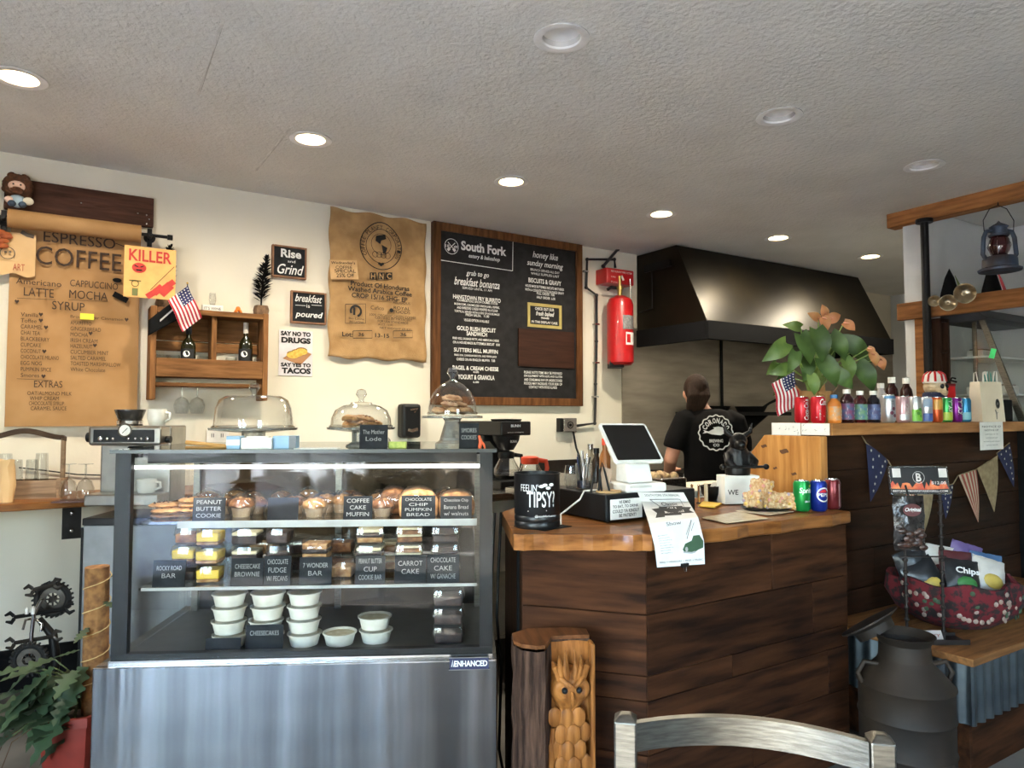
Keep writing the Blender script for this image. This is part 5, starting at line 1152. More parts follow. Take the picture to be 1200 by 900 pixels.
# carved side panel
PP = T('carved_side_panel', 'honey coloured wooden side panel with cut corner under the ledge', 'panel', (2.8, 1.9, CZ), 0)
PANW = wood('honey_pine', (196, 140, 78), (150, 96, 46), 'z', .5, 3.5, .2, coat=.15)
h = LB - CZ
MB().prismX([(.07, 0), (.42, 0), (.42, .16), (.3, h - .002), (.07, h - .002)], 0, .024).build('panel_board', PANW, PP, bev=.004)
MB().bb(-.006, .045, 0, .068, 0, h - .002).build('corner_post', PANW, PP, bev=.006)
for k, (y, zz, s) in enumerate(((.19, .22, .05), (.14, .12, .03), (.3, .24, .035), (.12, .05, .03), (.33, .06, .03), (.24, .14, .025))):
    m = MB(); m.poly([(-.001, y + s * .5 * math.cos(a), zz + s * .22 * math.sin(a) + .003 * math.cos(3 * a)) for a in [2 * PI * q / 12 for q in range(12)]][::-1]); m.build('knot', mk('knot_brown', (96, 58, 28), .6), PP)

# ================================================================== things on the counter
def onC(px, py): return onZ(px, py, CZ)
p = onC(629.5, 617)
G = T('black_tip_canister', 'black ribbed metal canister with white chalk lettering on the counter corner', 'canister', (p.x, p.y, CZ), (0, 0, -TH))
r, h = .079, .186
MBK = mk('black_enamel', (26, 26, 27), .35, .2)
MB().lathe([(0, 0), (r * .96, 0), (r, .006), (r, .02), (r * .97, .024), (r, .028), (r, .04), (r * .97, .044), (r, .048), (r, h - .004), (r * 1.03, h), (r * .98, h), (r * .96, .01), (0, .01)], 36).build('can_body', MBK, G, smooth=40)
m = MB(); m.fit("FEELIN'", -.062, .0, .128, .152, .0008, 0, .0); m.fit('TIPSY?', -.038, .062, .075, .128, .0008, 0, .01); m.stroke([(-.035, .062), (.03, .064)], .003, .0008); m.fit('@southforkeatery', -.01, .07, .04, .05, .0008)
for dx in (0, .012, .024, .036): m.disc(.012 + dx, .145 + .006 * math.sin(dx * 200), .008, .0008, 8, 1.2, .7)
m.wrap(0, r); m.build('chalk_lettering', CHALKW, G)
MB().lathe([(0, -.0), (.1, 0), (.1, .002), (0, .002)], 4).build('coaster', BLKM, G, (.02, -.0, 0.0))
# cash drawer with sign
N_ = onC(710, 613)
CD = T('cash_drawer', 'flat black cash drawer under the tablet stand', 'cash drawer', (N_.x, N_.y, CZ), (0, 0, 0))
DWD, DDP, DH = .45, .36, .1
MB().bb(0, DWD, 0, DDP, .006, DH).build('drawer_body', BLACK, CD, bev=.004); MB().bb(.004, DWD - .004, -.004, -.0005, .012, DH - .014).build('drawer_front', BLACK, CD, bev=.003)
for x in (.03, DWD - .03):
    for y in (.03, DDP - .03): MB().cyl((x, y, 0), .012, .006, 10).build('foot', BLACK, CD)
sg = T('handwritten_sign', 'white handwritten card on the front of the cash drawer', 'sign', (N_.x + .015, N_.y - .006, CZ + .01), (PI / 2, 0, 0))
a = onY(752, 600, N_.y).x - N_.x - .02
MB().bb(0, a, 0, .072, 0, .002).build('card', PAPER, sg); m = MB()
for i, (s, f) in enumerate((('WE REMIND', .62), ('TO EAT, TO DRINK', .88), ('COULD YA KINDLY', .9), ('BE PATIENT!', .8))): m.fit(s, .01 + (.03 if i in (0, 3) else 0), a * f, .055 - i * .016, .067 - i * .016, .0026, 0, .02)
m.build('lettering', INK, sg)
# tablet stand
TL, TR, BR, BL = atd(699, 495, 2.72), atd(756, 497, 2.80), atd(779, 540, 2.68), atd(724, 543, 2.60)
sc = (TL + TR + BR + BL) / 4; bz = CZ + DH
VS = T('tablet_register', 'white point of sale tablet on a white stand atop the cash drawer', 'tablet', (sc.x, sc.y, bz), 0)
ex = ((TR + BR) / 2 - (TL + BL) / 2); W_ = ex.length; ex.normalize(); ey = ((TL + TR) / 2 - (BL + BR) / 2); ey = (ey - ex * ey.dot(ex)); H_ = ey.length; ey.normalize(); ez = ex.cross(ey)
M = Matrix((( ex.x, ey.x, ez.x, 0), (ex.y, ey.y, ez.y, 0), (ex.z, ey.z, ez.z, sc.z - bz), (0, 0, 0, 1)))
def rr(w, h, r, n=5):
    out = []
    for cx, cy, a0 in ((w / 2 - r, h / 2 - r, 0), (-w / 2 + r, h / 2 - r, PI / 2), (-w / 2 + r, -h / 2 + r, PI), (w / 2 - r, -h / 2 + r, 1.5 * PI)):
        for k in range(n + 1): a = a0 + PI / 2 * k / n; out.append((cx + r * math.cos(a), cy + r * math.sin(a)))
    return out
m = MB(); m.prism(rr(W_, H_, .014), -.012, 0); m.xf(0, M); m.build('tablet_shell', mk('white_plastic', (234, 233, 228), .35), VS, bev=.002)
m = MB(); m.prism(rr(W_ - .022, H_ - .022, .006), .0003, .0015); m.xf(0, M); m.build('screen', mk('dark_screen', (20, 18, 18), .15), VS)
WP = _mats['white_plastic']
c0 = (BL + BR) / 2 - Vector((sc.x, sc.y, bz)); eh = Vector((ez.x, ez.y, 0)).normalized(); eb = Vector((ex.x, ex.y, 0)).normalized()
def fr(c, x, y, z): return c + eb * x - eh * y + Vector((0, 0, z))
cb0 = Vector((c0.x, c0.y, 0)); up_ = c0.z + .03
m = MB(); m.add([fr(cb0, -.055, .005, .034), fr(cb0, .055, .005, .034), fr(cb0, .055, .1, .034), fr(cb0, -.055, .1, .034), fr(cb0, -.05, .035, up_), fr(cb0, .05, .035, up_), fr(cb0, .05, .09, up_ + .04), fr(cb0, -.05, .09, up_ + .04)], [(3, 2, 1, 0), (0, 1, 5, 4), (1, 2, 6, 5), (2, 3, 7, 6), (3, 0, 4, 7), (4, 5, 6, 7)]); m.build('stand_neck', WP, VS, bev=.008)
m = MB(); m.add([fr(cb0, x, y, z) for x, y, z in ((-.075, -.015, 0), (.1, -.015, 0), (.1, .11, 0), (-.075, .11, 0), (-.075, -.015, .033), (.1, -.015, .033), (.1, .11, .033), (-.075, .11, .033))], [(3, 2, 1, 0), (0, 1, 5, 4), (1, 2, 6, 5), (2, 3, 7, 6), (3, 0, 4, 7), (4, 5, 6, 7)]); m.build('stand_base', WP, VS, bev=.008)
m = MB(); m.add([fr(cb0, x, y, z) for x, y, z in ((-.06, -.02, .018), (.03, -.02, .018), (.03, -.0152, .018), (-.06, -.0152, .018), (-.06, -.02, .026), (.03, -.02, .026), (.03, -.0152, .026), (-.06, -.0152, .026))], [(3, 2, 1, 0), (0, 1, 5, 4), (1, 2, 6, 5), (2, 3, 7, 6), (3, 0, 4, 7), (4, 5, 6, 7)]); m.build('card_slot', mk('pale_grey', (206, 204, 198), .4), VS)
# small things around the register
jp = atd(684, 568, 2.78); jp.z = CZ + DH
jp = Vector((N_.x + .06, N_.y + .28, CZ + DH))
def place_on(px, z, Y=None, d=None): return onZ(px, 0, z)
def jar_of_pens():
    q = atd(684, 570, 2.72); t = T('pen_jar', 'glass jar full of pens beside the tablet stand', 'jar', (q.x, q.y, CZ + DH), (0, 0, -TH))
    MB().lathe([(0, 0), (.03, 0), (.032, .004), (.032, .1), (.028, .1), (.028, .006), (0, .006)], 18).build('jar_glass', CUPGL, t, smooth=50)
    MB().lathe([(0, .008), (.026, .008), (.026, .035), (0, .035)], 14).build('dark_filling', mk('navy_beads', (40, 46, 70), .5), t)
    cols = [BLACK, STEEL, WHITE, mk('blue_pen', (50, 70, 130), .4), BLACK, STEEL, CHROME]
    for k, c in enumerate(cols):
        a = k * 2 * PI / 7; q2 = (.02 * math.cos(a), .02 * math.sin(a)); MB().tube([(q2[0] * .5, q2[1] * .5, .036), (q2[0] * 1.2, q2[1] * 1.2, .125 + .012 * (k % 3))], .0042, 8).build('pen', c, t, smooth=50)
jar_of_pens()
q = atd(670, 572, 2.78); t = tumbler('empty clear glass left of the pen jar', (q.x, q.y, CZ + DH), .03, .09, 'glass by the register')
q = atd(703, 575, 2.62); t = T('wire_card_stand', 'small black wire stand holding cards in front of the tablet stand', 'card holder', (q.x, q.y, CZ + DH), (0, 0, -TH))
for s in (-1, 1): MB().tube([(s * .035, -.01, 0), (s * .02, 0, .07), (s * .008, 0, .11), (0, .005, .07), (-s * .006, -.012, .0)], .004, 8).build('wire_leg', IRON, t, smooth=60)
MB().box((.02, .014, .05), (.045, .003, .08), (-.1, .25, .2)).build('card', mk('tan_card', (176, 150, 126), .7), t)
q = atd(722, 578, 2.56); t = T('wooden_coaster', 'round tan wooden coaster on the cash drawer', 'coaster', (N_.x + .06, N_.y + .055, CZ + DH + .0005), 0)
MB().lathe([(0, 0), (.045, 0), (.047, .003), (.045, .007), (0, .007)], 20).build('disc', mk('cork', (196, 160, 110), .8, scale=60), t)
def small_bottle(name, label, px, d, z, r, h, col, capc, cat='bottle'):
    q = atd(px, 560, d); t = T(name, label, cat, (q.x, q.y, z), 0)
    MB().lathe([(0, 0), (r, 0), (r, h * .6), (r * .45, h * .75), (r * .45, h * .85), (0, h * .85)], 16).build('bottle_body', col, t, smooth=45); MB().cyl((0, 0, h * .85), r * .55, h * .15, 12).build('cap', capc, t, smooth=40)
# white cord
q0, q1 = atd(657, 597, 2.5), atd(690, 572, 2.6)
cb = T('white_cable', 'white charging cable looping off the cash drawer', 'cable', (q0.x, q0.y, CZ), 0)
e = Vector((N_.x - .003, N_.y + .12, CZ + DH + .004)) - Vector((q0.x, q0.y, CZ))
MB().tube([(0, 0, .004), (.03, .04, .03), (e.x - .02, e.y, e.z - .03), (e.x, e.y, e.z), (e.x + .06, e.y, e.z)], .0035, 8).build('cord', WHITE, cb, smooth=60)

# ---- hanging poster
rows = [(onY(747, 577, N_.y - .006), onY(801, 577, N_.y - .006)), (onY(752, 588, N_.y - .012), onY(807, 588, N_.y - .012)), (onY(760.5, 614, 1.688), onY(818, 606, 1.688)), (onY(767, 640, 1.678), onY(825, 634, 1.678)), (onY(770, 665, 1.676), onY(826, 661, 1.676))]
vv = [1, .87, .58, .28, 0]
def pmap(u, v, off=0):
    for (a0, a1), (b0, b1), v1, v0 in zip(rows, rows[1:], vv, vv[1:]):
        if v >= v0 - 1e-6:
            t = (v - v0) / (v1 - v0); a = b0.lerp(a0, t); b = b1.lerp(a1, t); return a.lerp(b, u) + Vector((0, -off, off * .3))
    return rows[-1][0].lerp(rows[-1][1], u)
PO = T('car_show_poster', 'white car show flyer draped over the counter edge', 'poster', (rows[-1][0].x, 1.676, rows[-1][0].z), 0)
po = Vector(PO.location)
MB().grid(lambda u, v: pmap(u, v) - po, 8, 40).build('sheet', PAPER, PO, smooth=60)
def pbuild(mb, name, mat, off=.0015):
    for i in range(mb.n()): q = mb.v[i]; mb.v[i] = pmap(min(1, max(0, q.x)), min(1, max(0, q.y)), off) - po
    mb.build(name, mat, PO)
m = MB(); m.fit('SOUTH FORK 5TH ANNUAL', .12, .86, .945, .975); m.fit('Classic', .38, .72, .8, .86, .0015, 0, .01); m.fit('Show', .32, .62, .52, .57); m.fit('BBQ + VENDORS + BEER + MUSIC', .06, .95, .045, .07)
for i in range(8): m.fit('ACTIVITY LINE'[: 8 + i % 5], .1, .3 + .03 * (i % 3), .4 - i * .033, .412 - i * .033)
m.stroke([(.18, .9), (.78, .905), (.83, .9)], .008); m.stroke([(.18, .9), (.45, .7), (.66, .33)], .01); m.stroke([(.83, .9), (.84, .55), (.66, .33)], .008); m.stroke([(.66, .38), (.84, .56)], .006); m.stroke([(.78, .42), (.88, .52)], .006)
pbuild(m, 'print', INK)
m = MB(); m.poly([(.14, .76, 0), (.3, .77, 0), (.3, .79, 0), (.8, .79, 0), (.8, .77, 0), (.98, .76, 0), (.9, .71, 0), (.97, .66, 0), (.7, .665, 0), (.7, .645, 0), (.35, .655, 0), (.35, .64, 0), (.16, .64, 0), (.22, .7, 0)][::-1]); pbuild(m, 'banner', INK, .0012)
m = MB(); m.fit('CAR &', .46, .66, .745, .775, 0, 0, .01); m.fit('MOTORCYCLE', .38, .78, .685, .72, 0, 0, .01); pbuild(m, 'banner_lettering', PAPER, .0022)
m = MB(); m.poly([(x, y, 0) for x, y in ((.54, .2), (.6, .27), (.74, .3), (.8, .36), (.93, .36), (.98, .28), (.97, .2), (.86, .18), (.78, .15), (.58, .16))][::-1]); pbuild(m, 'printed_car', mk('dark_green_print', (62, 92, 66), .7), .0016)
m = MB(); m.disc(.62, .2, .03, 0, 10); m.stroke([(.55, .165), (.72, .15), (.8, .16)], .02); pbuild(m, 'printed_car_trim', mk('grey_print', (176, 176, 174), .7), .0021)
cp = pmap(.55, .0) - po
MB().box((cp.x, cp.y - .004, cp.z + .002), (.03, .008, .012)).build('binder_clip', BLACK, PO); m = MB(); m.tube([(cp.x - .006, cp.y - .004, cp.z), (cp.x - .004, cp.y - .006, cp.z - .018), (cp.x + .004, cp.y - .006, cp.z - .018), (cp.x + .006, cp.y - .004, cp.z)], .0012, 5); m.build('clip_wire', CHROME, PO)

# ---- papers, utensils, treats, statue, cans
def quad_paper(name, label, pts, mat, th=.002):
    ps = [onC(*q) for q in pts]; b = ps[0]; t = T(name, label, 'paper', (b.x, b.y, CZ + .0005), 0)
    MB().prism([((q - b).x, (q - b).y) for q in ps], 0, th).build('sheet', mat, t)
    return t, [q - b for q in ps]
t, ps = quad_paper('laminated_menu', 'laminated menu sheet flat on the counter right of flyer', [(822, 607), (851, 613.5), (900, 608), (868, 600)], mk('laminate', (206, 190, 160), .25, col2=(190, 172, 140), scale=30))
t, ps = quad_paper('laminated_menu', 'laminated sheet with pink print further back on the counter', [(862, 599), (902, 604), (930, 600), (888, 594)], mk('laminate2', (214, 196, 172), .25, col2=(196, 176, 150), scale=30))
c = (ps[0] + ps[2]) / 2; MB().sph((c.x, c.y, .0025), (.03, .02, .0006), 10, 4).build('pink_print', mk('pink_print', (226, 130, 140), .5), t)
t, ps = quad_paper('yellow_folder', 'yellow paper packet on the counter right of cash drawer', [(818, 594), (838, 595.5), (846, 591), (824, 589)], mk('yellow_paper', (226, 184, 66), .7), .006)
def utensil(label, px, py, h, col, r=.006, ball=False):
    q = onC(px, py); t = T('kitchen_utensil', label, 'utensil', (q.x, q.y, CZ), 0, 'utensils standing by the laminated menus')
    MB().lathe([(0, 0), (r, 0), (r * .9, h * .9), (r * 1.15, h * .96), (0, h)], 10).build('shaft', col, t, smooth=50); MB().lathe([(0, 0), (r * 2, 0), (r * 2, .004), (0, .004)], 12).build('base', IRON, t)
utensil('left chrome utensil handle standing beside the cash drawer', 811, 590, .085, CHROME); utensil('right chrome utensil handle standing beside the cash drawer', 819, 590, .085, CHROME); utensil('pale wooden dowel handle standing on the counter', 827.5, 589, .088, mk('pale_wood', (206, 190, 158), .6), .009); utensil('short dark handle standing on the counter', 838, 588, .07, IRON)
q = onC(849, 588); t = T('dark_serving_bowl', 'dark curved serving bowl with pale cloth behind the papers', 'bowl', (q.x, q.y + .05, CZ), (0, 0, .2))
MB().lathe([(0, 0), (.05, 0), (.085, .035), (.095, .07), (.088, .07), (.078, .036), (0, .01)], 20, sy=.6).build('bowl_body', IRON, t, smooth=50); m = MB(); m.sph((.03, 0, .06), (.05, .035, .028)); m.jit(0, .004); m.build('cloth', mk('pale_cloth', (188, 184, 176), .9), t, smooth=60)
# white box with W
q = onC(887, 592); Wb = T('white_card_box', 'white box with black letter W under the dark statue', 'box', (q.x, q.y + .1, CZ), (0, 0, -TH + .12))
bw, bh = .16, .122
MB().bb(-bw / 2, bw / 2, -.045, .045, 0, bh).build('box_body', PAPER, Wb, bev=.002); m = MB(); m.fit('WE', -bw * .42, -bw * .12, .04, .062, .0462, 0, .01); m.xf(0, Matrix.Rotation(PI / 2, 4, 'X')); m.build('lettering', INK, Wb)
BZ = mk('black_bronze', (38, 36, 36), .4, .6, (24, 23, 23), 20, bump=.2)
St = T('bull_statue', 'black metal bull headed statue gripping a bar behind the treats', 'statue', (Wb.location.x, Wb.location.y, CZ + bh), (0, 0, -TH + .1))
m = MB(); m.lathe([(0, 0), (.055, 0), (.058, .05), (.05, .1), (.036, .13), (0, .14)], 16, sy=.8); m.sph((-.004, -.02, .15), (.04, .04, .038)); m.sph((-.01, -.055, .135), (.026, .03, .022))
for s in (-1, 1): m.tube([(s * .045, 0, .09), (s * .06, -.045, .06), (s * .045, -.062, .04)], [.02, .018, .016], 8)
skinmesh(m, 'statue_body', BZ, St, .005, 3)
for s in (-1, 1): MB().tube([(s * .025, -.01, .17), (s * .056, -.01, .19), (s * .062, -.014, .228)], [.014, .011, .003], 8).build('horn', BZ, St, smooth=60)
m = MB(); m.tube([(-.09, -.066, .04), (.095, -.066, .04)], .006, 8); m.build('bar', BZ, St, smooth=60)
for s in (-.095, .1): MB().sph((s, -.066, .04), .013).build('bar_knob', BZ, St, smooth=60)
# rice treats on black tray
q = onC(899, 597); tr = T('black_tray', 'round black tray of crispy treats on the counter', 'tray', (q.x, q.y, CZ), 0)
MB().lathe([(0, 0), (.1, 0), (.125, .012), (.12, .012), (.098, .004), (0, .004)], 28, sy=.7).build('tray_body', BLACK, tr, smooth=50)
RICE = mk('crispy_rice', (214, 188, 148), .8, col2=(188, 140, 92), scale=70, bump=1.0)
cols = [mk('cereal_pink', (216, 150, 136), .7), mk('cereal_yellow', (226, 186, 96), .7), mk('cereal_lilac', (178, 160, 176), .7)]
for k, (dx, dy, dz, rz, sx, s) in enumerate(((-.055, 0, .035, .4, .085, 'left and tilted'), (.03, .01, .032, -.3, .08, 'in the middle'), (.085, -.01, .03, .6, .07, 'at the right'), (-.01, .02, .085, .2, .07, 'on top'))):
    t = T('crispy_rice_treat', 'wrapped crispy cereal treat on the black tray, ' + s, 'treat', (q.x + dx * .85, q.y - dx * .5 + dy, CZ + .006 + dz - .03), (.15 * (k % 2), .1, rz), 'crispy treats on the tray')
    b = MB(); b.box((0, 0, .03), (sx, .06, .055)); bb_ = MB()
    for _ in range(60): a = [random.uniform(-.5, .5) for _ in range(3)]; ax = random.randrange(3); a[ax] = random.choice((-.5, .5)); b.sph((a[0] * sx, a[1] * .06, .03 + a[2] * .055), random.uniform(.006, .009), 6, 4)
    tag(b.build('cereal_block', RICE, t, smooth=60), kind='stuff')
    for c in cols:
        bb_ = MB()
        for _ in range(9): a = [random.uniform(-.5, .5) for _ in range(3)]; ax = random.randrange(3); a[ax] = random.choice((-.5, .5)); bb_.sph((a[0] * sx, a[1] * .06, .03 + a[2] * .055), .0075, 6, 4)
        tag(bb_.build('coloured_cereal', c, t, smooth=60), kind='stuff')

ALUC = mk('can_aluminium', (206, 206, 204), .25, 1)
def can(label, loc, body, deco=None, r=.033, h=.122, rot=None, group='drink cans', scale=1):
    t = T('drink_can', label, 'can', loc, (0, 0, -TH + .25 if rot is None else rot), group)
    MB().lathe([(0, .002), (r * .78, 0), (r, .01), (r, h - .014), (r * .84, h - .002)], 24).build('can_body', body, t, smooth=40)
    MB().lathe([(r * .84, h - .002), (r * .84, h), (r * .78, h), (r * .76, h - .006), (0, h - .006)], 24).build('lid', ALUC, t, smooth=40)
    MB().box((0, .006, h - .004), (.012, .02, .0015)).build('pull_tab', ALUC, t)
    if deco:
        for nm, fn, mt in deco:
            m = MB(); fn(m, r, h); m.wrap(0, r); m.build(nm, mt, t, smooth=60)
    return t
def tx(s, x0, x1, y0, y1, shear=0, bold=.02, vert=False):
    def fn(m, r, h):
        if vert:
            b = m.n(); m.fit(s, y0 * h, y1 * h, -x1 * r, -x0 * r, .0006, shear, bold); m.xf(b, Matrix.Rotation(PI / 2, 4, 'Z'))
        else: m.fit(s, x0 * r, x1 * r, y0 * h, y1 * h, .0006, shear, bold)
    return fn
def blk(x0, x1, y0, y1, off=.0004):
    return lambda m, r, h: m.grid(lambda u, v: (r * (x0 + (x1 - x0) * u), h * (y0 + (y1 - y0) * v), off), 8, 1)
p = onC(940, 598.5); can('green lemon lime soda can reading Sprite, left of three on counter', (p.x, p.y, CZ), mk('can_green', (28, 148, 70), .3, .5), [('lettering', tx('Sprite', -.95, .85, .55, .78, .15), CHALKW), ('yellow_leaf', lambda m, r, h: m.disc(.5 * r, h * .84, r * .22, .0006, 10, 1, .7), mk('can_lime', (190, 210, 60), .4)), ('small_print', tx('LEMON-LIME', -.3, .4, .3, .36), CHALKW)])
def pepsi(m, r, h): m.ring(0, h * .55, r * .8, r * .16, .0008, 24)
p = onC(959.5, 598.5); can('blue cola can with round emblem reading Pepsi, middle of three on counter', (p.x, p.y, CZ), mk('can_blue', (22, 46, 140), .3, .5), [('emblem_ring', pepsi, CHALKW), ('lettering', tx('PEPSI', -.72, .72, .49, .6, 0, .03), CHALKW), ('red_segment', lambda m, r, h: m.grid(lambda u, v: (r * .62 * (2 * u - 1), h * .62 + v * r * .4 * math.sin(PI * u), .0006), 10, 2), mk('can_red_seg', (200, 30, 44), .4))])
p = onC(973, 597); can('maroon soda can, right of the three on the counter', (p.x + .032, p.y + .012, CZ), mk('can_maroon', (116, 40, 44), .3, .5), [('lettering', tx('Dr Pepper', .25, .8, -.9, -.1, 0, .02, True), CHALKW)] and [('white_stripe', blk(.2, .32, .1, .85), mk('can_pale', (200, 176, 170), .3, .4))])
# ================================================================== cans, bottles and plant on the ledge
def onL(px, Y=1.94): q = onY(px, 492, Y); return Vector((q.x, Y, LZ))
CRED = mk('can_red', (200, 26, 40), .3, .4)
def swirl(m, r, h): m.stroke([(-.9 * r, h * .2), (-.4 * r, h * .35), (.2 * r, h * .25), (.9 * r, h * .4)], r * .16, .0005)
can('red cola can with vertical white script, left of the two cola cans on ledge', onL(940, 2.075), CRED, [('lettering', tx('Coca-Cola', -.35, .35, .1, .9, .1, .02, True), CHALKW)], group='drink cans on the ledge')
can('red cola can with white script reading Coca across, beside orange juice bottle', onL(959, 1.99), CRED, [('lettering', tx('Coca', -.5, .9, .66, .9, .2, .02), CHALKW), ('lettering', tx('ORIGINAL TASTE', -.5, -.3, .1, .5, 0, 0, True), CHALKW), ('wave', swirl, CHALKW)], group='drink cans on the ledge')
def drink(label, px, Y, h, r, liquid, lab, capc, band=None, group='plastic drink bottles on the ledge'):
    t = T('drink_bottle', label, 'bottle', onL(px, Y), (0, 0, -TH + .2), group)
    MB().lathe([(0, 0), (r * .92, 0), (r, .006), (r, h * .3), (r * .94, h * .33), (r, h * .36), (r, h * .6), (r * .85, h * .74), (r * .5, h * .82), (r * .46, h * .88), (0, h * .88)], 20).build('bottle_body', liquid, t, smooth=45)
    MB().lathe([(0, h * .87), (r * .56, h * .87), (r * .56, h), (0, h)], 16).build('cap', capc, t, smooth=40)
    m = MB(); m.grid(lambda u, v: (r * (u - .5) * 5.2, h * (.1 + .48 * v), .0006), 20, 1); m.wrap(0, r); m.build('label_wrap', lab, t, smooth=60)
    m = MB(); m.rect(-r * .6, r * .7, h * .38, h * .46, .0012); m.rect(-r * .8, r * .6, h * .26, h * .33, .0012); m.rect(-r * .5, r * .8, h * .16, h * .2, .0012); m.wrap(0, r); m.build('label_print', band or CHALKW, t)
    return t
drink('small orange juice bottle with blue cap on the ledge', 978, 1.935, .128, .03, mk('orange_juice', (206, 120, 40), .35), mk('orange_label', (216, 138, 52), .5, col2=(180, 150, 120), scale=60), mk('blue_cap', (60, 120, 180), .4))
LIQ = mk('dark_berry_drink', (50, 16, 22), .15, coat=.4)
drink('dark berry drink bottle with purple label and white cap, left of three on ledge', 993, 1.94, .155, .031, LIQ, mk('label_purple', (110, 50, 86), .5, col2=(52, 84, 120), scale=40), WHITE)
drink('dark red drink bottle with green label and white cap, middle of three on ledge', 1008.5, 1.94, .15, .03, mk('dark_red_drink', (70, 16, 20), .15, coat=.4), mk('label_green', (100, 142, 110), .5, col2=(70, 110, 140), scale=40), WHITE)
drink('near black drink bottle with violet label and white cap, right of three on ledge', 1024, 1.94, .152, .03, mk('black_drink', (24, 18, 30), .15, coat=.4), mk('label_violet', (58, 54, 96), .5, col2=(80, 100, 140), scale=40), WHITE)
CLR = mk('clear_bottle', (168, 160, 160), .2, coat=.3)
drink('clear water bottle standing behind the silver can on the ledge', 1033, 2.06, .2, .031, CLR, mk('label_clear', (150, 140, 150), .5), WHITE)
drink('red labelled cola bottle with white cap behind the silver can', 1046, 2.07, .235, .032, mk('cola_dark', (50, 22, 18), .15), mk('label_red', (186, 30, 44), .5), WHITE)
drink('red labelled cola bottle with white cap beside the white partition end', 1063, 2.07, .235, .032, mk('cola_dark', (50, 22, 18), .15), mk('label_red', (186, 30, 44), .5), WHITE)
def fruit(c): return ('fruit_print', lambda m, r, h: [m.disc(r * dx, h * dy, r * .28, .0006, 10) for dx, dy in ((-.2, .35), (.3, .25), (.1, .5))], c)
slim = dict(r=.03, h=.13, group='drink cans on the ledge')
def stripe2(c1, y0, y1): return ('colour_band', blk(-1.2, 1.2, y0, y1), c1)
SILV = mk('can_silver', (200, 202, 206), .3, .7)
can('silver can with light blue top on the ledge, right of the bottles', onL(1041, 1.935), SILV, [stripe2(mk('sky_blue', (86, 140, 186), .4), .86, .95), ('lettering', tx('WHITE CLAW', -.2, .3, .2, .8, 0, 0, True), mk('slate', (90, 96, 110), .5)), fruit(mk('berry_dot', (120, 60, 80), .5))], r=.033, h=.135, group='drink cans on the ledge')
can('pale pink can on the ledge right of the silver can', onL(1058, 1.935), mk('can_pink', (196, 160, 166), .3, .5), [stripe2(SILV, .1, .3), ('lettering', tx('PEACH', -.3, .3, .3, .7, 0, .01, True), CHALKW)], **slim)
can('lime green and silver can on the ledge', onL(1072.5, 1.935), SILV, [stripe2(mk('lime', (120, 190, 60), .4), .05, .5), fruit(mk('lime_dark', (70, 140, 50), .5))], **slim)
can('silver can with blue lower band on the ledge', onL(1085.5, 1.935), SILV, [stripe2(mk('mid_blue', (70, 100, 170), .4), .05, .35), stripe2(mk('pale_blue', (160, 180, 206), .4), .6, .9)], **slim)
can('orange red can on the ledge between blue and green cans', onL(1097.5, 1.935), mk('can_orange', (206, 90, 44), .3, .5), [stripe2(mk('gold_band', (214, 160, 70), .4), .5, .9)], **slim)
can('bright green can on the ledge', onL(1109, 1.935), mk('can_brightgreen', (50, 150, 76), .3, .5), [stripe2(mk('yellowgreen', (170, 196, 70), .4), .08, .4), ('lettering', tx('KYLA', -.35, .35, .4, .9, 0, .02, True), CHALKW)], **slim)
can('purple can with white vertical lettering on the ledge', onL(1120.5, 1.935), mk('can_purple', (120, 30, 130), .3, .5), [('lettering', tx('KYLA', -.45, .45, .3, .92, 0, .03, True), CHALKW)], **slim)
can('teal blue can, last of the row on the ledge', onL(1131, 1.935), mk('can_teal', (50, 130, 176), .3, .5), [stripe2(mk('teal_light', (130, 190, 210), .4), .1, .4)], **slim)
# skull figurine
q = onL(1096, 2.07)
SK = T('skull_figurine', 'painted skull figurine in red striped hat and star scarf behind the cans', 'figurine', q, (0, 0, -TH + .5))
BONE = mk('bone', (206, 186, 156), .6, col2=(170, 146, 116), scale=30)
MB().lathe([(0, 0), (.05, 0), (.045, .1), (.05, .13), (0, .13)], 18).build('red_stand', RED, SK, smooth=40)
m = MB(); m.sph((0, 0, .195), (.05, .058, .052)); m.sph((0, -.04, .165), (.032, .034, .03)); skinmesh(m, 'skull', BONE, SK, .006, 3)
m = MB(); [m.sph((s * .02, -.056, .195), (.013, .01, .014)) for s in (-1, 1)]; m.sph((0, -.068, .176), (.006, .008, .008)); m.build('eye_sockets', BLACK, SK, smooth=60)
m = MB(); m.lathe([(.056, .215), (.058, .225), (.05, .26), (.03, .275), (0, .28)], 20); m.build('hat', WHITE, SK, smooth=60)
for k in range(10): a = 2 * PI * k / 10; MB().tube([(.0585 * math.cos(a), .0585 * math.sin(a), .222), (.051 * math.cos(a), .051 * math.sin(a), .26), (.03 * math.cos(a), .03 * math.sin(a), .277)], .006, 6).build('hat_stripe', RED, SK, smooth=60)
MB().lathe([(.05, .125), (.062, .14), (.058, .16), (.045, .165)], 20).build('navy_scarf', mk('navy_star_cloth', (34, 38, 66), .9, col2=(150, 150, 160), scale=90, lo=.3, hi=.34), SK, smooth=60)
q = onL(1111, 2.08); rd = T('red_tin', 'small red tin right of the skull figurine', 'tin', q, (0, 0, -TH)); MB().bb(-.03, .03, -.03, .03, 0, .2).build('tin_body', RED, rd, bev=.004); MB().bb(-.031, .031, -.031, .031, .2, .215).build('tin_lid', mk('dark_red', (120, 20, 24), .4), rd, bev=.003); m = MB(); m.tube([(0, 0, .215), (.03, 0, .25), (.05, .0, .245)], .005, 6); m.tube([(0, 0, .215), (.02, 0, .235), (.055, 0, .226)], .005, 6); m.build('twig', IRON, rd)
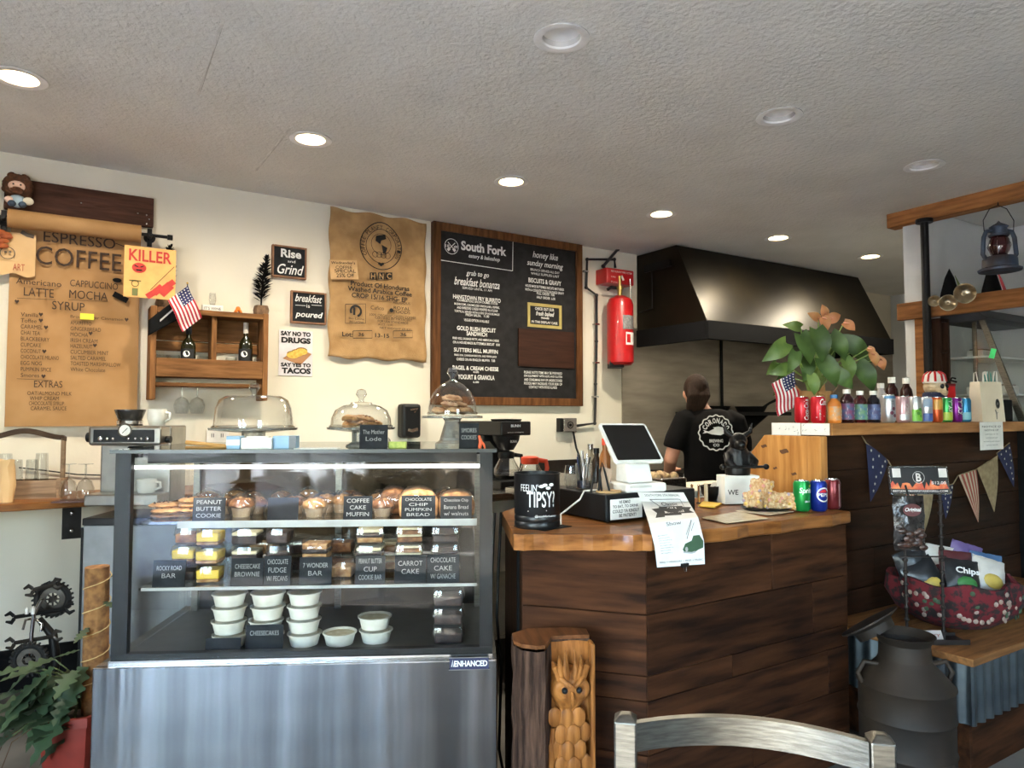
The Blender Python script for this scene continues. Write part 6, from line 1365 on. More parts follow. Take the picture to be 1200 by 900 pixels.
# paper bag
b0, b1 = onY(1141, 497, 1.93), onY(1182, 497, 1.93)
PB = T('paper_gift_bag', 'cream paper gift bag with teal tissue on the ledge', 'bag', ((b0.x + b1.x) / 2, 1.955, LZ), (0, 0, -.25))
bw_ = .172; bh_ = .225
BAGM = mk('cream_paper_bag', (226, 214, 192), .8, col2=(214, 200, 176), scale=6)
m = MB(); m.add([(-bw_ / 2, -.045, 0), (bw_ / 2, -.045, 0), (bw_ / 2, .045, 0), (-bw_ / 2, .045, 0), (-bw_ * .47, -.03, bh_), (bw_ * .47, -.03, bh_), (bw_ * .47, .03, bh_), (-bw_ * .47, .03, bh_)], [(3, 2, 1, 0), (0, 1, 5, 4), (1, 2, 6, 5), (2, 3, 7, 6), (3, 0, 4, 7)]); m.build('bag_body', BAGM, PB)
m = MB(); m.stroke([(0, .003), (-.01, bh_ * .5), (0, bh_ - .003)], .0015, .0); m.xf(0, Matrix.Translation((0, -.039, 0)) @ Matrix.Rotation(PI / 2 - .066, 4, 'X')); m.build('crease', mk('bag_crease', (190, 176, 150), .8), PB)
for y in (-.028, .028): MB().tube([(-.055, y, bh_ - .01), (-.05, y, bh_ + .05), (-.035, y, bh_ + .058), (-.022, y, bh_)], .003, 6).build('handle', WHITE, PB, smooth=60); MB().tube([(.02, y, bh_), (.035, y, bh_ + .058), (.05, y, bh_ + .06), (.055, y, bh_ - .01)], .003, 6).build('handle', WHITE, PB, smooth=60)
m = MB()
for k in range(7): x = -.01 + k * .012; m.add([(x - .02, -.02 + .006 * (k % 3), bh_ - .03), (x + .02, .0, bh_ - .03), (x + .006 * (-1) ** k, .0 + .008 * (k % 2), bh_ + .05 + .008 * (k % 3))], [(0, 1, 2)])
m.build('teal_tissue', mk('teal_tissue', (110, 176, 166), .8), PB, solid=.001)
m = MB(); m.disc(.035, bh_ * .45, .022, .0025, 20, .75, 1.25); m.xf(0, Matrix.Translation((0, -.0455, 0)) @ Matrix.Rotation(PI / 2 - .066, 4, 'X')); m.build('oval_logo', INK, PB)
m = MB(); m.ring(.035, bh_ * .45, .018, .0012, .0032, 20, .75, 1.25); m.fit('SF', .028, .042, bh_ * .42, bh_ * .48, .0032); m.stroke([(.012, bh_ * .3), (.02, bh_ * .2), (.018, bh_ * .06)], .008, .003); m.stroke([(.02, bh_ * .2), (.03, bh_ * .24)], .004, .003); m.xf(0, Matrix.Translation((0, -.0455, 0)) @ Matrix.Rotation(PI / 2 - .066, 4, 'X')); m.build('logo_details', mk('grey_ink2', (140, 136, 130), .8), PB)
nt2 = T('printed_notice', 'small white printed notice hanging from ledge front below the bag', 'notice', (onY(1162, 512, 1.876).x, 1.876, onY(1162, 527, 1.876).z), (PI / 2 - .0, 0, 0))
w_ = onY(1176, 500, 1.876).x - onY(1149, 500, 1.876).x; h_ = LZ - nt2.location.z
MB().bb(-w_ / 2, w_ / 2, 0, h_, 0, .001).build('sheet', PAPER, nt2); m = MB()
for i, (f, hh) in enumerate(((.8, .01), (.6, .01), (.55, .005), (.5, .005), (.7, .005), (.5, .005))): y = h_ * .8 - i * h_ * .13; m.fit('NOTICE OF SALE ITEMS'[: 8 + 2 * i], -w_ * f / 2, w_ * f / 2, y, y + hh, .0016)
m.build('lettering', INK, nt2)
q = onL(1195, 2.1); db = T('card_terminal', 'black card terminal at the right end of ledge beside the bag', 'terminal', (4.72, 2.06, LZ), (0, 0, -TH)); MB().bb(-.09, .09, -.05, .05, 0, .13).build('terminal_body', BLACK, db, bev=.008); MB().bb(-.02, .02, -.054, -.0505, .02, .05).build('silver_badge', STEEL, db)
q = onL(1137, 2.12); mb_ = T('white_carton', 'small white carton behind the teal can on the ledge', 'carton', q, (0, 0, -TH)); MB().bb(-.035, .035, -.03, .03, 0, .12).build('carton_body', WHITE, mb_, bev=.003); MB().bb(-.03, .03, -.0315, -.0303, .05, .075).build('print_band', mk('grey_card', (120, 122, 124), .7), mb_)

# ---- anthurium in a kraft wrapped pot
pc = onL(955, 2.1)
PLT = T('anthurium_plant', 'green anthurium with orange flowers in kraft wrapped pot on the ledge', 'plant', pc, 0)
m = MB(); m.lathe([(0, 0), (.062, 0), (.075, .1), (.082, .15), (.07, .15), (.06, .12), (0, .12)], 14); m.jit(14, .004); m.build('kraft_wrapped_pot', KRAFT, PLT, smooth=30)
for k in range(5): a = .4 + k * 1.25; MB().add([(.075 * math.cos(a - .3), .075 * math.sin(a - .3), .13), (.075 * math.cos(a + .3), .075 * math.sin(a + .3), .13), (.115 * math.cos(a), .115 * math.sin(a), .185)], [(0, 1, 2)]).build('wrap_corner', KRAFT, PLT, solid=.001)
MB().lathe([(0, .1), (.06, .12)], 14).build('soil', mk('soil', (50, 38, 28), .95), PLT)
LEAF = mk('anthurium_leaf', (72, 98, 42), .45, col2=(40, 64, 26), scale=9)
LEAF2 = mk('anthurium_leaf_light', (112, 134, 66), .45, col2=(76, 104, 44), scale=9)
STEM = mk('leaf_stem', (124, 150, 72), .5); FLO = mk('orange_spathe', (184, 116, 76), .5, col2=(166, 122, 72), scale=12); SPA = mk('spadix_pink', (222, 150, 120), .6)
def heart(L, Wd):
    pts = []
    for k in range(21):
        a = k / 20; pts.append((a, Wd * L * .5 * (math.sin(PI * min(1, a * .92 + .16)) ** .8) * (1.15 - .55 * a)))
    return pts
def leaf(root, px, py, Lpx, ang, mat, depth_off, name='leaf', Wd=.56, fold=.3, stem=True, face=0.0):
    """heart-shaped leaf with base at (px,py), pointing along image angle ang"""
    basep = pc + FW0 * depth_off; dd = dep(basep); base = atd(px, py, dd) - pc; L = Lpx * .88 * dd / F
    dirv = (RT * math.cos(ang) + Vector((0, 0, 1)) * math.sin(ang)).normalized(); out = (-FW0 + Vector((0, 0, face))).normalized(); side = out.cross(dirv).normalized()
    m = MB(); c = []; l_ = []; r_ = []
    for a, w in heart(L, Wd):
        back = -.10 * L if a == 0 else 0; ctr = base + dirv * (a * L) + out * (.16 * L * math.sin(PI * a) - .1 * L * a * a)
        c.append(ctr); l_.append(ctr + side * w + out * (w * fold) - dirv * (.18 * L * max(0, .25 - a) * 4 * .6)); r_.append(ctr - side * w + out * (w * fold) - dirv * (.18 * L * max(0, .25 - a) * 4 * .6))
    n = len(c); m.add(c + l_ + r_, [(i, i + 1, n + i + 1, n + i) for i in range(n - 1)] + [(i + 1, i, 2 * n + i, 2 * n + i + 1) for i in range(n - 1)]); lf = m.build(name, mat, root, smooth=80)
    if stem:
        b0 = Vector((random.uniform(-.03, .03), random.uniform(-.02, .03), .12)); mid = (b0 + base) / 2 + Vector((0, 0, .06 if base.z > .2 else .1)) * .6
        MB().tube([b0, b0.lerp(mid, .6) + Vector((0, 0, .02)), mid.lerp(base, .5), base], .0028, 6).build('stem', STEM, root, smooth=60)
    return lf, base, dirv, out, L
R_ = math.radians
for (px, py, L, an, mt, do) in ((921, 402, 44, R_(218), LEAF2, -.08), (938, 392, 46, R_(-72), LEAF, -.1), (956, 386, 50, R_(-80), LEAF, -.14), (973, 392, 44, R_(-60), LEAF, -.02), (932, 412, 34, R_(-110), LEAF, -.16), (985, 400, 46, R_(-22), LEAF, .05), (962, 420, 48, R_(-62), LEAF, -.12), (990, 420, 34, R_(-75), LEAF2, 0), (1004, 426, 48, R_(-60), LEAF, .03), (1000, 410, 38, R_(-30), LEAF, .1), (925, 430, 32, R_(200), LEAF2, .0), (938, 384, 26, R_(170), LEAF2, .05), (946, 420, 36, R_(-100), LEAF, -.05), (975, 435, 40, R_(-40), LEAF, -.1), (920, 440, 34, R_(-120), LEAF, .08), (968, 405, 36, R_(-95), LEAF, .08), (910, 425, 24, R_(230), LEAF2, .02), (950, 440, 30, R_(-80), LEAF2, -.15)): leaf(PLT, px, py, L, an, mt, do)
for (px, py, L, an, do) in ((969, 375, 22, R_(20), 0), (964, 372, 22, R_(-75), -.05), (959, 374, 18, R_(150), .02), (966, 370, 17, R_(100), .05), (989, 378, 20, R_(-35), 0), (1021, 414, 20, R_(-70), -.02), (1017, 408, 14, R_(-40), .02), (1028, 420, 20, R_(-60), .05)):
    f, base, dv, ot, Lm = leaf(PLT, px, py, L, an, FLO, do, 'flower_spathe', .7)
    MB().tube([base, base + (dv * .3 + ot) * Lm * .5], [.004, .002], 6).build('spadix', SPA, PLT, smooth=60)
m = MB()
for k in range(22): a = random.uniform(0, 2 * PI); m.tube([(.02 * math.cos(a), .02 * math.sin(a), .12), (.045 * math.cos(a), .045 * math.sin(a), .22), (.07 * math.cos(a), .07 * math.sin(a), .28 + random.uniform(0, .05))], .003, 5)
tag(m.build('stem_clump', STEM, PLT, smooth=60), kind='stuff')
ft = onL(929, 2.15); FLG = T('small_american_flag', 'small American flag on a stick at the left end of the ledge', 'flag', (ft.x, ft.y, LZ), (0, 0, -TH))
tz = 1.37 + (488 - 436) / F * dep(ft) - LZ
MB().tube([(.012, .0, 0.0), (.0, 0, tz)], .003, 6).build('stick', BLACK, FLG)
cl = usflag(FLG, .17, .12, .3); cl.rotation_euler = (0, math.radians(62), 0); cl.location = (.008, -.01, tz)

# ================================================================== bunting
BN = T('pennant_bunting', 'string of star, stripe and burlap pennants pinned to half wall', 'bunting', (3.1, HWY - .012, .6), 0)
bo = Vector(BN.location)
STAR = mk('bunting_navy', (38, 42, 74), .9, scale=30); BURL = mk('bunting_burlap', (150, 132, 100), .95, col2=(130, 112, 82), scale=30, bump=.3); BSTR = mk('bunting_red', (158, 78, 64), .9)
def W2(px, py): q = onY(px, py, HWY - .014); return q - bo
def pennant(a, b, c, kind):
    A_, B_, C_ = W2(*a), W2(*b), W2(*c)
    f = lambda u, v: (A_.lerp(B_, u)).lerp(C_, v) + Vector((0, -.008 * math.sin(PI * u) * (1 - v) - .01 * math.sin(v * 3) * u, 0))
    m = MB(); m.grid(f, 8, 10); p_ = m.build('pennant', {'s': STAR, 'b': BURL, 'r': BSTR}[kind], BN, smooth=70)
    if kind == 's':
        s = MB()
        for v in (.08, .22, .36, .5, .64, .78):
            for k in range(max(1, int(3.4 * (1 - v)))):
                u = (k + .5) / max(1, int(3.4 * (1 - v))); q = f(u, v) + Vector((0, -.0025, 0)); s.poly([(q.x + (.009 if j % 2 == 0 else .004) * math.sin(j * PI / 5), q.y, q.z + (.009 if j % 2 == 0 else .004) * math.cos(j * PI / 5)) for j in range(10)])
        tag(s.build('star_print', mk('bunting_star', (206, 200, 184), .9), p_), kind='stuff')
    if kind == 'r':
        s = MB(); [s.grid(lambda u, v, k=k: f((k + u * .45) / 5, v) + Vector((0, -.002, 0)), 1, 8) for k in range(5)]; s.build('stripe_print', mk('bunting_cream', (196, 176, 150), .9), p_)
pens = [((1015, 519), (1041, 540), (1020, 588), 's'), ((1052, 560), (1072, 570), (1062, 622), 'r'), ((1074, 572), (1094, 573), (1082, 627), 'b'), ((1101, 572), (1117, 567), (1108, 608), 's'), ((1123, 557), (1144, 550), (1146, 612), 'r'), ((1145, 549), (1169, 534), (1165, 600), 'b'), ((1168, 531), (1183, 519), (1188, 571), 's')]
for a, b, c, k in pens: pennant(a, b, c, k)
MB().tube([W2(1010, 511)] + [q for a, b, c, k in pens for q in (W2(*a), W2(*b))], .003, 6).build('string', BURL, BN)

# ================================================================== bench, basket, jerky stand, milk can
BX0, BY0, BZT = 2.95, 1.39, .45
BE = T('corrugated_bench', 'low wood topped bench faced in corrugated metal along the half wall', 'bench', (BX0, BY0, 0), 0)
BWD = wood('bench_wood', (150, 104, 62), (104, 68, 40), 'x', .6)
MB().bb(-.02, 1.7, -.02, HWY - BY0 - .006, BZT - .03, BZT).build('seat_board', BWD, BE, bev=.004)
CORR = mk('corrugated_zinc', (104, 112, 115), .45, .8, (80, 86, 90), 6)
m = MB(); m.grid(lambda u, v: (1.68 * u, -.008 * math.sin(1.68 * u / .068 * 2 * PI), .19 + (BZT - .03 - .19) * v), 200, 1); m.build('front_sheet', CORR, BE, smooth=80)
m = MB(); m.grid(lambda u, v: (.008 * math.sin(.57 * u / .068 * 2 * PI), .58 * u, .19 + (BZT - .03 - .19) * v), 70, 1); m.build('end_sheet', CORR, BE, smooth=80)
MB().bb(0.02, 1.68, 0.01, .03, 0, .19).build('kick_board', PLANK, BE); MB().bb(0.0, .02, 0.01, .58, 0, .19).build('kick_board', PLANK, BE); MB().bb(.02, 1.68, .03, .58, .0, BZT - .031).build('bench_box', BLKM, BE)
# jerky stand
jd = 2.95
c0_, c1_ = atd(1063, 742, jd), atd(1106, 742, jd)
JS = T('jerky_display_stand', 'twisted iron display stand with red flame header sign on the bench', 'display stand', (c0_.x, c0_.y, BZT), (0, 0, -TH))
w2 = (c1_ - c0_).dot(RT); zs2 = 1.37 - (578 - 488) / F * jd - BZT
RUST = mk('twisted_iron', (44, 36, 32), .6, .4, bump=.4)
for x in (0, w2):
    m = MB(); m.tube([(x, 0, 0), (x, 0, zs2)], .006, 8)
    for k in range(12): m.sph((x, 0, .04 + k * zs2 / 12.5), (.011, .011, .009), 8, 6)
    m.build('twisted_post', RUST, JS, smooth=60)
m = MB(); m.bb(-.06, w2 + .075, -.05, .05, 0, .008); m.bb(-.06, w2 + .075, -.052, -.046, 0, .02); m.bb(-.06, w2 + .075, .046, .052, 0, .02); m.build('base_tray', RUST, JS)
m = MB(); m.tube([(-.04, -.03, zs2 * .58), (w2, -.03, zs2 * .58)], .003, 6); m.build('cross_rod', RUST, JS)
hw, hh = .245, .115
def hd_(mb, name, mat, sub=None): mb.xf(0, Matrix.Translation((-.065, -.02, zs2)) @ Matrix.Rotation(PI / 2 - .15, 4, 'X')); return mb.build(name, mat, JS)
hd_(MB().bb(0, hw, 0, hh, -.006, 0), 'header_board', mk('header_black', (30, 27, 27), .35))
m = MB(); fl2 = []
for k in range(25): fl2.append((.004 + (hw - .008) * k / 24, hh * (.36 + .16 * math.sin(k * 1.9) * math.cos(k * .7) + .1 * math.sin(k * 3.1))))
m.poly([(.004, hh * .2, .001), (hw - .004, hh * .2, .001)] + [(x, y, .001) for x, y in fl2[::-1]]); hd_(m, 'flame_print', mk('flame_print', (196, 74, 52), .5, col2=(232, 140, 80), scale=30))
m = MB(); m.fit('B', hw * .45, hw * .54, hh * .45, hh * .75, .003, 0, .03); m.ring(hw * .495, hh * .6, .024, .0015, .003); m.fit('$12.00', hw * .7, hw * .95, hh * .34, hh * .46, .003, 0, .02); m.fit('BESTJERKYMARKETANDGRILL.COM', hw * .04, hw * .96, hh * .06, hh * .15, .003, 0, .02); m.rect(hw * .06, hw * .2, hh * .6, hh * .92, .003); m.rect(hw * .84, hw * .98, hh * .6, hh * .92, .003); hd_(m, 'white_print', mk('header_white', (214, 206, 200), .5))
m = MB(); [m.bb(a, b, c, d, .0005, .004) for a, b, c, d in ((0, hw, hh - .004, hh), (0, hw, 0, .004), (0, .004, 0, hh), (hw - .004, hw, 0, hh))]; hd_(m, 'silver_frame', STEEL)
# hanging jerky bag
q = atd(1066, 645, jd - .06); jb = T('jerky_bag', 'dark glossy bag of jerky hanging from the display stand', 'snack bag', q, (0, 0, -TH))
bwj, bhj = .125, .22
m = MB()
for s in (-1, 1): m.grid(lambda u, v, s=s: (bwj * (u - .5), s * .022 * math.sin(PI * u) * math.sin(PI * min(1, v * 1.05)) + .003 * math.sin(9 * v + 5 * u), bhj * v), 10, 14)
m.jit(0, .0015); m.build('bag_film', mk('dark_foil', (38, 34, 34), .25, .4, (70, 64, 62), 30, bump=.5), jb, smooth=60)
m = MB(); [m.sph((random.uniform(-.045, .045), -.024, random.uniform(.015, .085)), (.018, .006, .012), 8, 6) for _ in range(16)]; tag(m.build('jerky_pieces', mk('jerky', (70, 44, 34), .35, col2=(40, 26, 22), scale=60), jb, smooth=60), kind='stuff')
m = MB(); m.disc(0, .165, .034, 0, 18, 1.1, .75); m.xf(0, Matrix.Translation((0, -.026, 0)) @ Matrix.Rotation(PI / 2, 4, 'X')); m.build('oval_label', mk('label_maroon', (96, 48, 48), .5), jb)
m = MB(); m.fit('Original', -.032, .032, .155, .175, .001, .2, .02); m.xf(0, Matrix.Translation((0, -.026, 0)) @ Matrix.Rotation(PI / 2, 4, 'X')); m.build('label_lettering', CHALKW, jb)
MB().box((-.035, 0, bhj + .004), (.05, .006, .008)).build('bag_seal', CHROME, jb); MB().tube([(0, 0, bhj), (0, .02, bhj + .04)], .004, 6).build('hang_hook', IRON, jb)
q = atd(1093, 741, jd - .04); cd_ = T('small_price_card', 'small white card with red print on the display stand tray', 'card', (q.x, q.y, BZT + .009), (PI / 2 - .5, 0, -TH)); MB().bb(-.045, .045, 0, .045, 0, .002).build('card', mk('grey_card2', (186, 178, 172), .6), cd_); m = MB(); m.fit('JERKY', -.035, .035, .014, .03, .0028, .2, .03); m.build('lettering', mk('card_red', (150, 90, 80), .6), cd_)
# basket with snack bags
bc = Vector((3.42, 1.68, BZT))
BK = T('fabric_snack_basket', 'round basket lined with red holiday print fabric on the bench', 'basket', bc, 0)
FAB = mk('holiday_fabric', (98, 17, 26), .9, col2=(32, 24, 23), scale=30, detail=4, lo=.42, hi=.52)
m = MB(); m.lathe([(0, 0), (.15, 0), (.22, .05), (.26, .13), (.25, .2), (.235, .2), (.22, .12), (0, .05)], 40)
for i in range(m.n()): v = m.v[i]; a = math.atan2(v.y, v.x); k = 1 + .05 * math.sin(9 * a) * min(1, v.z / .1) + .03 * math.sin(4 * a); m.v[i] = Vector((v.x * k, v.y * k, v.z + .012 * math.sin(7 * a) * (v.z > .15)))
m.build('fabric_liner', FAB, BK, smooth=70)
for nm, mt, n_ in (('white_flower_print', mk('fabric_white', (150, 128, 116), .9), 40), ('green_holly_print', mk('fabric_green', (60, 78, 56), .9), 18)):
    m = MB()
    for _ in range(n_):
        a = random.uniform(PI * .85, PI * 1.75); zz = random.uniform(.05, .18); rr_ = .225 + (.04 * min(1, (zz - .05) / .09)); k = 1 + .05 * math.sin(9 * a) * min(1, zz / .1) + .03 * math.sin(4 * a)
        p_ = Vector((rr_ * k * math.cos(a), rr_ * k * math.sin(a), zz)); b = m.n(); m.sph((0, 0, 0), (.011, .011, .004), 7, 4); m.xf(b, Matrix.Translation(p_) @ Matrix.Rotation(a, 4, 'Z') @ Matrix.Rotation(PI / 2, 4, 'Y'))
    tag(m.build(nm, mt, BK, smooth=50), kind='stuff')
def chipbag(label, dx, dy, dz, cols, txt, rot, w=.15, h=.17):
    t = T('snack_bag', label, 'snack bag', bc + Vector((dx, dy, dz)), rot, 'snack bags in the basket')
    m = MB()
    for s in (-1, 1): m.grid(lambda u, v, s=s: (w * (u - .5), s * .035 * math.sin(PI * u) ** .6 * math.sin(PI * v) ** .6, h * v), 10, 10)
    m.jit(0, .002); m.build('bag_film', cols[0], t, smooth=60)
    m = MB(); m.sph((.0, -.03, h * .35), (w * .3, .012, h * .2), 10, 6); m.build('front_print', cols[1], t, smooth=60)
    if txt: m = MB(); m.fit(txt, -w * .35, w * .35, h * .55, h * .75, .001, 0, .03); m.xf(0, Matrix.Translation((0, -.04, 0)) @ Matrix.Rotation(PI / 2, 4, 'X')); m.build('lettering', CHALKW, t)
FB = mk('film_black', (28, 30, 34), .35); FWH = mk('film_white', (206, 200, 192), .4); FYE = mk('film_yellow', (206, 176, 84), .5); FGR = mk('film_green', (60, 124, 62), .5); FPU = mk('film_purple', (110, 90, 140), .4); FOR = mk('film_orange', (196, 110, 60), .5); FMA = mk('film_maroon', (90, 40, 44), .4)
zz = .12
for lab, dx, dy, dz, c, tx_, rt in (('black chip bag with white lettering and green patch, front of basket', -.1, -.1, .13, (FB, FGR), 'Chips', (-.35, .15, -TH)), ('yellow and black chip bag at the left of the basket', -.13, .0, .12, (FB, FYE), None, (-.2, -.5, -TH)), ('white snack bag rising at the back of basket', -.02, .08, .16, (FWH, FMA), None, (.1, .2, -TH + .2)), ('black and orange snack bag leaning left at back of basket', -.13, .07, .16, (FB, FOR), None, (.0, -.35, -TH)), ('maroon snack bag in the middle of basket', 0, -.02, .14, (FMA, FWH), None, (-.2, .1, -TH)), ('white crumpled snack bag at right front of the basket', .05, -.13, .13, (FWH, FYE), None, (-.4, .3, -TH)), ('purple snack bag at right edge of the basket', .14, .04, .16, (FPU, FWH), None, (0, .3, -TH)), ('blue yellow snack bag right of the white one', .12, -.08, .13, (mk('film_blue', (76, 110, 150), .4), FYE), None, (-.2, .2, -TH))):
    chipbag(lab, dx, dy, dz, c, tx_, rt)
# milk can
mc = atd(1061, 800, 2.68)
MC = T('old_milk_can', 'dented dark rusty metal milk can with open lid beside the bench', 'milk can', (mc.x, mc.y, 0), (0, 0, -TH))
RST = mk('rusty_dark_metal', (56, 43, 31), .65, .3, (32, 25, 19), 5, bump=.3, detail=7)
r = .16
MB().lathe([(0, 0), (r, 0), (r * 1.01, .02), (r, .04), (r, .14), (r * 1.03, .15), (r, .16), (r, .26), (r * 1.03, .272), (r, .284), (r, .37), (r * 1.04, .382), (r * .98, .395), (r * .6, .46), (r * .56, .475)], 36).build('can_body', RST, MC, smooth=35)
MB().lathe([(r * .56, .47), (r * .54, .53), (r * .66, .56), (r * .64, .562), (r * .5, .535), (r * .5, .47)], 30).build('neck', RST, MC, smooth=35)
m = MB(); m.lathe([(0, .0), (r * .45, 0), (r * .48, .03), (r * .72, .045), (r * .72, .05), (0, .052)], 28); m.xf(0, Matrix.Translation((-.07, .06, .545)) @ Matrix.Rotation(-.5, 4, 'Y') @ Matrix.Rotation(-.35, 4, 'X')); m.build('tilted_lid', RST, MC, smooth=35)
for s in (-1, 1): MB().tube([(s * r * .95, 0, .37), (s * r * 1.1, 0, .42), (s * r * .95, 0, .46), (s * r * .62, 0, .45)], .009, 8).build('handle', RST, MC, smooth=60)

# ================================================================== owl carving
oc_ = atd(647, 800, 2.19)
OW = T('carved_owl_log', 'upright log with bark and a carved owl on its cut face, before the counter', 'carving', (oc_.x, oc_.y, 0), (0, 0, -TH + .12))
OH = .69
BARK = mk('bark', (92, 68, 54), .95, col2=(44, 32, 27), scale=16, stretch=(3, 3, .35), bump=2.0, detail=8, spec=.1)
OWD = wood('carved_wood', (168, 108, 54), (104, 60, 26), 'z', .5, 6, .5, rnd=False, coat=.1)
m = MB(); pr = [(-.122, -.03), (-.1, -.07), (-.06, -.085), (-.035, -.08), (.0, .0), (.12, -.0), (.122, .06), (.06, .088), (-.06, .088), (-.118, .04)]
def logpoly(k): return [(x * (1 + .03 * math.sin(k * 2.1 + i)), y * (1 + .05 * math.sin(k * 1.3 + i * 2))) for i, (x, y) in enumerate(pr)]
n = len(pr); vs = []; fs = []
for k in range(13): vs += [(x, y, OH * k / 12 + (.0 if k < 12 else .02 * (y * 4))) for x, y in logpoly(k)]
for k in range(12): fs += [(k * n + i, k * n + (i + 1) % n, (k + 1) * n + (i + 1) % n, (k + 1) * n + i) for i in range(n)]
fs += [tuple(range(n - 1, -1, -1))]; m.add(vs, fs); m.build('bark_log', BARK, OW)
m = MB(); m.prism([(x * .99, y * .99) for x, y in logpoly(12)], OH + .001, OH + .012); m.build('cut_top', wood('dark_log_end', (112, 70, 40), (74, 44, 24), 'y', .6), OW)
def rough(p): return .004 * math.sin(p.z * 60 + p.x * 40)
m = MB(); m.grid(lambda u, v: (-.03 + .15 * u, -.006 + .0 * u - (.03 * (abs(u - .5) * 2) ** 6) - .004 * math.sin(v * 37 + u * 9), OH * v * .995 + .001), 14, 40); m.build('cut_face', OWD, OW, smooth=60)
MB().bb(.108, .123, -.05, .0, .001, OH - .001).build('side_rim', OWD, OW, bev=.006)
m = MB(); m.sph((.045, -.012, .3), (.056, .05, .2), 18, 18); m.sph((.048, -.018, .51), (.058, .05, .066), 18, 14); skinmesh(m, 'owl_body', OWD, OW, .006, 4)
for s in (-1, 1):
    for k in range(3): MB().tube([(.048 + s * (.012 + k * .012), -.056, .545), (.048 + s * (.016 + k * .016), -.056, .572 + .006 * k), (.048 + s * (.014 + k * .02), -.036, .625 - k * .016)], [.011, .014, .003], 8, flat=.6).build('ear_feather', OWD, OW, smooth=40)
    m = MB(); m.lathe([(.011, 0), (.02, .004), (.03, 0), (.034, -.008)], 18); m.xf(0, Matrix.Translation((.048 + s * .023, -.06, .515)) @ Matrix.Rotation(PI / 2, 4, 'X')); m.build('eye_disc', OWD, OW, smooth=60)
    MB().sph((.048 + s * .021, -.062, .515), .0095, 10, 8).build('eye', BLACK, OW, smooth=60)
    MB().tube([(.048 + s * .006, -.072, .53), (.048 + s * .03, -.064, .548), (.048 + s * .045, -.045, .56)], [.007, .008, .004], 8).build('brow', OWD, OW, smooth=60)
MB().tube([(.048, -.066, .51), (.048, -.08, .495), (.048, -.076, .475)], [.006, .009, .003], 8).build('beak', OWD, OW, smooth=60)
for i in range(8):
    for j in range(3):
        zf = .43 - i * .045; xf_ = .045 + (j - 1 + .5 * (i % 2) - .25) * .036; ry = .05 * math.sqrt(max(.05, 1 - ((zf - .3) / .2) ** 2)) * math.sqrt(max(.05, 1 - ((xf_ - .045) / .06) ** 2)); MB().sph((xf_, -.012 - ry, zf), (.021, .007, .03), 9, 7).build('breast_feather', OWD, OW, smooth=60)
for i in range(4): MB().tube([(-.004, -.04, .4 - i * .02), (-.012, -.045, .28 - i * .03), (-.004, -.03, .14 - i * .02)], [.008, .011, .003], 8).build('wing_feather', OWD, OW, smooth=60)

for o in OW.children:
    if o.name.split('.')[0] in ('owl_body', 'ear_feather', 'eye_disc', 'eye', 'brow', 'beak', 'breast_feather', 'wing_feather'): o.location.z = .045
# ================================================================== metal chair in front
cl_, crt = atd(733, 836, 1.12), atd(1031, 858, 1.05)
ztop = (cl_.z + crt.z) / 2; dx = (crt - cl_); dx.z = 0; wch = dx.length; ang = math.atan2(dx.y, dx.x)
CH = T('metal_chair', 'brushed aluminium chair with curved back rail in the foreground', 'chair', ((cl_.x + crt.x) / 2, (cl_.y + crt.y) / 2, 0), (0, 0, ang))
ps_ = .034
for s in (-1, 1):
    m = MB(); x = s * wch / 2; m.bb(x - ps_ / 2, x + ps_ / 2, -ps_ / 2, ps_ / 2, .46, ztop - .008); m.add([(x - ps_ / 2, -ps_ / 2, ztop - .008), (x + ps_ / 2, -ps_ / 2, ztop - .008), (x + ps_ / 2, ps_ / 2, ztop - .008), (x - ps_ / 2, ps_ / 2, ztop - .008), (x - ps_ / 4, -ps_ / 4, ztop), (x + ps_ / 4, -ps_ / 4, ztop), (x + ps_ / 4, ps_ / 4, ztop), (x - ps_ / 4, ps_ / 4, ztop)], [(0, 1, 5, 4), (1, 2, 6, 5), (2, 3, 7, 6), (3, 0, 4, 7), (4, 5, 6, 7)]); m.build('back_post', ALU, CH, bev=.003)
    MB().bb(x - ps_ / 2, x + ps_ / 2, -ps_ / 2, ps_ / 2, 0, .459).build('leg', ALU, CH, bev=.003); MB().bb(x - ps_ / 2, x + ps_ / 2, -.42, -.42 + ps_, 0, .43).build('leg', ALU, CH, bev=.003)
def rail(z0, z1):
    m = MB(); n = 20; hw_ = wch / 2 - ps_ / 2
    for k in range(n + 1):
        x = -hw_ + 2 * hw_ * k / n; y = .05 * (1 - (x / hw_) ** 2)
        for yy in (y - .007, y + .007):
            for zz in (z0, z1): m.v.append(Vector((x, yy, zz)))
    for k in range(n):
        a, b = k * 4, k * 4 + 4; m.f += [(a, a + 1, b + 1, b), (a + 2, b + 2, b + 3, a + 3), (a + 1, a + 3, b + 3, b + 1), (a, b, b + 2, a + 2)]
    return m
rail(ztop - .055, ztop - .012).build('top_rail', ALU, CH, smooth=50); rail(ztop - .2, ztop - .165).build('middle_rail', ALU, CH, smooth=50); rail(ztop - .34, ztop - .305).build('lower_rail', ALU, CH, smooth=50)
MB().bb(-wch / 2 - .01, wch / 2 + .01, -.43, -.02, .432, .456).build('seat', ALU, CH, bev=.01)
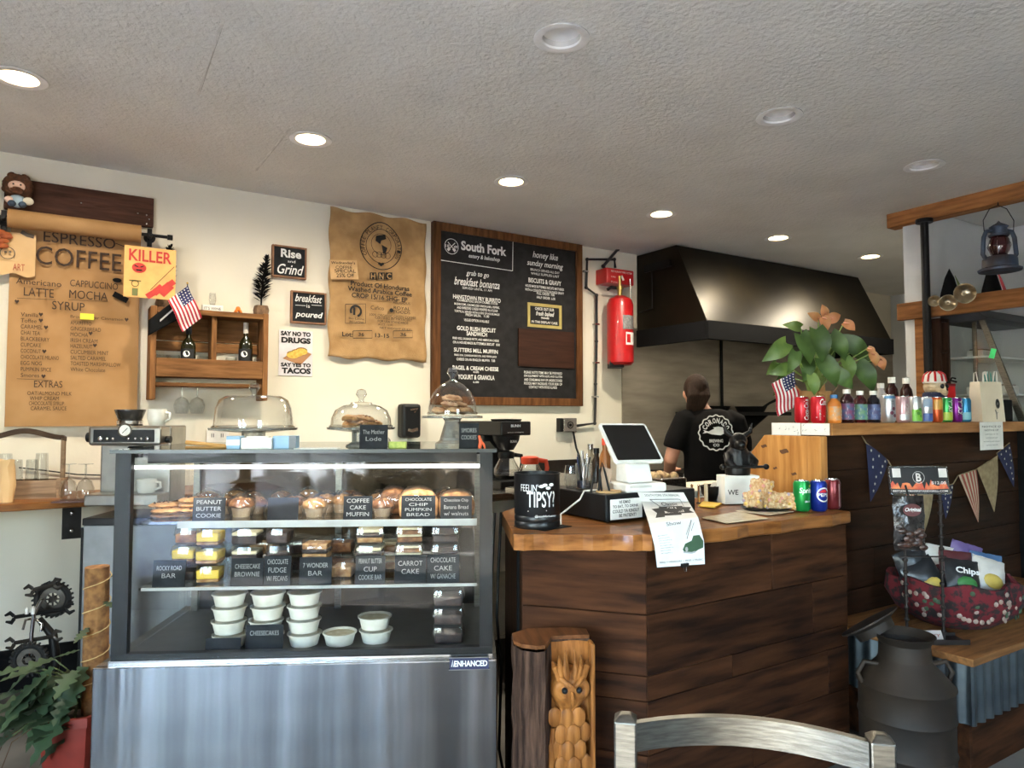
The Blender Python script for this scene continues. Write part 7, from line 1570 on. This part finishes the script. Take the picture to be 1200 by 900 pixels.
# ================================================================== back counter along the wall at left
BCZ = .98
SX_ = onZ(112, 585, BCZ)
BC = T('live_edge_wall_shelf', 'live edge wooden shelf counter along the wall at far left', 'shelf', (XL + .05, WALLY - .005, BCZ - .035), 0)
xe = .98
pts = [(0, 0)] + [(k * (xe - XL) / 24, -.5 + .012 * math.sin(k * 1.9) + .008 * math.sin(k * 4.3)) for k in range(25)] + [(xe - XL, 0)]
MB().prism(pts, 0, .035).build('shelf_slab', SLABM, BC, bev=.006)
for px, s in ((84, 'visible'),):
    q = onY(px, 610, WALLY - .3); x = q.x - XL - .05
    m = MB(); m.bb(x - .04, x + .04, -.31, -.3, -.17, -.001); m.bb(x - .04, x + .04, -.31, 0, -.012, -.001); m.build('black_bracket', IRON, BC)
    for zz in (-.045, -.13): MB().sph((x, -.314, zz), (.01, .005, .01), 10, 6).build('bolt', STEEL, BC, smooth=60)
for x in (.6, 3.0): MB().bb(x, x + .04, -.3, 0, -.2, -.001).build('bracket', IRON, BC)
def onB(px, d): q = atd(px, 540, d); return Vector((q.x, q.y, BCZ))
# caddy
c = onB(28, 3.42); CA = T('wooden_tote', 'wooden tote with arched dark handle holding glasses on the wall shelf', 'tote', c, (0, 0, -TH + .3))
GW = wood('weathered_wood', (156, 130, 104), (110, 90, 72), 'x', .8)
w = .165
for s in (-1, 1): MB().bb(s * w - .009, s * w + .009, -.06, .06, 0, .09).build('end_board', GW, CA); MB().bb(s * w - .008, s * w + .008, -.012, .012, .09, .285).build('upright', GW, CA); MB().bb(-w + .01, w - .01, s * .055 - .006, s * .055 + .006, .0, .085).build('side_board', GW, CA)
MB().bb(-w + .01, w - .01, -.048, .048, 0, .012).build('tote_bottom', GW, CA)
m = MB(); m.prismY([(-w - .01, .27)] + [(-w + 2 * w * k / 16, .275 + .032 * math.sin(PI * k / 16) ** 2) for k in range(17)] + [(w + .01, .27), (w + .01, .29)] + [(w - 2 * w * k / 16, .298 + .035 * math.sin(PI * k / 16) ** 2) for k in range(17)] + [(-w - .01, .29)], -.012, .012); m.build('arched_handle', wood('dark_handle', (88, 70, 56), (60, 48, 38), 'x', .7), CA)
rx = Vector((math.cos(-TH + .3), math.sin(-TH + .3), 0))
def flipglass(label, loc, r, h): 
    t = T('tumbler', label, 'glass', loc, 0, 'tumblers in the wooden tote'); MB().lathe([(r, 0), (r * .8, h), (0, h)], 18).build('glass_wall', CUPGL, t, smooth=40); MB().lathe([(0, h - .012), (r * .78, h - .012)], 18).build('glass_bottom', CUPGL, t)
for k, (s, l_) in enumerate(((-.075, 'left in the tote'), (-.03, 'second in the tote'), (.075, 'right in the tote'), (.035, 'third in the tote'))): flipglass('upturned clear tumbler, ' + l_, c + rx * s + Vector((0, 0, .0125)), .032 if k % 2 == 0 else .03, .2 if k % 2 == 0 else .17)
q = onB(3, 3.25); kn = T('kraft_bag', 'crumpled kraft paper bag at left end of the wall shelf', 'bag', q, (0, 0, -TH)); m = MB(); m.lathe([(0, 0), (.05, 0), (.055, .08), (.05, .16), (.058, .19)], 12, sy=.6); m.jit(12, .007); m.build('bag_body', mk('kraft_pale', (216, 180, 130), .8), kn, smooth=30)
wt = T('dark_coaster_tray', 'thin dark red tray under the upturned wine glasses', 'tray', onB(90, 3.28), (0, 0, -TH + .2)); MB().bb(-.08, .08, -.06, .06, 0, .006).build('tray_plate', mk('dark_red_tray', (70, 26, 24), .5), wt)
for px, l_ in ((81, 'left one'), (101, 'right one')):
    p = onB(px, 3.28); t = T('stem_glass', 'upturned clear wine glass on the dark tray, ' + l_, 'glass', (p.x, p.y, BCZ + .0062), 0, 'upturned wine glasses')
    MB().lathe([(.03, 0), (.038, .03), (.037, .055), (.026, .085), (.006, .1)], 24).build('bowl', CUPGL, t, smooth=60); MB().tube([(0, 0, .098), (0, 0, .16)], .004, 8).build('stem', CUPGL, t, smooth=60); MB().lathe([(0, .16), (.032, .164), (.032, .166), (0, .167)], 24).build('foot', CUPGL, t, smooth=60)
wc = Pan('sagging_wire', 'thin dark cord sagging along the wall behind the glasses', 'wire', 20, 545, 125, 560, .012); MB().tube([(*wc.p(22, 548), 0), (*wc.p(50, 551), 0), (*wc.p(90, 556), 0), (*wc.p(124, 557), 0)], .004, 6).build('cord', BLACK, wc.o)
# grey fridge behind the case
fq = atd(95, 700, 3.02); FG = T('grey_mini_fridge', 'plain grey fridge side between wall shelf and display case', 'fridge', (fq.x, fq.y, 0), (0, 0, CR))
MB().bb(0, .5, 0, .3, .02, .91).build('cabinet', mk('fridge_grey', (136, 138, 140), .45, .3), FG, bev=.006); MB().bb(-.008, .0, .0, .3, .0, .9).build('door_gasket', BLACK, FG); MB().bb(.0, .5, -.01, .3, .91, .94).build('black_top', BLACK, FG, bev=.004)
for x in (.04, .46): MB().cyl((x, .05, 0), .015, .02, 10).build('foot', BLACK, FG)
# espresso machine
ep = onB(161, 3.25); EM = T('espresso_machine', 'stainless espresso machine with hopper and round gauge behind the case', 'espresso machine', ep, (0, 0, -TH + .06))
W2_ = .155; top = 1.37 - 11 / F * 3.25 - BCZ
BST = mk('brushed_grey_steel', (176, 172, 164), .3, 1)
MB().bb(-W2_, W2_, -.02, .16, 0, top - .0).build('body', BST, EM, bev=.008); MB().bb(-W2_, W2_, -.13, -.021, top - .085, top).build('head', BST, EM, bev=.012); MB().bb(-W2_, W2_, -.15, -.021, 0, .05).build('drip_tray', BST, EM, bev=.006)
MB().bb(-W2_ + .025, W2_ - .025, -.134, -.1305, top - .07, top - .015).build('control_panel', BLACK, EM, bev=.003)
m = MB(); m.lathe([(0, 0), (.03, 0), (.03, .012), (0, .012)], 24); m.xf(0, Matrix.Translation((.008, -.131, top - .018)) @ Matrix.Rotation(PI / 2, 4, 'X')); m.build('gauge', CHROME, EM, smooth=40)
m = MB(); m.disc(0, 0, .024, .0125); m.xf(0, Matrix.Translation((.008, -.131, top - .018)) @ Matrix.Rotation(PI / 2, 4, 'X')); m.build('gauge_face', PAPER, EM); m = MB(); m.stroke([(-.01, -.012), (.012, .01)], .003, .0135); m.xf(0, Matrix.Translation((.008, -.131, top - .018)) @ Matrix.Rotation(PI / 2, 4, 'X')); m.build('gauge_needle', INK, EM)
for x in (-.1, -.07, -.045, .02, .05, .075, .1): MB().sph((x, -.134, top - .055), (.007 if abs(x) < .09 else .011, .006, .007 if abs(x) < .09 else .011), 10, 6).build('button', CHROME, EM, smooth=60)
MB().lathe([(0, 0), (.03, 0), (.035, .04), (.03, .05), (0, .05)], 16).build('group_head', IRON, EM, (.03, -.085, top - .14), smooth=40)
m = MB(); m.tube([(.03, -.1, top - .12), (.03, -.22, top - .13)], [.01, .012], 10); m.build('portafilter_handle', BLACK, EM, smooth=60)
MB().lathe([(0, 0), (.055, 0), (.05, .03), (.052, .032), (.066, .07), (.066, .075), (0, .075)], 24).build('bean_hopper', mk('smoked_plastic', (44, 42, 40), .15), EM, (-.06, .05, top), smooth=40)
MB().lathe([(.053, 0), (.056, .022), (.054, .022), (.052, 0)], 24).build('hopper_collar', CHROME, EM, (-.06, .05, top + .001), smooth=40)
m = MB(); m.lathe([(0, 0), (.022, 0), (.022, .03), (0, .03)], 14); m.xf(0, Matrix.Translation((-W2_ - .001, -.07, top - .05)) @ Matrix.Rotation(-PI / 2, 4, 'Y')); m.build('steam_knob', BLACK, EM, smooth=40); m = MB(); m.lathe([(0, 0), (.016, 0), (.016, .02), (0, .02)], 14); m.xf(0, Matrix.Translation((W2_ + .001, -.07, top - .06)) @ Matrix.Rotation(PI / 2, 4, 'Y')); m.build('side_knob', BLACK, EM, smooth=40)
def mug(label, loc, r, h, rot):
    t = T('mug', label, 'mug', loc, (0, 0, rot)); MB().lathe([(0, 0), (r * .8, 0), (r, h * .4), (r, h), (r * .93, h), (r * .9, h * .3), (0, h * .1)], 24).build('cup_body', mk('glazed_white', (238, 234, 222), .25), t, smooth=45); MB().tube([(r * .95, 0, h * .8), (r * 1.45, 0, h * .75), (r * 1.5, 0, h * .4), (r * .95, 0, h * .25)], .006, 8).build('handle', _mats['glazed_white'], t, smooth=60)
mug('white mug standing on top of the espresso machine', ep + Vector((.075, -.02, top + .001)), .04, .075, -TH)
mug('white coffee cup under the espresso machine spout', ep + Vector((.03, -.11, .051)), .042, .06, -TH)
# steel table with brewer
be = atd(587, 500, 3.72)
STB = T('steel_work_table', 'stainless work table with coffee brewer behind the counter', 'table', (be.x, be.y, 0), 0)
tz_ = .985
MB().bb(-.22, .95, -.12, WALLY - be.y - .02, tz_ - .04, tz_).build('table_top', STEEL, STB, bev=.004)
for x in (-.19, .92):
    for y in (-.08, WALLY - be.y - .06): MB().tube([(x, y, 0), (x, y, tz_ - .04)], .02, 10).build('leg', STEEL, STB, smooth=60)
MB().bb(-.19, .92, -.08, WALLY - be.y - .06, .25, .27).build('under_shelf', STEEL, STB)
BRW = T('coffee_brewer', 'black drip coffee brewer with glass decanter behind the case', 'coffee maker', (be.x, be.y, tz_), 0)
hz = 1.37 - 6 / F * 3.72 - tz_; hb_ = 1.37 - 22.5 / F * 3.72 - tz_
bw3 = .19
MB().bb(0, bw3, 0, .5, hb_, hz).build('head', BLACK, BRW, bev=.006); MB().bb(0.01, bw3 - .01, .2, .5, .0, hb_).build('tower', BLACK, BRW, bev=.004); MB().bb(0, bw3, 0, .5, 0, .045).build('base', BLACK, BRW, bev=.006)
MB().lathe([(0, hz), (.08, hz), (.085, hz + .012), (0, hz + .014)], 24, (bw3 / 2, .1, 0)).build('warmer_plate', IRON, BRW, smooth=40)
MB().bb(.008, bw3 - .008, -.004, -.0005, hb_ + .008, hz - .008).build('front_panel', mk('brewer_panel', (34, 30, 30), .3), BRW)
m = MB(); m.fit('BUNN', .06, .12, hz - .03, hz - .016, .0045, 0, .04); m.fit('pour-omatic', .04, .14, hb_ + .012, hb_ + .02, .0045); m.xf(0, Matrix.Rotation(PI / 2, 4, 'X')); m.build('lettering', CHALKW, BRW)
MB().lathe([(0, hb_ - .085), (.04, hb_ - .08), (.07, hb_ - .03), (.075, hb_ - .002), (0, hb_ - .002)], 24, (bw3 / 2, .1, 0)).build('filter_basket', BLACK, BRW, smooth=45)
m = MB(); m.fit('BUNN', .075, .115, hb_ - .04, hb_ - .026, .0, 0, .03); m.xf(0, Matrix.Translation((0, .026, 0)) @ Matrix.Rotation(PI / 2, 4, 'X')); m.build('basket_badge', CHALKW, BRW)
def decanter(label, loc, collar, handle, ang=0.6, liquid=True):
    t = T('coffee_decanter', label, 'decanter', loc, (0, 0, ang)); MB().lathe([(0, 0), (.055, 0), (.072, .03), (.07, .06), (.045, .105), (.04, .12)], 24).build('glass_bowl', CUPGL, t, smooth=60)
    if liquid: MB().lathe([(0, .003), (.053, .003), (.066, .022), (0, .022)], 24).build('coffee', mk('coffee_black', (26, 16, 12), .15), t, smooth=40)
    MB().lathe([(.042, .112), (.046, .125), (.044, .145), (.03, .15), (0, .148)], 20).build('collar', collar, t, smooth=45); MB().tube([(.045, 0, .13), (.085, 0, .125), (.09, 0, .09), (.08, 0, .04)], [.012, .012, .011, .009], 8, flat=.6).build('handle', handle, t, smooth=60)
decanter('glass coffee decanter with black handle on the brewer base', Vector((be.x + bw3 / 2, be.y + .1, tz_ + .046)), BLACK, BLACK, -.3)
ORP = mk('orange_plastic2', (226, 78, 44), .4)
dq = atd(621, 560, 3.55); decanter('glass decanter with orange collar and handle behind the black canister', Vector((dq.x, dq.y, tz_ + .036)), ORP, ORP, -.3, False)
wm = T('warmer_box', 'small white topped warmer under the orange handled decanter', 'warmer', (dq.x, dq.y, tz_), 0); MB().bb(-.09, .09, -.08, .09, 0, .03).build('warmer_body', STEEL, wm, bev=.004); MB().lathe([(0, .03), (.07, .03), (.07, .035), (0, .035)], 20).build('hot_plate', WHITE, wm)
# dark equipment panel low on the wall, bottles
P = Pan('dark_steel_panel', 'dark steel back panel low on the wall behind the register', 'panel', 630, 540, 690, 600, .02); MB().bb(P.x0, P.x1, 0, P.h, -.02, 0).build('panel_sheet', mk('dark_steel', (70, 64, 58), .35, .8), P.o)
MB().tube([(-.02, P.h * .75, 0), (-.02, P.h * .75, .06)], .03, 12).build('valve_knob', CHROME, P.o, smooth=40)
for i, (px, h, c, k, l_) in enumerate(((709, .26, mk('sauce_amber', (150, 96, 50), .2), ORP, 'amber sauce bottle with orange cap behind the tablet stand'), (699, .2, mk('sauce_dark', (50, 40, 34), .2), BLACK, 'dark jar with black cap behind the wire stand'), (692, .22, mk('sauce_clear', (150, 140, 120), .2), STEEL, 'clear bottle behind the pen jar'))):
    q = atd(px, 540, 3.6); small_bottle('sauce_bottle', l_, px, 4.05 + i * .1, tz_, .032, h, c, k)
# prep table with cutting board between counter and cook
pt = atd(838, 572, 4.05); PT = T('prep_table', 'low steel prep table with white cutting board behind the counter', 'table', (pt.x, pt.y, 0), (0, 0, 0))
MB().bb(-.55, .6, -.2, .2, .91, .95).build('table_top', STEEL, PT, bev=.004)
for x in (-.5, .55):
    for y in (-.16, .16): MB().tube([(x, y, 0), (x, y, .91)], .018, 10).build('leg', STEEL, PT)
cbd = T('cutting_board', 'thick white cutting board on the prep table behind the utensils', 'cutting board', (pt.x - .12, pt.y, .95), (0, 0, 0)); MB().bb(-.26, .3, -.18, .18, 0, .035).build('board', mk('board_white', (232, 222, 196), .5), cbd, bev=.006)
fb = atd(788, 548, 3.45); FBs = T('food_pan', 'steel food pan with dark food beside the cook', 'food pan', (pt.x - .46, pt.y, .9505), 0); MB().bb(-.09, .09, -.14, .14, 0, .1).build('pan_body', STEEL, FBs, bev=.006); m = MB(); [m.sph((random.uniform(-.07, .07), random.uniform(-.11, .11), .1), random.uniform(.018, .028), 8, 6) for _ in range(18)]; tag(m.build('food_pieces', mk('cooked_food', (110, 76, 48), .6, col2=(200, 170, 120), scale=40), FBs, smooth=60), kind='stuff')

# cords in the gap between case and counter
q = atd(577, 700, 2.75); GP = T('hanging_cords', 'dark and white cords hanging in the gap between case and counter', 'cords', (q.x, q.y, 0), 0)
for k, (c, x) in enumerate(((BLACK, 0), (BLACK, .03), (mk('grey_cord', (150, 146, 140), .5), -.01))): MB().tube([(x + .04, .05, .99), (x + .01, .02, .8), (x - .01, 0, .6), (x + .01, 0, .4), (x, 0, .1), (x + .02, 0, 0.005)], .006, 8).build('cord', c, GP, smooth=60)

# ================================================================== floor corner at left
# potted climbing plant on a moss pole
pq = atd(90, 850, 2.72); PL = T('potted_climber', 'dark green climbing plant with moss pole in a red pot at lower left', 'plant', (pq.x, pq.y, 0), (0, 0, -TH))
MB().lathe([(0, 0), (.075, 0), (.082, .02), (.1, .24), (.108, .24), (.108, .275), (.096, .275), (.094, .25), (0, .25)], 24, sq=5).build('red_pot', mk('red_clay_pot', (150, 52, 40), .5, col2=(122, 40, 30), scale=6), PL, smooth=35)
MB().lathe([(0, .252), (.092, .252)], 24).build('soil', mk('soil', (50, 38, 28), .95), PL)
zt_ = 1.37 - (663 - 488) / F * 2.72
MOSS = mk('coir_moss', (158, 112, 66), .95, col2=(110, 74, 42), scale=30, bump=1.0)
m = MB(); m.tube([(.055, .02, .25), (.052, .02, .5), (.05, .02, zt_)], [.046, .044, .042], 18); m.build('moss_pole', MOSS, PL, smooth=60)
m = MB()
for k in range(60): a = k * .55; m.v.append(Vector((.052 + .047 * math.cos(a), .02 + .047 * math.sin(a), .3 + (zt_ - .32) * k / 60)))
pts = list(m.v); MB().tube(pts, .002, 5).build('twine', mk('twine', (206, 176, 120), .8), PL)
CLF = mk('climber_leaf', (58, 78, 50), .55, col2=(36, 52, 34), scale=8)
def lobed(L, W_):
    o = []
    for k in range(25):
        a = k / 24; w = math.sin(PI * min(1, a * .9 + .1)) * (1 - .35 * a) * (.72 + .28 * math.cos(a * PI * 9)); o.append((a * L, w * W_ * L * .5))
    return o
for k in range(34):
    a = random.uniform(1.7, 5.0); hgt = random.uniform(.22, .46); ext = random.uniform(.06, .3); b0 = Vector((0.02, 0, .27)); base = Vector((-abs(ext * math.cos(a) * .9) + .04, -ext * .55 * random.uniform(.1, 1), hgt)); L = random.uniform(.12, .19)
    d = Vector((base.x * 2 - .12 + random.uniform(-.1, .1), -.25 + random.uniform(-.2, .1), random.uniform(-.5, .1))).normalized(); s = d.cross(Vector((0, 0, 1))).normalized(); u = s.cross(d)
    c = []; l_ = []; r_ = []
    for t_, w in lobed(L, .85): ctr = base + d * t_ - Vector((0, 0, 1.2 * t_ * t_)); c.append(ctr); l_.append(ctr + s * w + u * w * .2); r_.append(ctr - s * w + u * w * .2)
    n = len(c); MB().add(c + l_ + r_, [(i, i + 1, n + i + 1, n + i) for i in range(n - 1)] + [(i + 1, i, 2 * n + i, 2 * n + i + 1) for i in range(n - 1)]).build('leaf', CLF, PL, smooth=80)
    MB().tube([b0, b0.lerp(base, .5) + Vector((0, 0, .05)), base], .0025, 5).build('stem', mk('climber_stem', (88, 100, 60), .6), PL)
for k in range(5):
    h0 = .4 + k * .09; a = 2.5 + k * 1.1; base = Vector((.05 + .05 * math.cos(a), .02 + .05 * math.sin(a), h0)); d = Vector((math.cos(a), -.5, -.2)).normalized(); s = d.cross(Vector((0, 0, 1))).normalized(); c = []; l_ = []; r_ = []
    for t_, w in lobed(.09, .6): ctr = base + d * t_; c.append(ctr); l_.append(ctr + s * w); r_.append(ctr - s * w)
    n = len(c); MB().add(c + l_ + r_, [(i, i + 1, n + i + 1, n + i) for i in range(n - 1)] + [(i + 1, i, 2 * n + i, 2 * n + i + 1) for i in range(n - 1)]).build('leaf', CLF, PL, smooth=80)
m = MB(); [m.tube([(-.05, -.05, .28), (-.16 - k * .03, -.12, .2), (-.2 - k * .04, -.14, .06 - k * .01)], .0018, 5) for k in range(3)]; m.build('aerial_roots', mk('root_brown', (96, 72, 50), .8), PL)
# scrap metal bicycle sculpture
bq = atd(48, 800, 3.3); BS = T('scrap_metal_sculpture', 'small scrap metal motorbike sculpture of gears and wrenches on the floor', 'sculpture', (bq.x, bq.y, 0), (0, 0, -TH))
GM = mk('gunmetal', (96, 92, 86), .35, .9, (60, 56, 52), 14); TYR = mk('tyre_black', (28, 28, 28), .8)
def zp(px, py): q = atd(px, py, 3.3) - Vector((bq.x, bq.y, 0)); return Vector((q.dot(RT), 0, q.z))
MB().lathe([(0, 0), (.14, 0), (.14, .02), (.1, .045), (.1, .085), (0, .085)], 28).build('round_base', IRON, BS, smooth=40)
def wheel(px, py, rpx, y, tilt):
    c = zp(px, py); r = rpx * 3.3 / F; m = MB(); n = 32; m.tube([(r * math.cos(2 * PI * k / n), 0, r * math.sin(2 * PI * k / n)) for k in range(n + 1)], r * .2, 8); 
    for k in range(24): a = 2 * PI * k / 24; m.box((1.17 * r * math.cos(a), 0, 1.17 * r * math.sin(a)), (.012, .03, .008), (0, -a, 0))
    m.xf(0, Matrix.Translation(c + Vector((0, y, 0))) @ Matrix.Rotation(tilt, 4, 'Z')); m.build('tyre', TYR, BS, smooth=40)
    m = MB(); m.lathe([(r * .45, -.006), (r * .8, -.006), (r * .8, .006), (r * .45, .006), (r * .45, -.006)], 28); m.lathe([(0, -.014), (r * .22, -.014), (r * .22, .014), (0, .014)], 16); [m.tube([(0, 0, 0), (r * .9 * math.cos(a), r * .9 * math.sin(a), 0)], .004, 6) for a in [2 * PI * j / 8 for j in range(8)]]; m.xf(0, Matrix.Translation(c + Vector((0, y, 0))) @ Matrix.Rotation(tilt, 4, 'Z') @ Matrix.Rotation(PI / 2, 4, 'X')); m.build('hub_disc', GM, BS, smooth=20)
wheel(43, 768, 15, -.05, .3); wheel(52, 706, 17, .06, .2)
def wrench(p, q, name='wrench', mat=GM):
    a, b = zp(*p), zp(*q); d = (b - a).normalized(); nn = Vector((-d.z, 0, d.x)); m = MB(); m.tube([a, b], .009, 8, flat=.4)
    for e, s in ((a, -1), (b, 1)):
        for k in (-1, 1): m.tube([e + nn * k * .006, e + d * s * .015 + nn * k * .022, e + d * s * .04 + nn * k * .014], [.009, .01, .005], 6, flat=.5)
    m.xf(0, Matrix.Translation((0, -.02, 0))); m.build(name, mat, BS, smooth=50)
wrench((20, 722), (80, 712), mat=IRON); wrench((20, 752), (66, 744)); wrench((42, 690), (66, 684), mat=GM)
m = MB(); m.tube([zp(43, 768), zp(43, 740), zp(46, 716)], .009, 8); m.tube([zp(33, 735), zp(36, 724), zp(46, 722), zp(55, 728), zp(54, 737)], .006, 8); m.tube([zp(46, 716), zp(55, 700)], .01, 8); m.xf(0, Matrix.Translation((0, -.035, 0))); m.build('fork_and_handlebar', CHROME, BS, smooth=50)
m = MB(); m.tube([zp(46, 725), zp(62, 745), zp(66, 775), zp(60, 800)], [.014, .02, .02, .02], 8); m.tube([zp(43, 775), zp(55, 800)], .016, 8); m.build('frame_tubes', IRON, BS, smooth=50)
for x in (40, 47): MB().lathe([(0, 0), (.008, 0), (.008, .02), (.004, .028), (0, .03)], 10).build('spark_plug', WHITE, BS, zp(x, 716) + Vector((0, -.05, 0)), smooth=40)

# small letters, doodles and other joined marks are too small to pick apart one by one
for o in COL.objects:
    if o.type == 'MESH' and o.parent and ('lettering' in o.name or 'print' in o.name or 'marks' in o.name or o.name.split('.')[0] in ('black_stickers', 'red_paint_strokes', 'ink_doodle', 'logo', 'doodle', 'dark_strokes', 'screw_heads', 'eyes', 'slots', 'stars', 'red_stripes', 'receptacle', 'green_figure', 'vent_slots', 'globe_guard_wires', 'aerial_roots', 'teal_tissue', 'logo_details', 'silver_marks', 'orange_leaf_cluster', 'eye_sockets', 'badge_rim', 'silver_frame', 'drip_lip', 'base_tray', 'label_print')):
        o['kind'] = 'stuff'
